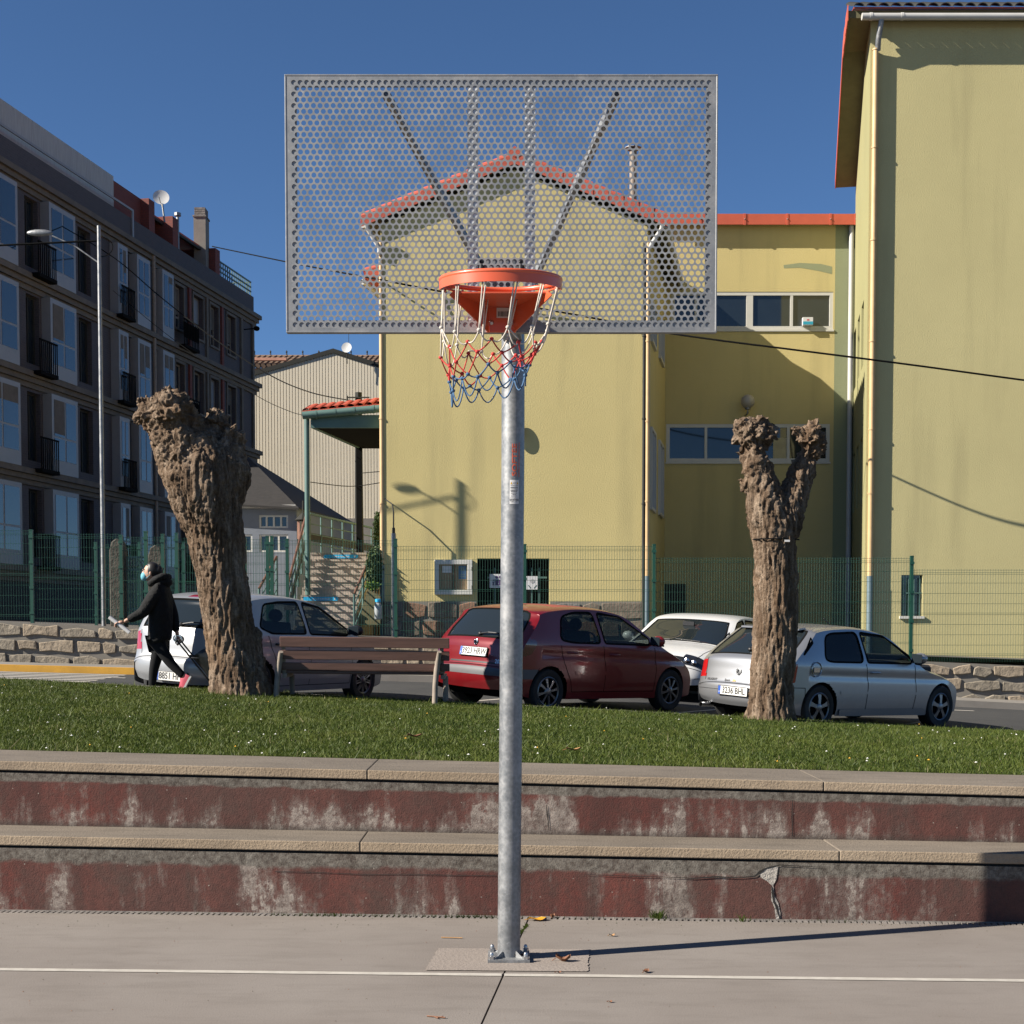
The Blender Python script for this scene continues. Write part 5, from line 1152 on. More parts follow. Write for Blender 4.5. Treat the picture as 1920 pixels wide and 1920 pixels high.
for k in range(nT):
    for r_ in range(3):
        x = lerp(c0.x + .02, xr - .09, k / (nT - 1)); t = k / (nT - 1); z = gz(t) + .1 + r_ * .09; y = YC - .06 + r_ * .36
        if src2 is None:
            mb = MB(); m_ = 5; dxs = -.05
            sec = lambda x_, y_, z_, r: [Vector((x_ + r * math.cos(math.pi * i / m_), y_, z_ + r * .8 * math.sin(math.pi * i / m_))) for i in range(m_ + 1)]
            mb.add(sec(x, y, z, .09) + sec(x + .07, y + .42, z + .11, .085), [(i, i + m_ + 1, i + m_ + 2, i + 1) for i in range(m_)]); b0 = Vector((x, y, z)); src2 = obj('tile', mb, MT['redtile'], can, smooth=60)
        else: again(src2, Vector((x, y, z)) - b0)
mb = MB(); mb.prism([(c0.x - .06, YC - .08, gz(0) + .07), (xr, YC - .08, gz(1) + .07), (xr, YC + 1.5, gz(1) + .5), (c0.x + .2, YC + 1.5, gz(0) + .45)], (0, 0, .03)); obj('roof_deck', mb, MT['redtile'], can)
x = pxx(577, YC + .04); mb = MB(); mb.cyl((x, YC + .06, 1.45), (x, YC + .06, zB), .06, 12); obj('post', mb, MT['teal'], can, smooth=50)
q = P(673, 838, 34.9); mb = MB(); mb.box(q.x - .07, q.x + .07, 34.85, 35.0, 1.45, zS + .02); obj('post', mb, MT['blackm'], can)
# utility pole behind
q = P(672, 736, 37); up = thing('utility_pole', 'dark concrete utility pole rising behind the green canopy', 'utility pole', (q.x, 37, 1.45))
mb = MB(); mb.tube([(q.x, 37, 1.3), (q.x, 37, q.z)], [.14, .09], 8); obj('pole', mb, MT['dark_pipe'], up)
mb = MB(); mb.box(q.x - .3, q.x + .3, 36.88, 36.92, q.z - .16, q.z - .13); mb.box(q.x - .3, q.x + .3, 36.88, 36.92, q.z - .3, q.z - .27); mb.cyl((q.x - .28, 36.9, q.z - .4), (q.x - .28, 36.9, q.z - .1), .02, 6); obj('crossarm', mb, MT['dark_pipe'], up)
# stair
sb0, sb1, st0, st1 = P(550, 1187, 30.0), P(660, 1187, 30.0), P(585, 1038, 33.5), P(692, 1038, 33.5)
stair = thing('outdoor_stair', 'pale concrete outdoor stair climbing behind the fence to the school entrance', 'stairs', ((sb0.x + sb1.x) / 2, 30, 1.5))
NS = 11; stc = concrete('stair_concrete', (.46, .385, .32), (.54, .46, .385), (.36, .30, .245), 50., .006)
zb_ = yard_z(-4.2)
for k in range(NS):
    t0, t1 = k / NS, (k + 1) / NS; mb = MB(); xl, xr_ = lerp(sb0.x, st0.x, t0), lerp(sb1.x, st1.x, t0); y = lerp(30.0, 33.5, t0); z1 = lerp(zb_, st0.z, t1)
    mb.prism([(xl, y, zb_ - .1), (xr_, y, zb_ - .1), (xr_ + .06, y + .34, zb_ - .1), (xl + .06, y + .34, zb_ - .1)], (0, 0, z1 - zb_ + .1)); mb.box(xl, xr_, y - .02, y + .0, z1 - .04, z1 + .002); obj('step', mb, stc, stair)
mb = MB(); mb.prism([(st0.x, 33.5, 1.2), (xr + .0 if False else st1.x + .5, 33.5, 1.2), (st1.x + 1.2, 38, 1.2), (st0.x + .8, 38, 1.2)], (0, 0, st0.z - 1.2)); obj('landing', mb, stc, stair)
blue = M('blue_sign', (.02, .44, .8), .5, var=.03)
for (pa, pb, kk, lb_) in ((607, 672, NS - 1, 'blue rounded distance sign with white text on the top stair riser'), (568, 635, 4, 'blue rounded distance sign with white text on a lower stair riser')):
    t0 = kk / NS; y = lerp(30.0, 33.5, t0) - .024; z1 = lerp(zb_, st0.z, (kk + 1) / NS) - .045; xa, xb = pxx(pa, y), pxx(pb, y); h_ = .085; r_ = h_ / 2; zc = z1 - r_ - .0
    pts = [(xb - r_ + r_ * math.cos(a_), y, zc + r_ * math.sin(a_)) for a_ in np.linspace(-math.pi / 2, math.pi / 2, 7)] + [(xa + r_ - r_ * math.cos(a_), y, zc - r_ * math.sin(a_)) for a_ in np.linspace(-math.pi / 2, math.pi / 2, 7)]
    mb = MB(); mb.prism(pts, (0, -.006, 0)); sg = obj('sign', mb, blue, base=(xa, y, zc), label=lb_, cat='sign')
    mb = text_mb('a distancia de seguridade', .05, lambda x_, y_: Vector(((xa + xb) / 2 + .0 + x_ * .8, y - .008, zc + y_))); mb.box(xb - .1, xb - .07, y - .0085, y - .0065, zc - .02, zc + .02); obj('lettering', mb, MT['sticker'], sg)
def railing(name, label, pts, posts, hr_m, mids=(.25, .5, .75), h=.95, panel=None):
    th = thing(name, label, 'railing', pts[0])
    mb = MB(); mb.tube([Vector(p) + Vector((0, 0, h)) for p in pts], .03, 8); obj('handrail', mb, hr_m, th, smooth=50)
    mb = MB()
    for m_ in mids: mb.tube([Vector(p) + Vector((0, 0, h * m_)) for p in pts], .016, 6)
    obj('rail', mb, MT['teal'], th)
    for a_ in range(posts + 1):
        t = a_ / posts * (len(pts) - 1); i = min(int(t), len(pts) - 2); p = Vector(pts[i]).lerp(Vector(pts[i + 1]), t - i); mb = MB(); mb.cyl(p, p + Vector((0, 0, h)), .025, 8); obj('post', mb, MT['teal'], th)
    if panel:
        mb = MB(); p, q_ = Vector(pts[0]), Vector(pts[-1]); mb.beam(p + Vector((0, 0, h * .42)), q_ + Vector((0, 0, h * .42)), .01, .2); obj('rail_panel', mb, MT['dark_pipe'], th)
brn = M('brown_handrail', (.16, .075, .05), .5)
railing('stair_railing', 'teal railing with brown handrail on the left flank of the stair', [(sb0.x - .1, 29.9, zb_ + .1), (st0.x - .08, 33.4, st0.z + .1)], 6, brn, panel=True)
railing('stair_railing', 'short outer teal railing with brown handrail at the foot of the stair', [(sb0.x - .62, 29.4, zb_), (sb0.x - .5, 30.9, zb_ + .75)], 2, brn)
railing('stair_railing', 'teal railing with brown handrail on the right flank of the stair', [(sb1.x + .05, 30.0, zb_ - .1), (sb1.x + .26, 31.6, zb_ + .85)], 2, brn)
railing('landing_railing', 'long teal railing with dark panels running back along the stair landing', [(st0.x - .05, 33.5, st0.z), (P(697, 1035, 38).x, 38, st0.z)], 6, MT['teal'], panel=True)
# hedge, planter, bottle
def leafcloud(name, mb_c, radii, n, size, mat, parent, seed=3, flat=1):
    q = np.random.default_rng(seed); d = q.normal(size=(n, 3)); d /= np.linalg.norm(d, axis=1)[:, None]; r = q.random(n) ** .25
    c = np.array(mb_c) + d * r[:, None] * np.array(radii) * (1 + .12 * q.normal(size=(n, 1)))
    a = q.normal(size=(n, 3)) * size; b = q.normal(size=(n, 3)) * size
    return npmesh(name, np.stack([c - a * .5, c + a * .5 + b * .2, c + b], 1).reshape(-1, 3), np.arange(n * 3).reshape(-1, 3), mat, parent)
hg = M('hedge_leaf', (.035, .07, .018), .7, var=.5, scale=7, col2=(.075, .12, .03)); hg2 = M('lime_leaf', (.16, .26, .04), .7)
for px, py, rx, ry, lb_, Y_ in ((702, 1066, .17, .44, 'dense dark green clipped shrub beside the stair', 31.0), (708, 1002, .065, .46, 'narrow dark green column shrub behind the stair shrub', 32.2)):
    c = P(px, py, Y_); s_ = thing('shrub', lb_, 'shrub', (c.x, Y_, c.z - ry)); leafcloud('foliage', c, (rx, rx, ry), 5200, .035, hg, s_, int(px))
    mb = MB(); mb.cyl((c.x, Y_, zb_ - .1), (c.x, Y_, c.z), .03, 6); obj('stem', mb, MT['bark'], s_)
c = P(698, 1098, 30.8); s_ = thing('shrub', 'bright lime green low plant below the clipped shrub', 'shrub', (c.x, 30.8, c.z)); leafcloud('foliage', c, (.13, .1, .07), 500, .04, hg2, s_)
pl = [P(x, y, 30.7) for x, y in ((668, 1172), (713, 1172), (713, 1118), (690, 1105))]; mb = MB(); mb.prism(pl[::-1], (0, .8, 0)); obj('planter_wall', mb, MT['soffit'], base=(pl[0].x, 30.7, zb_), label='sloping olive planter wall between the stair and the yellow building', cat='planter')
c = P(709, 1162, 30.3); bt = thing('water_bottle', 'large white plastic bottle with blue cap by the corner of the yellow building', 'bottle', (c.x, 30.3, c.z))
mb = MB(); mb.lathe([(.05, 0), (.085, .03), (.085, .3), (.06, .36), (.04, .38)], c, 14); obj('bottle_body', mb, M('bottle_plastic', (.42, .45, .47), .3), bt, smooth=50); mb = MB(); mb.lathe([(.065, .381), (.065, .44), (.05, .45)], c, 14); obj('cap', mb, blue, bt, smooth=50)

# ---- street fence on its low stone wall
YF = 27.0; FF = Fr((0, YF), (1, 0), (0, -1))
def wt(x): return 1.52 - .043 * (x + 2.25)
wal = thing('boundary_wall', 'low rough stone boundary wall carrying the green fence', 'wall', (0, YF, 1.0))
mb = MB(); mb.add([(-30, YF + .02, .3), (30, YF + .02, -.3), (30, YF + .02, wt(30)), (-30, YF + .02, wt(-30)), (-30, YF + .3, .3), (30, YF + .3, -.3), (30, YF + .3, wt(30)), (-30, YF + .3, wt(-30))], [(0, 1, 2, 3), (3, 2, 6, 7), (5, 4, 7, 6)]); obj('core', mb, MT['mortar'], wal)
zf_ = lambda u_: 1.0 - .043 * (u_ + 2.25)
MT['wallstone'] = M('pale_wall_stone', (.33, .265, .19), .9, var=.35, scale=5, bmp=.03, bscale=12); MT['wallstone2'] = M('grey_wall_stone', (.27, .23, .175), .9, var=.35, scale=5, bmp=.03, bscale=12)
stones(FF, wal, -14, 14, -.32, .52, -.02, 3, .3, .75, ('wallstone', 'wallstone2'), seed=5, jit=.1, zfun=zf_, thick=(.02, .06))
fen = thing('wire_fence', 'long green welded wire fence with green posts along the pavement', 'fence', (0, YF + .12, 1.3))
yv = YF + .12
def post(px, ptop, r=.03, y=yv, parent=fen):
    x = pxx(px, y); zt_ = pz(ptop, y); mb = MB(); mb.box(x - r, x + r, y - r, y + r, wt(x) - .03, zt_); mb.box(x - r - .004, x + r + .004, y - r - .004, y + r + .004, zt_, zt_ + .02); p_ = obj('post', mb, MT['gfence'], parent)
    mb = MB()
    for k in range(4): z = lerp(wt(x) + .2, zt_ - .12, k / 3); mb.box(x - r - .012, x + r + .012, y - r - .012, y - r, z - .025, z + .025)
    obj('clip', mb, MT['gfence'], p_); return x
def wire_panel(px0, px1, ptop, y=yv, parent=fen):
    x0, x1 = pxx(px0, y), pxx(px1, y); z1 = pz(ptop, y); z0 = wt((x0 + x1) / 2) + .03; mb = MB(); n = max(2, int((x1 - x0) / .05)); wr = .0026
    for k in range(1, n): x = lerp(x0, x1, k / n); mb.tube([(x, y - .006, z0), (x, y - .006, z1 + .02)], wr, 4, caps=False)
    z = z1
    for zz in (0, .05, .08, .25, .45, .65, .83, .86, 1.05, 1.25, 1.45, 1.62, 1.65):
        if z1 - zz > z0 + .02:
            fold = -.03 if zz in (.05, .83, 1.62) else 0
            mb.tube([(x0, y + fold, z1 - zz), (x1, y + fold, z1 - zz)], wr * 1.15, 4, caps=False)
    obj('wire_panel', mb, MT['gfence'], parent)
for px, pt_ in ((228, 1005), (306, 1003), (332, 1001), (460, 1010), (502, 1007), (539, 1012), (742, 1012), (984, 1022), (1226, 1022), (1467, 1044), (1709, 1044), (1950, 1066), (2190, 1084), (2430, 1102), (60, 995), (-120, 985)): post(px, pt_)
post(274.5, 998, .035); post(510.5, 1007, .03)
for a_, b_, t_ in ((-120, 60, 995), (60, 228, 1002), (228, 306, 1008), (306, 332, 1006), (332, 460, 1010), (460, 502, 1012), (510, 539, 1014), (539, 742, 1014), (742, 984, 1025), (984, 1226, 1025), (1226, 1467, 1047), (1467, 1709, 1047), (1709, 1950, 1069), (1950, 2190, 1087), (2190, 2430, 1105)): wire_panel(a_, b_, t_)
fe2 = thing('wire_fence', 'second green wire fence set back in the shaded yard at the left', 'fence', (-8, 32, 1.4))
for px in (180, 262, 345, 428, 505): post(px, 1018, .03, 32.2, fe2)
for a_, b_ in ((180, 262), (262, 345), (345, 428), (428, 505)): wire_panel(a_, b_, 1022, 32.2, fe2)
MT['old_stone'] = M('weathered_granite', (.075, .066, .052), .95, var=.4, scale=9, bmp=.03, bscale=18)
# old gate pillars and iron gate behind the fence at the left
for px, top, lb_ in ((222, 1010, 'weathered stone gate pillar at the far left behind the green fence'), (294, 1022, 'weathered rounded stone gate pillar right of the iron gate')):
    c = P(px, top, 28.6); mb = MB(); hw_ = .15; pts = [(c.x - hw_, 28.45, .9), (c.x + hw_, 28.45, .9), (c.x + hw_, 28.45, c.z - .25), (c.x + hw_ * .7, 28.45, c.z - .07), (c.x, 28.45, c.z), (c.x - hw_ * .7, 28.45, c.z - .07), (c.x - hw_, 28.45, c.z - .25)]
    mb.prism(pts, (0, .3, 0)); obj('gate_pillar', mb, MT['old_stone'], base=(c.x, 28.6, 1.0), label=lb_, cat='pillar', bevel=.02)
ga, gb = P(240, 1170, 28.6), P(283, 1045, 28.6); gt = thing('iron_gate', 'dark green iron gate between the two stone pillars', 'gate', (ga.x, 28.6, 1.2)); mb = MB()
for k in range(9): x = lerp(ga.x, gb.x, k / 8); mb.box(x - .01, x + .01, 28.59, 28.61, ga.z, gb.z)
for z in (ga.z, ga.z + .3, gb.z - .25, gb.z): mb.box(ga.x, gb.x, 28.585, 28.615, z - .02, z + .02)
obj('leaf', mb, MT['teal'], gt)
mb = MB()
for k in range(7): mb.tube([(lerp(ga.x + .04, gb.x - .04, k / 6) + .03 * math.cos(a_), 28.58, gb.z - .12 + .07 * math.sin(a_)) for a_ in np.linspace(0, 5.5, 8)], .008, 4)
obj('scrollwork', mb, MT['galv_dark'], gt)

# ---- wires and the street lamp outside the picture whose shadow falls on the yellow wall
def wire(label, pts, r=.014, grp=None):
    mb = MB(); vs = []
    P4 = [Vector(p) for p in pts]
    for i in range(len(P4) - 1):
        p0, p1, p2, p3 = P4[max(i - 1, 0)], P4[i], P4[i + 1], P4[min(i + 2, len(P4) - 1)]
        for k in range(10):
            t = k / 10; vs.append(.5 * ((2 * p1) + (p2 - p0) * t + (2 * p0 - 5 * p1 + 4 * p2 - p3) * t * t + (3 * p1 - p0 - 3 * p2 + p3) * t ** 3))
    vs.append(P4[-1]); mb.tube(vs, r, 6); obj('overhead_wire', mb, MT['blackm'], base=vs[0], label=label, cat='wire')
wire('thick black cable crossing the sky behind the backboard to the tall right building', [P(398, 462, 56), P(537, 491, 44), P(640, 511, 35), P(716, 525, 30.92), P(830, 547, 30.92), P(1100, 594, 30.92), P(1213, 618, 30.9), P(1340, 637, 30.3), P(1490, 656, 29.9), P(1708, 684, 30.0), P(1960, 718, 30.6), P(2120, 736, 31.48)], .022)
wire('sagging black cable from the dark apartments down to the utility pole', [P(100, 415, 47), P(212, 482, 45), P(300, 556, 43), P(400, 634, 41), P(500, 700, 39), P(580, 735, 38), P(663, 752, 37)], .016)
wire('thin cable sagging below the thicker one towards the canopy', [P(212, 545, 45), P(330, 640, 42), P(470, 735, 38), P(540, 770, 35), P(585, 782, 31.4)], .008)
wire('short slack cable between the teal canopy post and the yellow building', [P(582, 904, 32), P(640, 911, 33), P(672, 911, 34.9), P(714, 905, 31)], .01)
wire('upper short cable from the canopy column to the yellow building', [P(678, 887, 34.8), P(714, 884, 31)], .01)
LY = 28.75; xs = (866 - 960) / FPX * 31; LX = xs - (31 - LY) * .9553 / .2955; LZ = pz(905, 31) + (31 - LY) / .2955 * math.tan(SUN_EL)
lampo = thing('street_lamp', 'tall street lamp pole behind the green fence at the far left', 'street lamp', (LX, LY, 1.2))
mb = MB(); mb.tube([(LX, LY, 1.1), (LX, LY, LZ)], [.045, .038], 14); obj('pole', mb, MT['galv_dark'], lampo, smooth=50)
mb = MB(); mb.tube([(LX, LY, LZ - .75), (LX - .5, LY, LZ - .4), (LX - .95, LY, LZ - .2)], .016, 8); obj('arm', mb, MT['galv_dark'], lampo, smooth=50)
mb = MB(); mb.sphere((LX - 1.2, LY, LZ - .14), (.27, .045, .07), 14, 8); obj('lamp_head', mb, MT['galv_dark'], lampo, smooth=180)
mb = MB(); mb.tube([Vector((LX + .02 + .13 * math.sin(a_) * 2, LY, LZ - .42 + .2 * math.cos(a_))) for a_ in np.linspace(.3, 3.6, 12)], .008, 6); obj('cable_loop', mb, MT['blackm'], lampo)
wire('cable from the street lamp pole away to the left', [(LX, LY, LZ - .3), (LX - 6, LY - .2, LZ - .5), (LX - 14, LY, LZ + .2)], .02)
# ---------------------------------------------------------------- pollarded trees
def tree(label, Y, chains, heads, stubs, base_px, seed):
    "chains: [(px, py, half width px, dy)]; heads: (px, py, r px, dy)"
    bs = P(base_px[0], base_px[1], Y); root = thing('plane_tree', label, 'tree', (bs.x, Y, bs.z))
    mb = MB(); s = Y / FPX
    for ch in chains:
        for i in range(len(ch) - 1):
            a, b = ch[i], ch[i + 1]; n = max(2, int(math.hypot(b[0] - a[0], b[1] - a[1]) / 9))
            for k in range(n + 1):
                t = k / n; r = lerp(a[2], b[2], t) * s; mb.sphere(P(lerp(a[0], b[0], t), lerp(a[1], b[1], t), Y + lerp(a[3], b[3], t)), r, 14, 9)
    q = random.Random(seed); hd = []
    for px, py, r, dy in heads:
        c = P(px, py, Y + dy); mb.sphere(c, r * s, 16, 10); hd.append((c, r * s))
        for k in range(11):
            an, el = q.uniform(0, 6.28), q.uniform(-.9, 1.2); d = Vector((math.cos(an) * math.cos(el), math.sin(an) * math.cos(el), math.sin(el)))
            mb.sphere(c + d * r * s * .82, r * s * q.uniform(.2, .42), 10, 7)
    me = mesh(mb, (0, 0, 0), 't'); o = bpy.data.objects.new('t', me); COL.objects.link(o)
    m_ = o.modifiers.new('r', 'REMESH'); m_.mode = 'VOXEL'; m_.voxel_size = .0145
    dg = bpy.context.evaluated_depsgraph_get(); ev = bpy.data.meshes.new_from_object(o.evaluated_get(dg)); bpy.data.objects.remove(o)
    n = len(ev.vertices); co = np.empty(n * 3, np.float32); ev.vertices.foreach_get('co', co); co = co.reshape(-1, 3)
    nr = np.empty(n * 3, np.float32); ev.vertices.foreach_get('normal', nr); nr = nr.reshape(-1, 3)
    hc = np.array([list(c) for c, _ in hd]); hr = np.array([r for _, r in hd])
    dh = np.min(np.linalg.norm(co[:, None] - hc[None], axis=2) / hr[None], axis=1); wh = np.clip((1.75 - dh) / .7, 0, 1)
    out_ = np.empty(n, np.float32); zb0_ = bs.z
    for i in range(n):
        x, y, z = co[i]; p = Vector((x, y, z)); w_ = wh[i]; up = min(1, max(0, (z - zb0_ - 1.5) / 1.5))
        d = .04 * noise.noise(p * 2.1)
        if w_ < 1:
            ang = math.atan2(y - Y, x - bs.x + .12 * (z - zb0_) * (1 if base_px[0] < 900 else 0)) * .30 * 9
            g_ = abs(noise.noise(Vector((x * 10 + noise.noise(p * 4) * 1.2, y * 10, z * 1.7)))); g2 = abs(noise.noise(Vector((x * 22, y * 22, z * 4.5))))
            lump = max(0, noise.noise(p * 8.5) - .05) * .09 * up + (abs(noise.noise(p * 17)) * .05 + abs(noise.noise(p * 34)) * .03) * up
            g4 = abs(noise.noise(Vector((x * 20 + noise.noise(p * 5) * .8, y * 20, z * 2.0))))
            d += (1 - w_) * ((min(g_, .2) - .12) * .06 + (min(g4, .22) - .14) * .115 + (g2 - .2) * .03 + lump * .5)
        if w_ > 0:
            f = noise.voronoi(p * 8.5)[0]; f2 = abs(noise.noise(p * 19)); f3 = abs(noise.noise(p * 38))
            fb = noise.voronoi(p * 4.6)[0]; d += w_ * (.10 * (fb[1] - fb[0]) + .045 * (f[1] - f[0]) - .07 + .06 * (f2 - .2) + .03 * (f3 - .2))
        fl = max(0, 1 - (z - zb0_) / .35); d += .05 * fl * fl
        out_[i] = d
    co = co + nr * out_[:, None]; ev.vertices.foreach_set('co', co.ravel()); ev.update()
    ev.materials.clear(); ev.materials.append(MT['bark']); ev.polygons.foreach_set('use_smooth', np.ones(len(ev.polygons), bool)); ev.name = 'trunk'
    t_o = bpy.data.objects.new('trunk', ev); COL.objects.link(t_o); t_o.parent = root; t_o.location = -WO[root.name]; WO[t_o.name] = WO[root.name]
    for px, py, rx, ry, dy, tl in stubs:          # pale saw cuts and old wounds on the bark
        c = P(px, py, Y + dy); mb = MB(); mb.sphere(c, (rx * s * 1.35, .075, ry * s * 1.35), 14, 10, fn=lambda d: 1 + .3 * noise.noise(Vector(d) * 2.3 + Vector((px, 0, 0))))
        if tl: mb.v = [tuple(c + Matrix.Rotation(R(tl), 3, 'Y') @ (Vector(v) - c)) for v in mb.v]
        obj('saw_cut', mb, MT['cutwood'], t_o, smooth=180)
    return root
tree('leaning pollarded plane tree with a big knobbly head before the left silver car', 17.05,
     [[(455, 1300, 54, 0), (440, 1240, 50, 0), (428, 1160, 46, 0), (416, 1080, 45, 0), (404, 1000, 52, 0), (388, 930, 66, 0), (374, 880, 66, 0), (350, 840, 56, 0), (325, 800, 50, 0)], [(400, 950, 52, 0), (428, 890, 40, .05), (434, 840, 30, .05)], [(350, 860, 40, .1), (395, 820, 34, .25), (405, 790, 26, .3)], [(452, 1290, 52, .0), (468, 1230, 26, .02), (478, 1190, 14, .02)], [(470, 1290, 30, 0), (482, 1240, 16, 0)]],
     [(322, 775, 45, -.12), (300, 790, 36, .1), (278, 775, 22, -.1), (340, 800, 46, .05), (318, 748, 26, 0), (362, 790, 24, -.1), (268, 756, 16, 0), (262, 785, 16, 0), (404, 788, 23, .15), (436, 822, 26, .05), (412, 812, 20, .2), (442, 850, 20, .05), (380, 850, 30, -.05), (345, 845, 30, -.2)],
     [(408, 765, 20, 7, .05, 10), (415, 785, 7, 11, -.04, 0), (310, 720, 13, 5, 0, 10), (290, 752, 8, 6, -.2, -20), (322, 800, 9, 7, -.46, 15), (340, 770, 8, 7, -.42, -10), (372, 772, 8, 6, -.3, 0), (266, 746, 8, 5, -.08, -40), (305, 778, 7, 7, -.40, 0), (438, 806, 7, 6, -.16, 0), (416, 1082, 6, 18, -.325, 8), (411, 1060, 4, 13, -.33, -10), (440, 1212, 5, 10, -.345, 5)], (455, 1297), 3)
tree('upright pollarded plane tree forking into two knobbly fists at the right', 17.0,
     [[(1441, 1352, 41, 0), (1446, 1280, 40, 0), (1452, 1200, 39, 0), (1455, 1100, 39, 0), (1453, 1040, 39, 0), (1450, 990, 41, 0), (1437, 945, 36, 0), (1425, 895, 23, -.03), (1416, 860, 20, -.05), (1413, 830, 22, -.05)],
      [(1462, 985, 40, .02), (1482, 944, 29, .05), (1499, 905, 23, .08), (1512, 865, 22, .1), (1520, 838, 21, .1)], [(1418, 920, 18, 0), (1394, 904, 11, 0)], [(1420, 870, 18, 0), (1388, 852, 9, 0)]],
     [(1408, 812, 34, -.05), (1390, 800, 20, -.05), (1432, 810, 26, -.02), (1424, 830, 24, -.05), (1446, 796, 9, 0), (1515, 820, 28, .1), (1534, 828, 24, .1), (1490, 806, 13, .05), (1524, 850, 22, .1), (1540, 842, 16, .1), (1390, 902, 8, 0), (1385, 850, 8, 0), (1422, 795, 22, -.05), (1528, 805, 18, .1)],
     [(1412, 782, 26, 5, 0, 5), (1518, 793, 20, 5, .1, 18), (1384, 846, 6, 5, -.08, 0), (1482, 804, 6, 6, -.1, 0), (1398, 800, 6, 5, -.29, 0), (1417, 806, 6, 6, -.31, 10), (1434, 812, 5, 6, -.2, 0), (1386, 898, 6, 8, -.07, 0), (1538, 850, 6, 6, -.1, 0), (1390, 818, 5, 5, -.24, 0), (1512, 815, 6, 5, -.12, 0), (1526, 832, 5, 6, -.12, 0)], (1441, 1350), 5)
q = P(1455, 1014, 16.7); mb = MB(); s = 17 / FPX
mb.tube([P(1455 + 43 * math.sin(a_), 1012 - 2 * math.cos(a_), 17.0 - .29 * math.cos(a_)) for a_ in np.linspace(-1.5, 1.5, 14)], .009, 6)
w0 = obj('tie_wire', mb, MT['blackm'], base=q, label='thin black tie wire with a bright tag round the right tree', cat='wire'); mb = MB(); p = P(1476, 1014, 16.72); mb.box(p.x - .03, p.x + .03, p.y - .01, p.y + .01, p.z - .012, p.z + .012); obj('tag', mb, MT['sticker'], w0)

# ---------------------------------------------------------------- bench (seen from behind)
YN = 17.0
def BP(px, py, dy=0): return P(px, py, YN + dy)
z_l, z_r = BP(540, 1318).z, BP(820, 1325).z
bench = thing('park_bench', 'brown slatted park bench on grey curved legs between leaning tree and red car', 'bench', (BP(680, 1318).x, YN, (z_l + z_r) / 2))
xl, xr_ = BP(527, 1200).x, BP(843, 1200).x
sl_z = lambda x: lerp(0, (z_r - z_l) * .45, (x - xl) / (xr_ - xl))
def plank(z, y, hz_, ty, x0=xl, x1=xr_, tilt=.10):
    a = Vector((x0, y, z + sl_z(x0))); b = Vector((x1, y, z + sl_z(x1))); u_ = Vector((0, -math.sin(tilt), math.cos(tilt)))
    d = (b - a).normalized(); n_ = d.cross(u_); mb = MB(); mb.obox((a + b) / 2, d * (b - a).length / 2, n_ * ty / 2, u_ * hz_ / 2); return obj('slat', mb, MT['wood'], bench, bevel=.006, bseg=2)
for py, h_ in ((1203, .125), (1227, .115), (1248.5, .09)):
    z = BP(560, py).z; plank(z, YN - .02 - (z - BP(560, 1248).z) * .22, h_, .035)
zs_ = BP(560, 1258).z
for k in range(4): plank(zs_ - .0 - .012 * (k == 0) + .004 * k, YN + .07 + k * .115, .1, .038, BP(516, 1258).x, BP(832, 1258).x, tilt=R(88) - .05)
mb = MB()
for s_px in (523, 820):
    dx = 0
    path = [BP(s_px - 6 if s_px < 600 else s_px - 5, 1321 if s_px < 600 else 1327, -.12), BP(s_px - 4 if s_px < 600 else s_px - 4, 1285, -.1), BP(s_px - 1, 1255, -.06), BP(s_px + 2, 1235, -.07), BP(s_px + 4, 1222, -.12)]
    leg = MB(); leg.tube(path, [.036, .034, .036, .032, .028], 10); l_ = obj('leg', leg, MT['legc'], bench, smooth=50)
    fx = path[2].x + .06
    leg = MB(); leg.tube([Vector((fx + .02, YN + .5, path[0].z - .02)), Vector((fx + .02, YN + .47, zs_ - .06 + sl_z(fx)))], [.034, .034], 10); obj('leg', leg, MT['legc'], bench, smooth=50)
    sup = MB(); sup.beam((fx + .01, YN - .04, zs_ - .055 + sl_z(fx)), (fx + .01, YN + .52, zs_ - .05 + sl_z(fx)), .05, .05); sup.beam((fx + .0, YN + .02, zs_ - .03), (fx + .0, YN - .06, zs_ + .36), .045, .03); obj('support', sup, MT['legc'], bench)

# ---------------------------------------------------------------- cars
class Prof:
    "side outline through key points (x, z, crown), as a cubic through chord length"
    def __init__(s, keys):
        s.k = [Vector(q) for q in keys]; n = len(keys); s.t = [0]
        for a, b in zip(s.k, s.k[1:]): s.t.append(s.t[-1] + max(1e-3, (Vector((b.x, b.y)) - Vector((a.x, a.y))).length))
        s.m = []
        for i in range(n):
            a, b = max(i - 1, 0), min(i + 1, n - 1); s.m.append((s.k[b] - s.k[a]) / (s.t[b] - s.t[a]))
    def at(s, k):
        i = min(int(k), len(s.k) - 2); u = k - i; h = s.t[i + 1] - s.t[i]
        return s.k[i] * (2 * u ** 3 - 3 * u * u + 1) + s.m[i] * h * (u ** 3 - 2 * u * u + u) + s.k[i + 1] * (-2 * u ** 3 + 3 * u * u) + s.m[i + 1] * h * (u ** 3 - u * u)
    def nrm(s, k):
        a, b = s.at(max(k - .02, 0)), s.at(min(k + .02, len(s.k) - 1.0001)); d = Vector((b.x - a.x, b.y - a.y)); d.normalize(); return Vector((d.y, -d.x))
def inpoly(x, y, P_):
    c = False; j = len(P_) - 1
    for i in range(len(P_)):
        xi, yi = P_[i]; xj, yj = P_[j]
        if (yi > y) != (yj > y) and x < (xj - xi) * (y - yi) / (yj - yi) + xi: c = not c
        j = i
    return c
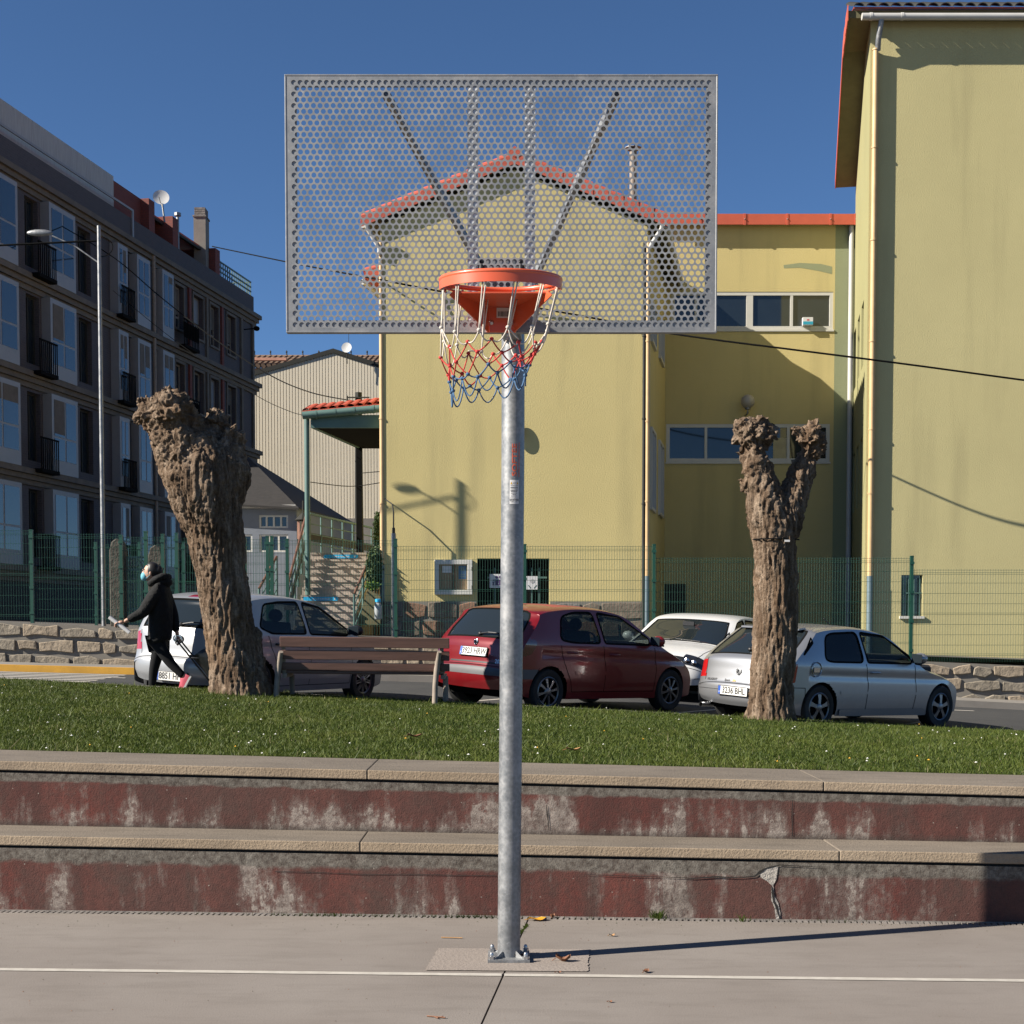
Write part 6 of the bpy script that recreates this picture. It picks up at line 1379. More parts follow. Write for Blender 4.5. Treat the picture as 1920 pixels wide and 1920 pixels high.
def nearest(x, y, P_):
    best = None
    for i in range(len(P_)):
        ax, ay = P_[i - 1]; bx, by = P_[i]; dx, dy = bx - ax, by - ay; L = dx * dx + dy * dy
        t = 0 if L == 0 else min(1, max(0, ((x - ax) * dx + (y - ay) * dy) / L)); px, py = ax + t * dx, ay + t * dy; d = math.hypot(px - x, py - y)
        if best is None or d < best[0]: best = (d, px, py)
    return best
def rounded(pts, r=.06, n=5):
    out_ = []
    for i in range(len(pts)):
        a, b, c = Vector(pts[i - 1]), Vector(pts[i]), Vector(pts[(i + 1) % len(pts)]); u, v = (a - b), (c - b); ru = min(r, u.length * .45); rv = min(r, v.length * .45); p, q = b + u.normalized() * ru, b + v.normalized() * rv
        for k in range(n + 1): t = k / n; w_ = p.lerp(b, t).lerp(b.lerp(q, t), t); out_.append((w_.x, w_.y))
    return out_
GLASS = glass_thin('car_glass', (.52, .58, .57)); GLASSD = glass_thin('tinted_car_glass', (.05, .05, .06), clear=.6); CHR = M('wheel_silver', (.26, .26, .27), .32, .85, var=.1); RUB = M('tyre_rubber', (.014, .014, .014), .8)
LAMPR = M('red_lamp', (.42, .012, .012), .12, coat=1, var=.1); LAMPD = M('dark_red_lamp', (.12, .01, .012), .1, coat=1); LAMPW = M('clear_lamp', (.62, .62, .62), .08, .3, coat=1); PLW = M('plate_white', (.74, .73, .69), .45, var=.02); PLB = M('plate_blue', (.02, .09, .42), .45); SEAT = M('seat_fabric', (.03, .03, .034), .9); HEADD = M('headlamp_dark', (.02, .02, .022), .1, coat=1)
def car(name, label, rear, ang, c):
    L, W, H = c['L'], c['W'], c['H']; pr = Prof(c['prof']); nk = len(c['prof']) - 1; col = c['paint']; belt = c['belt']; tum = c.get('tum', .34)
    root = thing(name, label, 'car'); WO[root.name] = Vector((0, 0, 0))
    fwd = Vector((math.cos(ang), math.sin(ang), 0)); ctr = Vector((rear[0], rear[1], 0)) + fwd * L / 2; ctr.z = road_z(ctr.x, ctr.y)
    up = Vector((.05, -.02, 1)).normalized(); f3 = (fwd - up * fwd.dot(up)).normalized(); l3 = up.cross(f3)
    root.matrix_world = Matrix(((f3.x, l3.x, up.x, ctr.x), (f3.y, l3.y, up.y, ctr.y), (f3.z, l3.z, up.z, ctr.z), (0, 0, 0, 1)))
    bl = lambda x: belt[0] + belt[1] * x
    def fw(x, z):
        y = W / 2; xr = max(0, 1 - x / .75); y -= c.get('tr', .09) * xr * xr; xf = max(0, 1 - (L - x) / 1.0); y -= c.get('tf', .17) * xf * xf
        b = bl(x); d = z - b
        if d > -.06: e = d + .06; y -= tum * e * e / (e + .12)
        lo = max(0, .52 - z); y -= .28 * lo * lo
        y -= .012 * math.exp(-((z - (b - .16)) / .05) ** 2) * (1 if .5 < x < L - .5 else 0)
        return max(.05, y)
    def E(k):
        p = pr.at(k); n_ = pr.nrm(k); return Vector((p.x + n_.x * p.z, p.y + n_.y * p.z))
    def S(k, v):
        p = pr.at(k); n_ = pr.nrm(k); e = Vector((p.x + n_.x * p.z, p.y + n_.y * p.z)); a = abs(v); off = p.z * (.5 * a * a + .5 * a ** 7)
        return Vector((p.x + n_.x * off - L / 2, v * fw(e.x, e.y), p.y + n_.y * off))
    def SD(x, z, sg, lift=0): return Vector((x - L / 2, sg * (fw(x, z) + lift), z))
    zbm = c.get('zb', .2)
    def zb(x):
        e = min(x, L - x); return zbm + .12 * max(0, 1 - e / .55) ** 2
    ks = []
    for i in range(nk):
        n = max(2, int(math.ceil((pr.t[i + 1] - pr.t[i]) / .024))); ks += [i + j / n for j in range(n)]
    ks.append(nk - 1e-4)
    NV = 20; vsr = [math.sin(math.pi / 2 * j / NV) * .45 + .55 * j / NV for j in range(NV + 1)]; vs_ = [-a for a in vsr[:0:-1]] + vsr
    arches = [(c['rx'], c['wr'] + .0, c['ar']), (c['rx'] + c['wb'], c['wr'], c['ar'])]
    regs = c['regions']; parts = {}
    def pb(nm): return parts.setdefault(nm, MB())
    # wrap
    grid = [[S(k, v) for v in vs_] for k in ks]
    def wreg(k, v):
        for nm, wp, sp_ in regs:
            if wp and inpoly(k, abs(v), wp): return nm
        return 'body'
    cache = {}
    for i in range(len(ks) - 1):
        for j in range(len(vs_) - 1):
            km, vm = (ks[i] + ks[i + 1]) / 2, (vs_[j] + vs_[j + 1]) / 2; nm = wreg(km, vm)
            if nm != 'body' and nm in c['sided']: nm += '_' + ('l' if vm > 0 else 'r')
            m_ = pb(nm); idx = cache.setdefault(nm, {}); f = []
            for a, b in ((i, j), (i, j + 1), (i + 1, j + 1), (i + 1, j)):
                if ('w', a, b) not in idx: idx[('w', a, b)] = len(m_.v); m_.v.append(tuple(grid[a][b]))
                f.append(idx[('w', a, b)])
            m_.f.append(tuple(f)); m_.m.append(0)
    # sides
    NZ = 52; es = [E(k) for k in ks]
    for sg in (1, -1):
        pts = []
        for e in es:
            z0 = min(zb(e.x), e.y - .01); colm = []
            for r_ in range(NZ + 1):
                z = lerp(z0, e.y, r_ / NZ); x = e.x
                if 0 < r_ < NZ:
                    for cx_, cz_, cr_ in arches:
                        d = math.hypot(x - cx_, z - cz_)
                        if abs(d - cr_) < .013 and d > 0: x, z = cx_ + (x - cx_) * cr_ / d, cz_ + (z - cz_) * cr_ / d
                    for nm, wp, sp_ in regs:
                        if sp_:
                            q = nearest(x, z, sp_)
                            if q[0] < .011: x, z = q[1], q[2]; break
                colm.append((x, z))
            pts.append(colm)
        edge = len(vs_) - 1 if sg > 0 else 0
        for i in range(len(ks) - 1):
            for r_ in range(NZ):
                q = [pts[i][r_], pts[i + 1][r_], pts[i + 1][r_ + 1], pts[i][r_ + 1]]; xm = sum(a[0] for a in q) / 4; zm_ = sum(a[1] for a in q) / 4
                if any(math.hypot(xm - a, zm_ - b) < r for a, b, r in arches): continue
                nm = 'body'
                for n2, wp, sp_ in regs:
                    if sp_ and inpoly(xm, zm_, sp_): nm = n2; break
                if nm != 'body': nm += '_' + ('l' if sg > 0 else 'r')
                m_ = pb(nm); idx = cache.setdefault(nm, {}); f = []
                for a, b in ((i, r_), (i + 1, r_), (i + 1, r_ + 1), (i, r_ + 1)):
                    key = ('w', a, edge) if b == NZ else ('s', sg, a, b)
                    if key not in idx: idx[key] = len(m_.v); m_.v.append(tuple(grid[a][edge]) if b == NZ else tuple(SD(pts[a][b][0], pts[a][b][1], sg)))
                    f.append(idx[key])
                if len(set(f)) == 4: m_.f.append(tuple(f if sg < 0 else f[::-1])); m_.m.append(0)
    body = obj('body', parts.pop('body'), col, root, smooth=50)
    MTS = dict(glass=GLASS, tinted=GLASSD, red=LAMPR, dred=LAMPD, clear=LAMPW, black=MT['black'], bumper=c.get('bumper_mat', MT['black']), headd=HEADD, dust=c.get('dust', col))
    for nm, m_ in parts.items():
        base = nm[:-2] if nm[-2:] in ('_l', '_r') else nm; pn, mk = c['names'][base]
        if mk in ('glass', 'tinted'): 
            m_.v = [(x * .9985, y * .992, z - .004) for x, y, z in m_.v]
        obj(pn, m_, MTS[mk], root, smooth=60)
    # seams and seals
    def rib(mb, pts, nrm, wd_, lift):
        vs = []
        for i, p in enumerate(pts):
            t = (pts[min(i + 1, len(pts) - 1)] - pts[max(i - 1, 0)]).normalized(); n_ = nrm[i]; u_ = t.cross(n_).normalized(); vs += [p + n_ * lift + u_ * wd_ / 2, p + n_ * lift - u_ * wd_ / 2]
        mb.add(vs, [(2 * i, 2 * i + 1, 2 * i + 3, 2 * i + 2) for i in range(len(pts) - 1)])
    def resamp(pts, st=.03):
        o = []
        for a, b in zip(pts, pts[1:]):
            n = max(1, int(math.hypot(b[0] - a[0], b[1] - a[1]) / st)); o += [(lerp(a[0], b[0], k / n), lerp(a[1], b[1], k / n)) for k in range(n)]
        return o + [pts[-1]]
    def side_line(mb, pts, wd_, lift=.0025, sides=(1, -1)):
        for sg in sides:
            q = resamp(pts); P3 = [SD(x, z, sg) for x, z in q]; N3 = []
            for x, z in q: du = SD(x + .01, z, sg) - SD(x - .01, z, sg); dv = SD(x, z + .01, sg) - SD(x, z - .01, sg); n_ = du.cross(dv); n_.normalize(); N3.append(n_ if n_.y * sg > 0 else -n_)
            rib(mb, P3, N3, wd_, lift)
    def wrap_line(mb, pts, wd_, lift=.0025, st=.06):
        q = resamp(pts, st); P3 = [S(k, v) for k, v in q]; N3 = []
        for k, v in q:
            k1, k0 = min(k + .03, nk - .001), max(k - .03, 0); du = S(k1, v) - S(k0, v); dv = S(k, min(v + .02, 1)) - S(k, max(v - .02, -1)); n_ = dv.cross(du); n_.normalize(); ctr_ = Vector((0, 0, .6)); N3.append(n_ if n_.dot(P3[len(N3)] - ctr_) > 0 else -n_)
        rib(mb, P3, N3, wd_, lift)
    mb = MB()
    for nm, wp, sp_ in regs:
        if c['names'][nm][1] in ('glass', 'tinted'):
            if sp_: side_line(mb, list(sp_) + [sp_[0]], .026)
            elif wp:
                full = list(wp) ; both = [(k, v) for k, v in full] + [(k, -v) for k, v in full[::-1]] ; wrap_line(mb, both + [both[0]], .026)
    obj('window_seal', mb, MT['blackm'], root)
    mb = MB()
    for pts in c.get('seams', ()): side_line(mb, pts, .009)
    for pts in c.get('wseams', ()): wrap_line(mb, pts, .009)
    for cx_, cz_, cr_ in arches: pass
    obj('panel_seam', mb, MT['blackm'], root)
    for pts, wd_, lift, mt in c.get('strips', ()):
        mb = MB(); side_line(mb, pts, wd_, lift); 
        obj('side_trim', mb, mt or col, root)
    for pts, wd_, lift, mt, nm in c.get('wstrips', ()):
        mb = MB(); wrap_line(mb, pts, wd_, lift, .04); obj(nm, mb, mt, root)
    # underside, arch liners, cabin
    mb = MB(); mb.box(-L / 2 + .3, L / 2 - .35, -W / 2 + .16, W / 2 - .16, .19, .5); mb.box(-L / 2 + .18, L / 2 - .3, -W / 2 + .3, W / 2 - .3, .3, .62); obj('underbody', mb, MT['blackm'], root)
    mb = MB(); fx = c.get('fs', 1.95)
    for x0, hgt in ((fx, .6), (fx - .85, .56)):
        for y in (-.36, .36):
            x = x0 - L / 2; mb.obox((x, y, .62), (.24, 0, .03), (0, .23, 0), (0, 0, .08)); mb.obox((x - .27, y, .62 + hgt * .42), (.05, 0, 0), (0, .21, 0), (-.06, 0, hgt * .42)); mb.sphere((x - .36, y, .62 + hgt * .98), (.055, .125, .09), 10, 8)
    obj('seats', mb, SEAT, root, smooth=50, bevel=.02)
    mb = MB(); xw = fx + .78 - L / 2; mb.obox((xw + .25, 0, .78), (.3, 0, 0), (0, W / 2 - .2, 0), (-.03, 0, .1)); obj('dashboard', mb, SEAT, root, bevel=.03)
    mb = MB(); st = Vector((xw - .12, .36, .92)); mb.tube([st + Vector((.05 * math.sin(a_), .17 * math.cos(a_), .16 * math.sin(a_))) for a_ in np.linspace(0, 2 * math.pi, 20)[:-1]], .014, 6, closed=True); mb.cyl(st, st + Vector((.2, 0, -.1)), .03, 8); obj('steering_wheel', mb, MT['black'], root)
    mb = MB(); mb.box(-.02 + fx + .9 - L / 2 - .45, fx + .9 - L / 2 - .43, -.1, .1, H - .22, H - .15); obj('inner_mirror', mb, MT['black'], root)
    # wheels
    for wx in (c['rx'], c['rx'] + c['wb']):
        for sg in (1, -1):
            y = sg * (W / 2 - .03); r = c['wr']; rr_ = r * .66; cc = Vector((wx - L / 2, y, r)); mb = MB()
            mb.lathe([(rr_ * .98, .0), (rr_ * 1.03, .012), (r * .93, .014), (r * .99, -.01), (r, -.04), (r, -.15), (r * .97, -.18), (rr_, -.19)], (0, 0, 0), 40, 'y', cap=False)
            if sg < 0: mb.v = [(x + cc.x, yy_ + cc.y, z + cc.z) for x, yy_, z in mb.v]
            else: mb.v = [(x + cc.x, -yy_ + cc.y, z + cc.z) for x, yy_, z in mb.v]
            wheel = obj('wheel', mb, RUB, root, smooth=50)
            mb = MB(); o_ = lambda a_, rad, d: cc + Vector((rad * math.cos(a_), sg * d, rad * math.sin(a_)))
            mb.tube([o_(2 * math.pi * k / 36, rr_ * .95, .0) for k in range(36)], .014, 6, closed=True); ns = c['spokes']
            for k in range(ns):
                a_ = 2 * math.pi * (k + .25) / ns; wd_ = c.get('sw', .06)
                if c.get('vsp'):
                    for d in (-1, 1): mb.prism([o_(a_ + d * .06, .05, .008), o_(a_ + d * .34, rr_ * .94, .004), o_(a_ + d * .20, rr_ * .94, .004), o_(a_ + d * .0, .06, .01)], Vector((0, -sg * .02, 0)))
                else:
                    w0, w1 = c.get('sw0', .32), c.get('sw1', .16)
                    mb.prism([o_(a_ - w0, .055, .012), o_(a_ - w1, rr_ * .6, .012), o_(a_ - w1, rr_ * .95, .002), o_(a_ + w1, rr_ * .95, .002), o_(a_ + w1, rr_ * .6, .012), o_(a_ + w0, .055, .012)], Vector((0, -sg * .025, 0)))
            mb.sphere(cc + Vector((0, sg * .0, 0)), (.062, .022, .062), 16, 8); rim_ = obj('wheel_rim', mb, c.get('rim_mat', CHR), wheel, smooth=40)
            mb = MB(); mb.lathe([(.0, 0), (rr_, 0), (rr_, .01), (0, .01)], cc - Vector((0, sg * .06, 0)), 24, 'y'); obj('brake_disc', mb, MT['blackm'], wheel)
    # plate
    if c.get('plate'):
        k, dz, txt = c['plate']; p = S(k, 0); n_ = pr.nrm(k); up_ = Vector((c.get('ptilt', .12), 0, 1)).normalized(); out = Vector((-1, 0, c.get('ptilt', .12))).normalized(); p = p + out * .02 + Vector((0, 0, dz))
        rt = Vector((0, -1, 0)); mb = MB(); mb.obox(p - out * .005, rt * .268, up_ * .063, out * .009); pl = obj('number_plate', mb, MT['black'], root, bevel=.003)
        mb = MB(); mb.obox(p, rt * .26, up_ * .055, out * .0055); obj('plate_face', mb, PLW, pl)
        mb = MB(); mb.obox(p - rt * .238 + out * .004, rt * .022, up_ * .054, out * .0025); obj('blue_band', mb, PLB, pl)
        mb = text_mb(txt, .118, lambda x, y: p + rt * (x * .86 + .018) + up_ * y * 1.0 + out * .0075); mb = text_mb('E', .03, lambda x, y: p + rt * (x - .238) + up_ * (y - .025) + out * .0078, mb=mb, mi=1); obj('lettering', mb, [MT['ink'], PLW], pl)
    for fn in c.get('extra', ()): fn(root, S, SD, pr, L, W, col)
    # mirrors and handles
    mx, mz = c['mirror']
    for sg in (1, -1):
        b = SD(mx, mz, sg); cc = b + Vector((.0, sg * .13, .05)); mb = MB(); mb.sphere(cc, (.085, .105, .078), 16, 10, fn=lambda d: 1 - .12 * (d.x < -.3)); mb.tube([b + Vector((.02, -sg * .01, 0)), cc + Vector((.02, -sg * .05, -.02))], .025, 8); mi_ = obj('wing_mirror', mb, c.get('mirror_mat', MT['black']), root, smooth=60)
        mb = MB(); mb.obox(cc + Vector((-.078, 0, 0)), (.004, 0, 0), (0, .085, 0), (0, 0, .06)); obj('mirror_glass', mb, MT['pane'], mi_, bevel=.003)
    for hx, hz_ in c['handles']:
        for sg in (1, -1):
            mb = MB(); a, b = SD(hx - .085, hz_, sg, .022), SD(hx + .085, hz_, sg, .022); mb.tube([SD(hx - .095, hz_, sg, -.01), a, b, SD(hx + .095, hz_, sg, -.01)], .014, 8); obj('door_handle', mb, c.get('handle_mat', col), root, smooth=60)
    if c.get('wiper'):
        k0, k1, v0, v1 = c['wiper']; mb = MB(); a, b = S(k0, v0), S(k1, v1); o_ = Vector((-.02, 0, .015)); mb.tube([a + o_ * .6, a.lerp(b, .5) + o_ * 1.6, b + o_], .011, 6); mb.sphere(a + o_ * .5, .03, 8, 6); obj('rear_wiper', mb, MT['black'], root)
    return root
def badge(k, r, mt, dz=0, lion=False):
    def fn(root, S, SD, pr, L, W, col):
        p = S(k, 0) + Vector((-.012, 0, dz)); mb = MB()
        if lion: mb.lathe([(r * .8, -.004), (r, 0), (r * .8, .004)], p, 6, 'x'); mb.tube([p + Vector((-.012, y * r, z * r)) for y, z in ((.5, .5), (.1, .75), (-.2, .5), (.1, .2), (.3, -.2), (.0, -.7), (-.4, -.6))], r * .14, 6)
        else:
            mb.tube([p + Vector((-.004, r * 1.3 * math.cos(a_), r * .9 * math.sin(a_))) for a_ in np.linspace(0, 6.283, 24)[:-1]], .009, 6, closed=True); mb.tube([p + Vector((-.006, r * .5 * math.cos(a_), r * .82 * math.sin(a_))) for a_ in np.linspace(0, 6.283, 18)[:-1]], .007, 6, closed=True); mb.tube([p + Vector((-.006, r * .95 * math.cos(a_), r * .35 + r * .32 * math.sin(a_))) for a_ in np.linspace(0, 6.283, 18)[:-1]], .007, 6, closed=True)
        obj('badge', mb, mt, root, smooth=60)
    return fn
def script(k, v0, dz, txt, size, mt):
    def fn(root, S, SD, pr, L, W, col):
        p = S(k, v0); n_ = (S(k, v0 + .02) - S(k, v0 - .02)).normalized(); rt = -n_; up = (S(k + .05, v0) - S(k - .05, v0)).normalized(); out = rt.cross(up); out = out if out.x < 0 else -out
        obj('lettering', text_mb(txt, size, lambda x, y: p + rt * x + up * (y + dz) + out * .006), mt, root)
    return fn
CHROME = M('chrome', (.6, .6, .61), .18, 1, var=.03)
# red five-door hatchback
redp = paint('red_car_paint', (.20, .004, .008), .2, rough=.3, dust=.05); roofdust = M('dusty_red', (.34, .075, .05), .6, var=.15)
c207 = dict(L=4.03, W=1.75, H=1.47, wb=2.54, rx=.66, wr=.305, ar=.345, paint=redp, belt=(.98, -.025), tum=.36, tr=.07, tf=.2, zb=.2, fs=2.0,
  prof=[(.05, .30, .10), (.0, .42, .095), (.0, .56, .095), (.045, .64, .085), (.075, .80, .085), (.12, .95, .085), (.42, 1.30, .09), (.50, 1.385, .07), (.85, 1.445, .06), (1.4, 1.47, .05), (1.95, 1.445, .05), (2.30, 1.37, .06), (2.72, 1.16, .09), (3.12, .96, .10), (3.45, .86, .12), (3.75, .74, .16), (3.93, .60, .22), (4.01, .46, .26), (4.03, .30, .28)],
  regions=[('rearglass', [(5.12, 0), (5.12, .80), (5.5, .84), (6.55, .80), (6.85, .70), (6.85, 0)], None), ('screen', [(11.15, 0), (11.15, .80), (12.95, .86), (12.95, 0)], None),
    ('grey', [(1.5, 0), (1.5, 1.01), (2.55, 1.01), (2.55, 0)], [(0, .47), (.45, .47), (.45, .60), (0, .60)]),
    ('tail', [(3.4, .88), (3.4, 1.01), (5.0, 1.01), (5.0, .93)], rounded([(.0, .72), (.32, .80), (.42, .97), (.2, 1.03), (.0, 1.0)], .04)),
    ('rearside', None, rounded([(.84, 1.0), (.92, 1.31), (1.18, 1.375), (1.55, 1.385), (1.65, .965), (1.1, .965)], .08)), ('frontside', None, rounded([(1.73, .965), (1.65, 1.385), (2.12, 1.335), (2.68, 1.04), (2.66, .955)], .05)), ('quarter', None, rounded([(2.76, .955), (2.78, 1.005), (3.0, .95)], .01)),
    ('head', [(14.6, .62), (14.6, 1.01), (16.2, 1.01), (16.2, .7)], rounded([(3.35, .80), (3.75, .72), (4.0, .56), (3.7, .6)], .05)), ('roofdust', [(8.2, 0), (8.2, .8), (11.0, .8), (11.0, 0)], None)],
  sided=('tail', 'head'), dust=roofdust, bumper_mat=M('grey_bumper', (.10, .10, .105), .55),
  names=dict(rearglass=('rear_window', 'tinted'), screen=('windscreen', 'glass'), grey=('bumper_band', 'bumper'), tail=('tail_light', 'dred'), rearside=('side_window', 'glass'), frontside=('side_window', 'glass'), quarter=('quarter_window', 'glass'), head=('headlight', 'clear'), roofdust=('roof_panel', 'dust')),
  seams=[[(1.69, .93), (1.76, .60), (1.74, .30)], [(.84, .93), (.92, .70), (1.06, .45), (1.1, .30)], [(2.78, .92), (2.84, .6), (2.80, .3)], [(.46, .62), (.36, .44)], [(1.1, .3), (2.8, .3)]], wseams=[[(2.75, -.98), (2.75, .98)], [(3.0, .86), (5.0, .86)], [(3.0, -.86), (5.0, -.86)], [(13.1, -.9), (13.1, .9)]],
  strips=[([(1.15, .56), (2.75, .545)], .05, .008, None)], plate=(3.92, 0, '3923 HRW'), ptilt=.22, mirror=(2.72, .97), mirror_mat=redp, handles=[(1.08, .83), (1.93, .81)], spokes=8, sw0=.22, sw1=.12, wiper=(5.2, 5.25, .0, -.42),
  wstrips=[([(3.1, -.55), (3.1, .55)], .02, .004, MT['black'], 'boot_handle')], extra=[badge(4.75, .045, CHROME, 0, True), script(3.25, -.62, -.0, '207 +', .075, CHROME)])
car('parked_car', 'dark red hatchback with plate 3923 HRW parked behind the bench and post', (-.60, 18.78), R(44), c207)
# silver three-door at the right
silv = paint('silver_car_paint', (.43, .44, .46), .75, rough=.36, dust=.1)
c306 = dict(L=4.0, W=1.69, H=1.38, wb=2.58, rx=.74, wr=.30, ar=.335, paint=silv, belt=(.89, -.012), tum=.40, tr=.10, tf=.16, zb=.19, fs=2.0,
  prof=[(.05, .26, .12), (.0, .34, .12), (.0, .52, .12), (.04, .58, .10), (.08, .72, .10), (.14, .90, .10), (.62, 1.27, .07), (.72, 1.325, .06), (1.1, 1.37, .05), (1.6, 1.38, .045), (2.0, 1.345, .05), (2.25, 1.28, .06), (2.65, 1.05, .08), (2.95, .89, .09), (3.4, .80, .10), (3.8, .69, .14), (3.95, .56, .2), (4.0, .42, .22), (4.0, .28, .22)],
  regions=[('rearglass', [(5.12, 0), (5.12, .86), (6.6, .82), (6.8, 0)], None), ('screen', [(11.15, 0), (11.15, .80), (12.92, .86), (12.92, 0)], None),
    ('tail', [(3.35, .80), (3.35, 1.01), (4.75, 1.01), (4.75, .84)], rounded([(.02, .60), (.27, .62), (.30, .86), (.02, .88)], .02)),
    ('rearside', None, rounded([(.80, .93), (.88, 1.22), (1.0, 1.27), (1.54, 1.30), (1.58, .90), (.92, .90)], .09)), ('frontside', None, rounded([(1.66, .90), (1.61, 1.30), (2.08, 1.265), (2.58, 1.0), (2.60, .90)], .04)), ('quarter', None, rounded([(2.68, .90), (2.68, .95), (2.82, .89)], .01)), ('qrear', None, rounded([(.42, .98), (.62, 1.14), (.60, 1.2)], .01)),
    ('head', [(14.6, .6), (14.6, 1.01), (15.9, 1.01), (15.9, .7)], None)],
  sided=('tail', 'head'), names=dict(rearglass=('rear_window', 'tinted'), screen=('windscreen', 'glass'), tail=('tail_light', 'red'), rearside=('side_window', 'tinted'), frontside=('side_window', 'glass'), quarter=('quarter_window', 'glass'), qrear=('quarter_window', 'tinted'), head=('headlight', 'clear')),
  seams=[[(1.62, .88), (1.68, .6), (1.66, .27)], [(2.66, .88), (2.72, .5), (2.68, .27)], [(1.66, .27), (2.68, .27)], [(.0, .555), (.44, .555)], [(.44, .555), (.45, .36)]], wseams=[[(2.55, -.98), (2.55, .98)], [(3.0, .79), (5.0, .84)], [(3.0, -.79), (5.0, -.84)], [(13.1, -.9), (13.1, .9)]],
  strips=[([(1.12, .50), (3.0, .49)], .035, .008, None), ([(1.12, .235), (2.95, .235)], .09, .02, None)], wstrips=[([(1.75, -.96), (1.75, .96)], .03, .012, silv, 'bumper_strip')], plate=(1.62, 0, '3236 BHL'), ptilt=.02, mirror=(2.62, .93), mirror_mat=silv, handles=[(1.80, .77)], spokes=5, sw0=.42, sw1=.2, wiper=(5.25, 5.3, -.02, -.4),
  extra=[badge(3.9, .05, MT['galv_dark'], 0, True), script(3.03, .60, 0, 'PEUGEOT', .045, MT['black']), script(3.03, .22, 0, 'Sport', .045, MT['ink']), script(3.03, .06, 0, '306', .04, MT['yink'])])
def xtra306(root, S, SD, pr, L, W, col):
    mb = MB(); e = Vector((-L / 2 + .0, .50, .235)); mb.lathe([(.028, -.1), (.034, -.1), (.036, .12), (.03, .12)][::-1], e, 16, 'x', cap=False); obj('exhaust_pipe', mb, CHROME, root, smooth=50)
    for sg in (1, -1):
        mb = MB(); c_ = SD(.62, .80, sg, .003); n_ = 20; mb.tube([c_ + Vector((.095 * math.cos(a_), sg * .002, .095 * math.sin(a_))) for a_ in np.linspace(0, 6.283, n_ + 1)[:-1]], .006, 6, closed=True); mb.obox(c_ + Vector((0, 0, -.01)), (.055, 0, 0), (0, .008, 0), (0, 0, .028)); obj('fuel_flap', mb, CHROME, root)
    mb = MB(); p = S(9.6, 0); mb.cyl(p, p + Vector((-.16, 0, .10)), .006, 6); obj('aerial', mb, MT['black'], root)
    mb = MB()
    for v in (-.74, .74): pass
    p0, p1 = S(6.95, -.7), S(6.95, .7); mb.obox((p0 + p1) / 2 + Vector((-.05, 0, .0)), (.07, 0, .01), (0, .52, 0), (0, 0, .014)); obj('spoiler', mb, col, root, bevel=.008)
c306['extra'].append(xtra306)
car('parked_car', 'silver three door hatchback with plate 3236 BHL half hidden behind the right tree', (2.90, 18.4), R(37), c306)
# silver five-door at the left
silv2 = paint('pale_silver_paint', (.37, .38, .395), .4, rough=.45, dust=.06)
cyar = dict(L=4.02, W=1.73, H=1.50, wb=2.46, rx=.70, wr=.31, ar=.35, paint=silv2, belt=(.98, -.03), tum=.32, tr=.13, tf=.2, zb=.2, fs=2.0,
  prof=[(.05, .28, .16), (.0, .40, .15), (.0, .58, .15), (.06, .66, .12), (.085, .82, .11), (.12, .98, .10), (.30, 1.30, .08), (.36, 1.40, .07), (.75, 1.475, .055), (1.3, 1.50, .05), (1.85, 1.47, .05), (2.22, 1.39, .06), (2.7, 1.16, .09), (3.15, .98, .10), (3.5, .87, .12), (3.78, .74, .16), (3.94, .60, .22), (4.01, .46, .24), (4.02, .30, .26)],
  regions=[('rearglass', [(5.15, 0), (5.15, .86), (6.5, .82), (6.75, .72), (6.75, 0)], None), ('screen', [(11.15, 0), (11.15, .80), (12.95, .86), (12.95, 0)], None), ('brake', [(7.1, 0), (7.1, .16), (7.5, .16), (7.5, 0)], None),
    ('tail', [(3.3, .82), (3.3, 1.01), (4.9, 1.01), (4.9, .9)], rounded([(.0, .70), (.24, .74), (.32, .98), (.0, .98)], .03)),
    ('rearside', None, rounded([(.70, 1.06), (.86, 1.36), (1.2, 1.40), (1.62, 1.41), (1.72, .98), (.95, .98)], .06)), ('frontside', None, rounded([(1.80, .975), (1.72, 1.41), (2.12, 1.35), (2.72, 1.04), (2.70, .96)], .05)),
    ('head', [(14.6, .62), (14.6, 1.01), (16.2, 1.01), (16.2, .7)], None)],
  sided=('tail', 'head'), names=dict(rearglass=('rear_window', 'glass'), screen=('windscreen', 'glass'), brake=('brake_light', 'red'), tail=('tail_light', 'red'), rearside=('side_window', 'glass'), frontside=('side_window', 'glass'), head=('headlight', 'clear')),
  seams=[[(1.75, .95), (1.82, .60), (1.80, .28)], [(.86, .95), (1.0, .70), (1.12, .45), (1.12, .28)], [(2.76, .94), (2.82, .6), (2.78, .28)], [(1.12, .28), (2.78, .28)]], wseams=[[(2.7, -.98), (2.7, .98)], [(3.0, .80), (5.0, .88)], [(3.0, -.80), (5.0, -.88)], [(13.1, -.9), (13.1, .9)]],
  strips=[([(1.15, .40), (2.75, .39)], .07, .008, None)], wstrips=[([(3.0, -.45), (3.0, .45)], .03, .006, MT['black'], 'boot_handle')], plate=(.8, .0, '8851 HHN'), ptilt=.03, mirror=(2.74, .99), handles=[(1.12, .84), (2.0, .82)], handle_mat=MT['black'], spokes=9, vsp=True, wiper=(5.2, 5.3, .0, -.44), extra=[badge(4.3, .055, CHROME)])
car('parked_car', 'pale silver hatchback with a plate starting 885 behind the leaning tree and walking woman', (-4.42, 18.1), R(62), cyar)
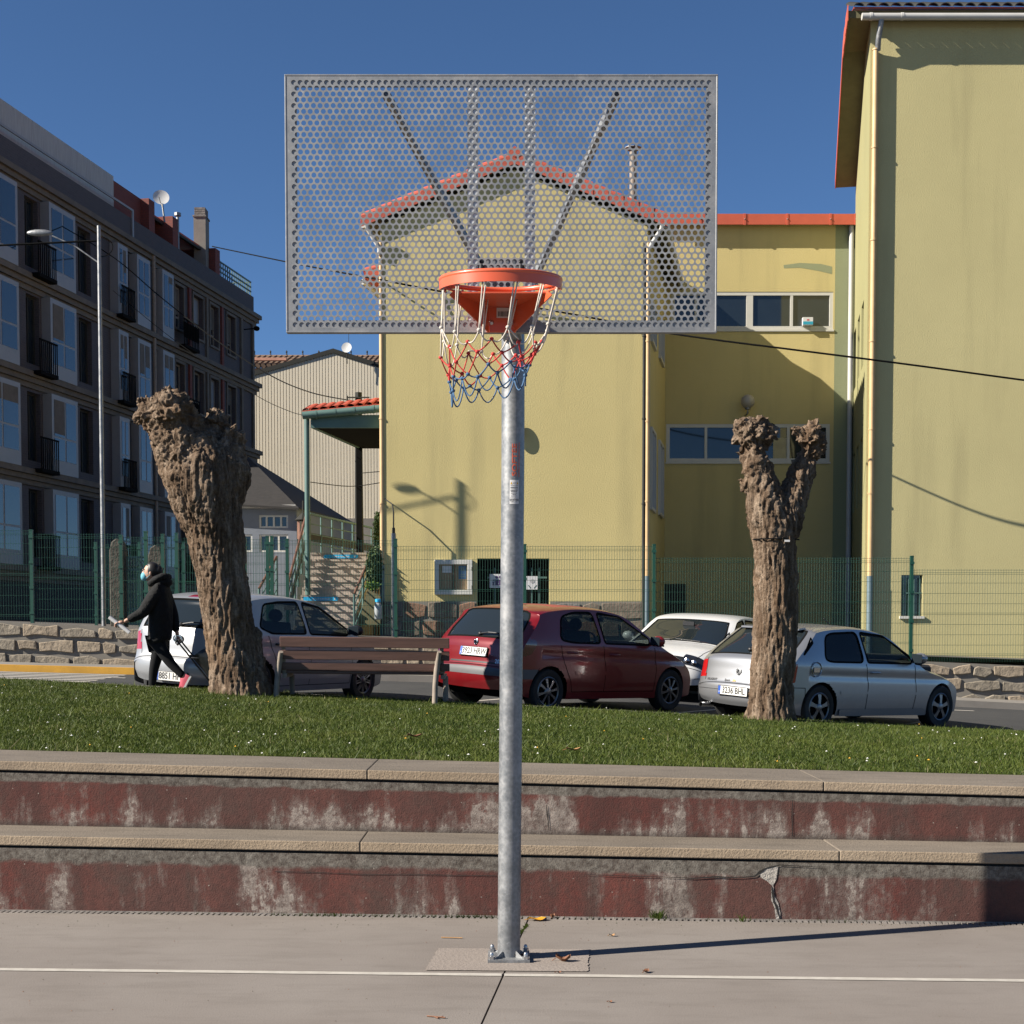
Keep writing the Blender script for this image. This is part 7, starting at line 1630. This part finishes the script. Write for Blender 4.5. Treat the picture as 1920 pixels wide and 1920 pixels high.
# white hatchback facing us
whitep = paint('white_car_paint', (.72, .72, .71), 0, rough=.3, dust=.05)
cgolf = dict(L=4.25, W=1.79, H=1.45, wb=2.63, rx=.80, wr=.315, ar=.355, paint=whitep, belt=(.93, -.01), tum=.36, tr=.11, tf=.17, zb=.2, fs=2.05,
  prof=[(.05, .28, .14), (.0, .40, .13), (.0, .60, .13), (.06, .74, .11), (.09, .90, .10), (.35, 1.24, .08), (.36, 1.36, .07), (.8, 1.43, .055), (1.4, 1.45, .05), (1.95, 1.425, .05), (2.25, 1.355, .06), (2.70, 1.14, .09), (3.12, .97, .10), (3.6, .89, .10), (3.98, .78, .15), (4.12, .68, .2), (4.2, .54, .22), (4.25, .42, .24), (4.24, .28, .25)],
  regions=[('rearglass', [(4.15, 0), (4.15, .82), (4.9, .8), (4.9, 0)], None), ('screen', [(10.1, 0), (10.1, .84), (11.96, .90), (11.96, 0)], None),
    ('rearside', None, rounded([(.82, .98), (.95, 1.29), (1.3, 1.345), (1.74, 1.36), (1.80, .93), (.95, .93)], .06)), ('frontside', None, rounded([(1.88, .93), (1.82, 1.36), (2.2, 1.31), (2.74, 1.01), (2.74, .93)], .05)),
    ('head', [(13.85, .60), (13.85, 1.01), (15.35, 1.01), (15.2, .62)], rounded([(3.72, .74), (3.80, .80), (4.2, .74), (4.2, .62), (4.0, .63)], .03)), ('grille', [(14.2, 0), (14.2, .57), (15.0, .57), (15.0, 0)], None), ('intake', [(16.2, 0), (16.2, .7), (17.2, .75), (17.2, 0)], None)],
  sided=('head',), names=dict(rearglass=('rear_window', 'tinted'), screen=('windscreen', 'glass'), rearside=('side_window', 'tinted'), frontside=('side_window', 'glass'), head=('headlight', 'headd'), grille=('grille', 'black'), intake=('air_intake', 'black')),
  seams=[[(1.84, .9), (1.9, .5), (1.88, .28)], [(.9, .9), (1.05, .6), (1.2, .3)], [(2.85, .88), (2.9, .5), (2.86, .28)], [(1.2, .28), (2.86, .28)]], wseams=[[(12.15, -.92), (12.15, .92)], [(12.1, .9), (14.0, .84)], [(12.1, -.9), (14.0, -.84)], [(15.6, -.98), (15.6, .98)]],
  mirror=(2.76, .96), mirror_mat=whitep, handles=[(1.2, .80), (2.05, .79)], spokes=5)
def xgolf(root, S, SD, pr, L, W, col):
    for sg in (1, -1):
        for v in (.70, .84):
            mb = MB(); p = S(14.7, sg * v) + Vector((.012, 0, .0)); mb.lathe([(.02, -.01), (.045, 0), (.05, .012), (.045, .016)], p, 16, 'x'); mb.sphere(p + Vector((.008, 0, 0)), (.012, .034, .034), 12, 8); obj('headlight_lens', mb, CHROME, root, smooth=50)
    p = S(17.6, 0); mb = MB(); mb.obox(p + Vector((.03, 0, .1)), (.008, 0, 0), (0, .26, 0), (0, 0, .055)); obj('number_plate', mb, PLW, root)
    mb = MB()
    for v0 in (-.1, .5): a, b = S(12.0, v0) + Vector((.02, 0, .02)), S(11.9, v0 - .5) + Vector((.02, 0, .02)); mb.tube([a, b], .01, 6)
    obj('wiper', mb, MT['black'], root)
cgolf['extra'] = [xgolf]
b_ = R(63); g_f = P(1214, 1270, 22.6); h_ = Vector((-math.cos(b_), -math.sin(b_), 0)); rear = Vector((g_f.x, 22.6, 0)) - h_ * 4.25
car('parked_car', 'white hatchback facing the camera between the red car and the right tree', (rear.x, rear.y), math.atan2(h_.y, h_.x), cgolf)

# ---------------------------------------------------------------- the walking woman
YP = 17.75; FG = road_z(P(290, 1200, YP).x, YP)
per = thing('person', 'woman in black hooded jacket, dark trousers and blue mask walking left past the silver car', 'person', (P(290, 1300, YP).x, YP, FG))
def J(px, py, dy=0): return P(px, py, YP + dy)
def skin(name, nodes_, edges, mat, parent, sub=2, root=0):
    off = wo(parent); me = bpy.data.meshes.new(name); me.from_pydata([tuple(p - off) for p, r in nodes_], edges, []); me.materials.append(mat)
    o = bpy.data.objects.new(name, me); COL.objects.link(o); o.parent = parent; WO[o.name] = off
    m_ = o.modifiers.new('skin', 'SKIN'); m_.use_smooth_shade = True
    for i, (p, r) in enumerate(nodes_):
        sv = me.skin_vertices[0].data[i]; sv.radius = (r, r) if isinstance(r, (int, float)) else r; sv.use_root = (i == root)
    s_ = o.modifiers.new('sub', 'SUBSURF'); s_.levels = sub; s_.render_levels = sub; return o
skinm = M('skin', (.52, .30, .21), .55, var=.06); hairm = M('dark_hair', (.012, .009, .008), .5, var=.3, scale=20); jack = M('black_jacket', (.010, .010, .0105), .85, spec=.25, var=.3, scale=12, bmp=.035, bscale=10); trou = M('dark_trousers', (.011, .0115, .013), .9, var=.2, spec=.2); shoe = M('pink_shoe', (.50, .045, .085), .7, var=.15); sole = M('white_sole', (.7, .69, .67), .6); maskm = M('blue_mask', (.16, .47, .58), .8, var=.05)
hipL, hipR = J(294, 1205, -.07), J(300, 1207, .08)
pel = J(299, 1196); waist = J(302, 1160); chest = J(303, 1118); neck0 = J(297, 1088); neck1 = J(287, 1078, -.01)
shL, shR = J(296, 1104, -.16), J(308, 1106, .17); elL, elR = J(268, 1150, -.22), J(325, 1152, .20); wrL, wrR = J(232, 1166, -.26), J(333, 1192, .12)
# front (standing) leg is the far one; the near leg trails behind with its heel up
knF, anF, knB, anB = J(288, 1256, .08), J(284, 1301, .10), J(320, 1244, -.08), J(349, 1272, -.09)
N = [(pel, .115), (waist, .10), (chest, .115), (neck0, .055), (neck1, .045), (hipL, .085), (knB, .055), (anB, .037), (hipR, .085), (knF, .055), (anF, .038), (shL, .055), (elL, .040), (wrL, .026), (shR, .055), (elR, .04), (wrR, .026), (J(280, 1072, -.01), .05)]
body = skin('body', N, [(0, 1), (1, 2), (2, 3), (3, 4), (0, 5), (5, 6), (6, 7), (0, 8), (8, 9), (9, 10), (2, 11), (11, 12), (12, 13), (2, 14), (14, 15), (15, 16), (4, 17)], skinm, per)
# head: skull with brow, nose, chin, ear, eye
hc = J(283, 1073); mb = MB()
def headf(d):
    k = 1.0
    if d.z < -.2: k -= .10 * (-.2 - d.z) * (1 if d.x > -.2 else -.25)
    return k
mb.sphere(hc, (.092, .072, .112), 24, 16, fn=headf); mb.sphere(hc + Vector((-.055, 0, -.06)), (.05, .045, .05), 14, 10)
mb.sphere(hc + Vector((-.094, 0, -.012)), (.022, .014, .03), 10, 8); mb.sphere(hc + Vector((.012, -.072, -.012)), (.018, .012, .03), 10, 8); mb.sphere(hc + Vector((.012, .072, -.012)), (.018, .012, .03), 10, 8); mb.sphere(hc + Vector((-.088, 0, .03)), (.015, .045, .012), 10, 8)
head = obj('head', mb, skinm, per, smooth=180)
for s in (-1, 1):
    mb = MB(); mb.sphere(hc + Vector((-.078, s * .034, .012)), (.011, .014, .009), 10, 8); obj('eye', mb, MT['sticker'], head, smooth=180); mb = MB(); mb.sphere(hc + Vector((-.087, s * .035, .012)), (.004, .006, .007), 8, 6); mb.tube([hc + Vector((-.09, s * .015, .034)), hc + Vector((-.088, s * .035, .04)), hc + Vector((-.072, s * .055, .034))], .004, 5); obj('iris', mb, hairm, head)
mb = MB(); mb.sphere(hc + Vector((-.095, 0, -.085)), (.012, .026, .008), 10, 6); obj('mouth', mb, M('lips', (.42, .14, .12), .5), head)
mb = MB(); mb.sphere(hc + Vector((-.075, 0, -.055)), (.048, .058, .058), 16, 10, fn=lambda d: 1 + .12 * (d.x < -.5)); mb.tube([hc + Vector((-.05, -.056, -.03)), hc + Vector((.012, -.08, .0))], .003, 5); mb.tube([hc + Vector((-.05, -.054, -.08)), hc + Vector((.018, -.078, -.03))], .003, 5); mb.tube([hc + Vector((-.05, .056, -.03)), hc + Vector((.012, .08, .0))], .003, 5); obj('face_mask', mb, maskm, per, smooth=180)
mb = MB(); mb.sphere(hc + Vector((.02, 0, .025)), (.098, .084, .104), 22, 14, fn=lambda d: (.72 if d.x < -.45 and d.z < .45 else 1) * (1 + .03 * noise.noise(Vector(d) * 9))); mb.sphere(hc + Vector((.095, 0, .02)), (.06, .06, .07), 14, 10, fn=lambda d: 1 + .08 * noise.noise(Vector(d) * 7)); mb.sphere(hc + Vector((.075, 0, -.05)), (.04, .055, .05), 12, 8); obj('hair', mb, hairm, per, smooth=180)
# jacket, hood, trousers, shoes
hem = J(299, 1214)
skin('jacket', [(J(299, 1200), (.205, .165)), (waist, (.195, .165)), (J(304, 1118), (.20, .175)), (J(301, 1096), (.10, .10)), (J(295, 1090, -.0), (.085, .085)), (shL, .10), (elL, .078), (J(238, 1163, -.26), .048), (shR, .088), (elR, .07), (J(331, 1186, .13), .048), (J(302, 1208), (.185, .14))], [(0, 1), (1, 2), (2, 3), (3, 4), (2, 5), (5, 6), (6, 7), (2, 8), (8, 9), (9, 10), (0, 11)], jack, per, root=2)
mb = MB(); mb.sphere(J(306, 1092), (.115, .13, .075), 18, 12, fn=lambda d: 1 + .1 * noise.noise(Vector(d) * 4)); mb.tube([J(281, 1095, -.05), J(290, 1087, -.11), J(305, 1080, -.12), J(316, 1082, 0), J(305, 1080, .12), J(290, 1087, .11), J(281, 1095, .05)], .042, 10); obj('hood', mb, jack, per, smooth=180)
skin('trousers', [(J(299, 1200), .12), (hipL, .10), (knB, .066), (J(346, 1270, -.09), .045), (hipR, .10), (knF, .064), (J(284, 1298, .10), .045)], [(0, 1), (1, 2), (2, 3), (0, 4), (4, 5), (5, 6)], trou, per)
def shoe_mesh(heel, toe, up, nm):
    f = (toe - heel); L_ = f.length; f.normalize(); up = Vector(up); up = (up - f * up.dot(f)).normalized(); sd = f.cross(up)
    def sec(t, h, w_, z0): return [heel + f * L_ * t + sd * (w_ * math.cos(a_)) + up * (z0 + max(0, h * math.sin(a_))) for a_ in np.linspace(0, math.pi, 9)]
    S_ = [(-.02, .07, .032, .022), (.06, .095, .036, .022), (.28, .095, .038, .022), (.5, .07, .042, .022), (.75, .05, .045, .024), (.93, .036, .036, .03), (1.0, .02, .02, .034)]; mb = MB(); vs = []
    for q in S_: vs += sec(*q)
    mb.add(vs, [(i * 9 + j, i * 9 + j + 1, i * 9 + j + 10, i * 9 + j + 9) for i in range(6) for j in range(8)] + [tuple(range(9)), tuple(range(54, 63))[::-1]]); o = obj('shoe', mb, shoe, per, smooth=60)
    mb = MB(); out = [(-.03, .03), (.1, .04), (.4, .042), (.75, .049), (.95, .038), (1.03, .012)]; pts = [heel + f * L_ * t + sd * w_ for t, w_ in out] + [heel + f * L_ * t - sd * w_ for t, w_ in out[::-1]]; mb.prism(pts, up * .024); obj('sole', mb, sole, o)
shoe_mesh(J(359, 1270, -.09), J(352, 1297, -.09) + Vector((-.09, 0, -.08)), (-1, 0, .35), 'shoe')
gz_ = road_z(anF.x, anF.y) + .004
shoe_mesh(Vector((anF.x + .05, anF.y, gz_)), Vector((anF.x - .19, anF.y, gz_)), (0, 0, 1), 'shoe')
def hand(wr, fdir, pdir, curl, nm):
    "palm, four unequal bent fingers and a thumb; fdir along the fingers, pdir palm normal"
    f = Vector(fdir).normalized(); pn = Vector(pdir); pn = (pn - f * pn.dot(f)).normalized(); sd = f.cross(pn); N_ = [(wr, .024), (wr + f * .035, .028), (wr + f * .075, .03)]; E_ = [(0, 1), (1, 2)]
    o = skin('hand', N_ , E_, skinm, per, 1); mb = MB()
    for i, (l_, o_) in enumerate(((.062, -.027), (.072, -.009), (.067, .009), (.052, .026))):
        b = wr + f * .085 + sd * o_; d = f.copy(); pts = [b - f * .02]
        for s in range(4): pts.append(pts[-1] + d * (l_ / 3 if s else .02)); d = Matrix.Rotation(curl * (s + .5) * .35, 3, sd) @ d
        mb.tube(pts, [.0095, .0095, .009, .008, .0065], 7)
    t0 = wr + f * .03 - sd * .026; mb.tube([t0, t0 - sd * .022 + f * .02 + pn * .012, t0 - sd * .02 + f * .045 + pn * .03, t0 - sd * .008 + f * .06 + pn * .042], [.012, .011, .0095, .007], 7); obj('fingers', mb, skinm, o, smooth=180)
hand(wrL, (-.95, -.1, -.25), (-.2, -.2, -1), 1.5, 'hand'); hand(wrR, (.25, 0, -1), (-1, 0, -.2), 1.7, 'hand')
a, b = J(205, 1157, -.27), J(243, 1186, -.27); d = (b - a); mb = MB(); mb.tube([a, b], .026, 14); mb.tube([a - d * .001, a + d * .3], .02, 12); obj('paper_roll', mb, MT['sticker'], base=(a + b) / 2, smooth=50, label='rolled white paper held in the walking woman\'s hand', cat='paper')
# trolley bag she pulls
h0, h1, axl = J(336, 1202, .08), J(352, 1222, .1), J(408, 1292, .12); ft = FG
tb = thing('trolley_bag', 'black trolley bag on a tube frame pulled behind the walking woman', 'trolley bag', (axl.x, axl.y, road_z(axl.x, axl.y)))
mb = MB(); dd = (axl - h0).normalized()
for s in (-.1, .1): mb.tube([h0 + Vector((0, s, 0)), axl + Vector((0, s, 0))], .011, 8)
mb.tube([h0 + Vector((0, -.1, 0)), h0 - dd * .03, h0 + Vector((0, .1, 0))], .015, 8); obj('frame', mb, MT['black'], tb)
nrm_ = Vector((-dd.z, 0, dd.x)); nrm_ = nrm_ if nrm_.z > 0 else -nrm_
st, en = h0.lerp(axl, .36), h0.lerp(axl, .98)
mb = MB(); vs = []; K = 9
for i in range(K):
    t = i / (K - 1); c_ = st.lerp(en, t); th_ = .06 + .13 * math.sin(math.pi * min(1, .12 + t * .75)) ; w_ = .17
    for j in range(12): a_ = 2 * math.pi * j / 12; vs.append(c_ + nrm_ * (th_ + th_ * math.copysign(abs(math.cos(a_)) ** .7, math.cos(a_)) * .95) + Vector((0, 1, 0)) * w_ * math.copysign(abs(math.sin(a_)) ** .6, math.sin(a_)) + dd * .02 * noise.noise(Vector((i * .7, j * .9, 0))))
mb.add(vs, [(i * 12 + j, i * 12 + (j + 1) % 12, (i + 1) * 12 + (j + 1) % 12, (i + 1) * 12 + j) for i in range(K - 1) for j in range(12)] + [tuple(range(12))[::-1], tuple(range((K - 1) * 12, K * 12))]); obj('bag', mb, M('black_leather', (.014, .016, .016), .38, var=.3, scale=9, bmp=.015, bscale=9), tb, smooth=60)
mb = MB(); mb.tube([st + nrm_ * .02 + Vector((0, -.175, 0)), st.lerp(en, .5) + nrm_ * .30 + Vector((0, -.1, 0)), en + nrm_ * .16 + Vector((0, -.175, 0))], .006, 5); obj('piping', mb, MT['galv_dark'], tb)
rw = .07
for s in (-.14, .14): mb = MB(); c_ = Vector((axl.x, axl.y + s, road_z(axl.x, axl.y) + rw)); mb.lathe([(rw * .6, -.015), (rw, -.012), (rw, .012), (rw * .6, .015)], c_, 16, 'y'); obj('wheel', mb, RUB, tb, smooth=50)

# ---------------------------------------------------------------- repeats share a group phrase
GROUPS = dict(parked_car='cars parked along the street', plane_tree='pollarded plane trees on the lawn', satellite_dish='satellite dishes on the buildings', leaf='fallen leaves', twig='fallen twigs', weed_tuft='weed tufts in the drain', overhead_wire='overhead wires', poster='posters in the barred window', sign='distance signs on the stair', shrub='shrubs beside the stair', stair_railing='railings of the outdoor stair', wire_fence='green wire fences', gate_pillar='stone gate pillars')
for o in SC.objects:
    if o.parent is None and 'category' in o.keys():
        g_ = GROUPS.get(o.name.split('.')[0])
        if g_: o['group'] = g_
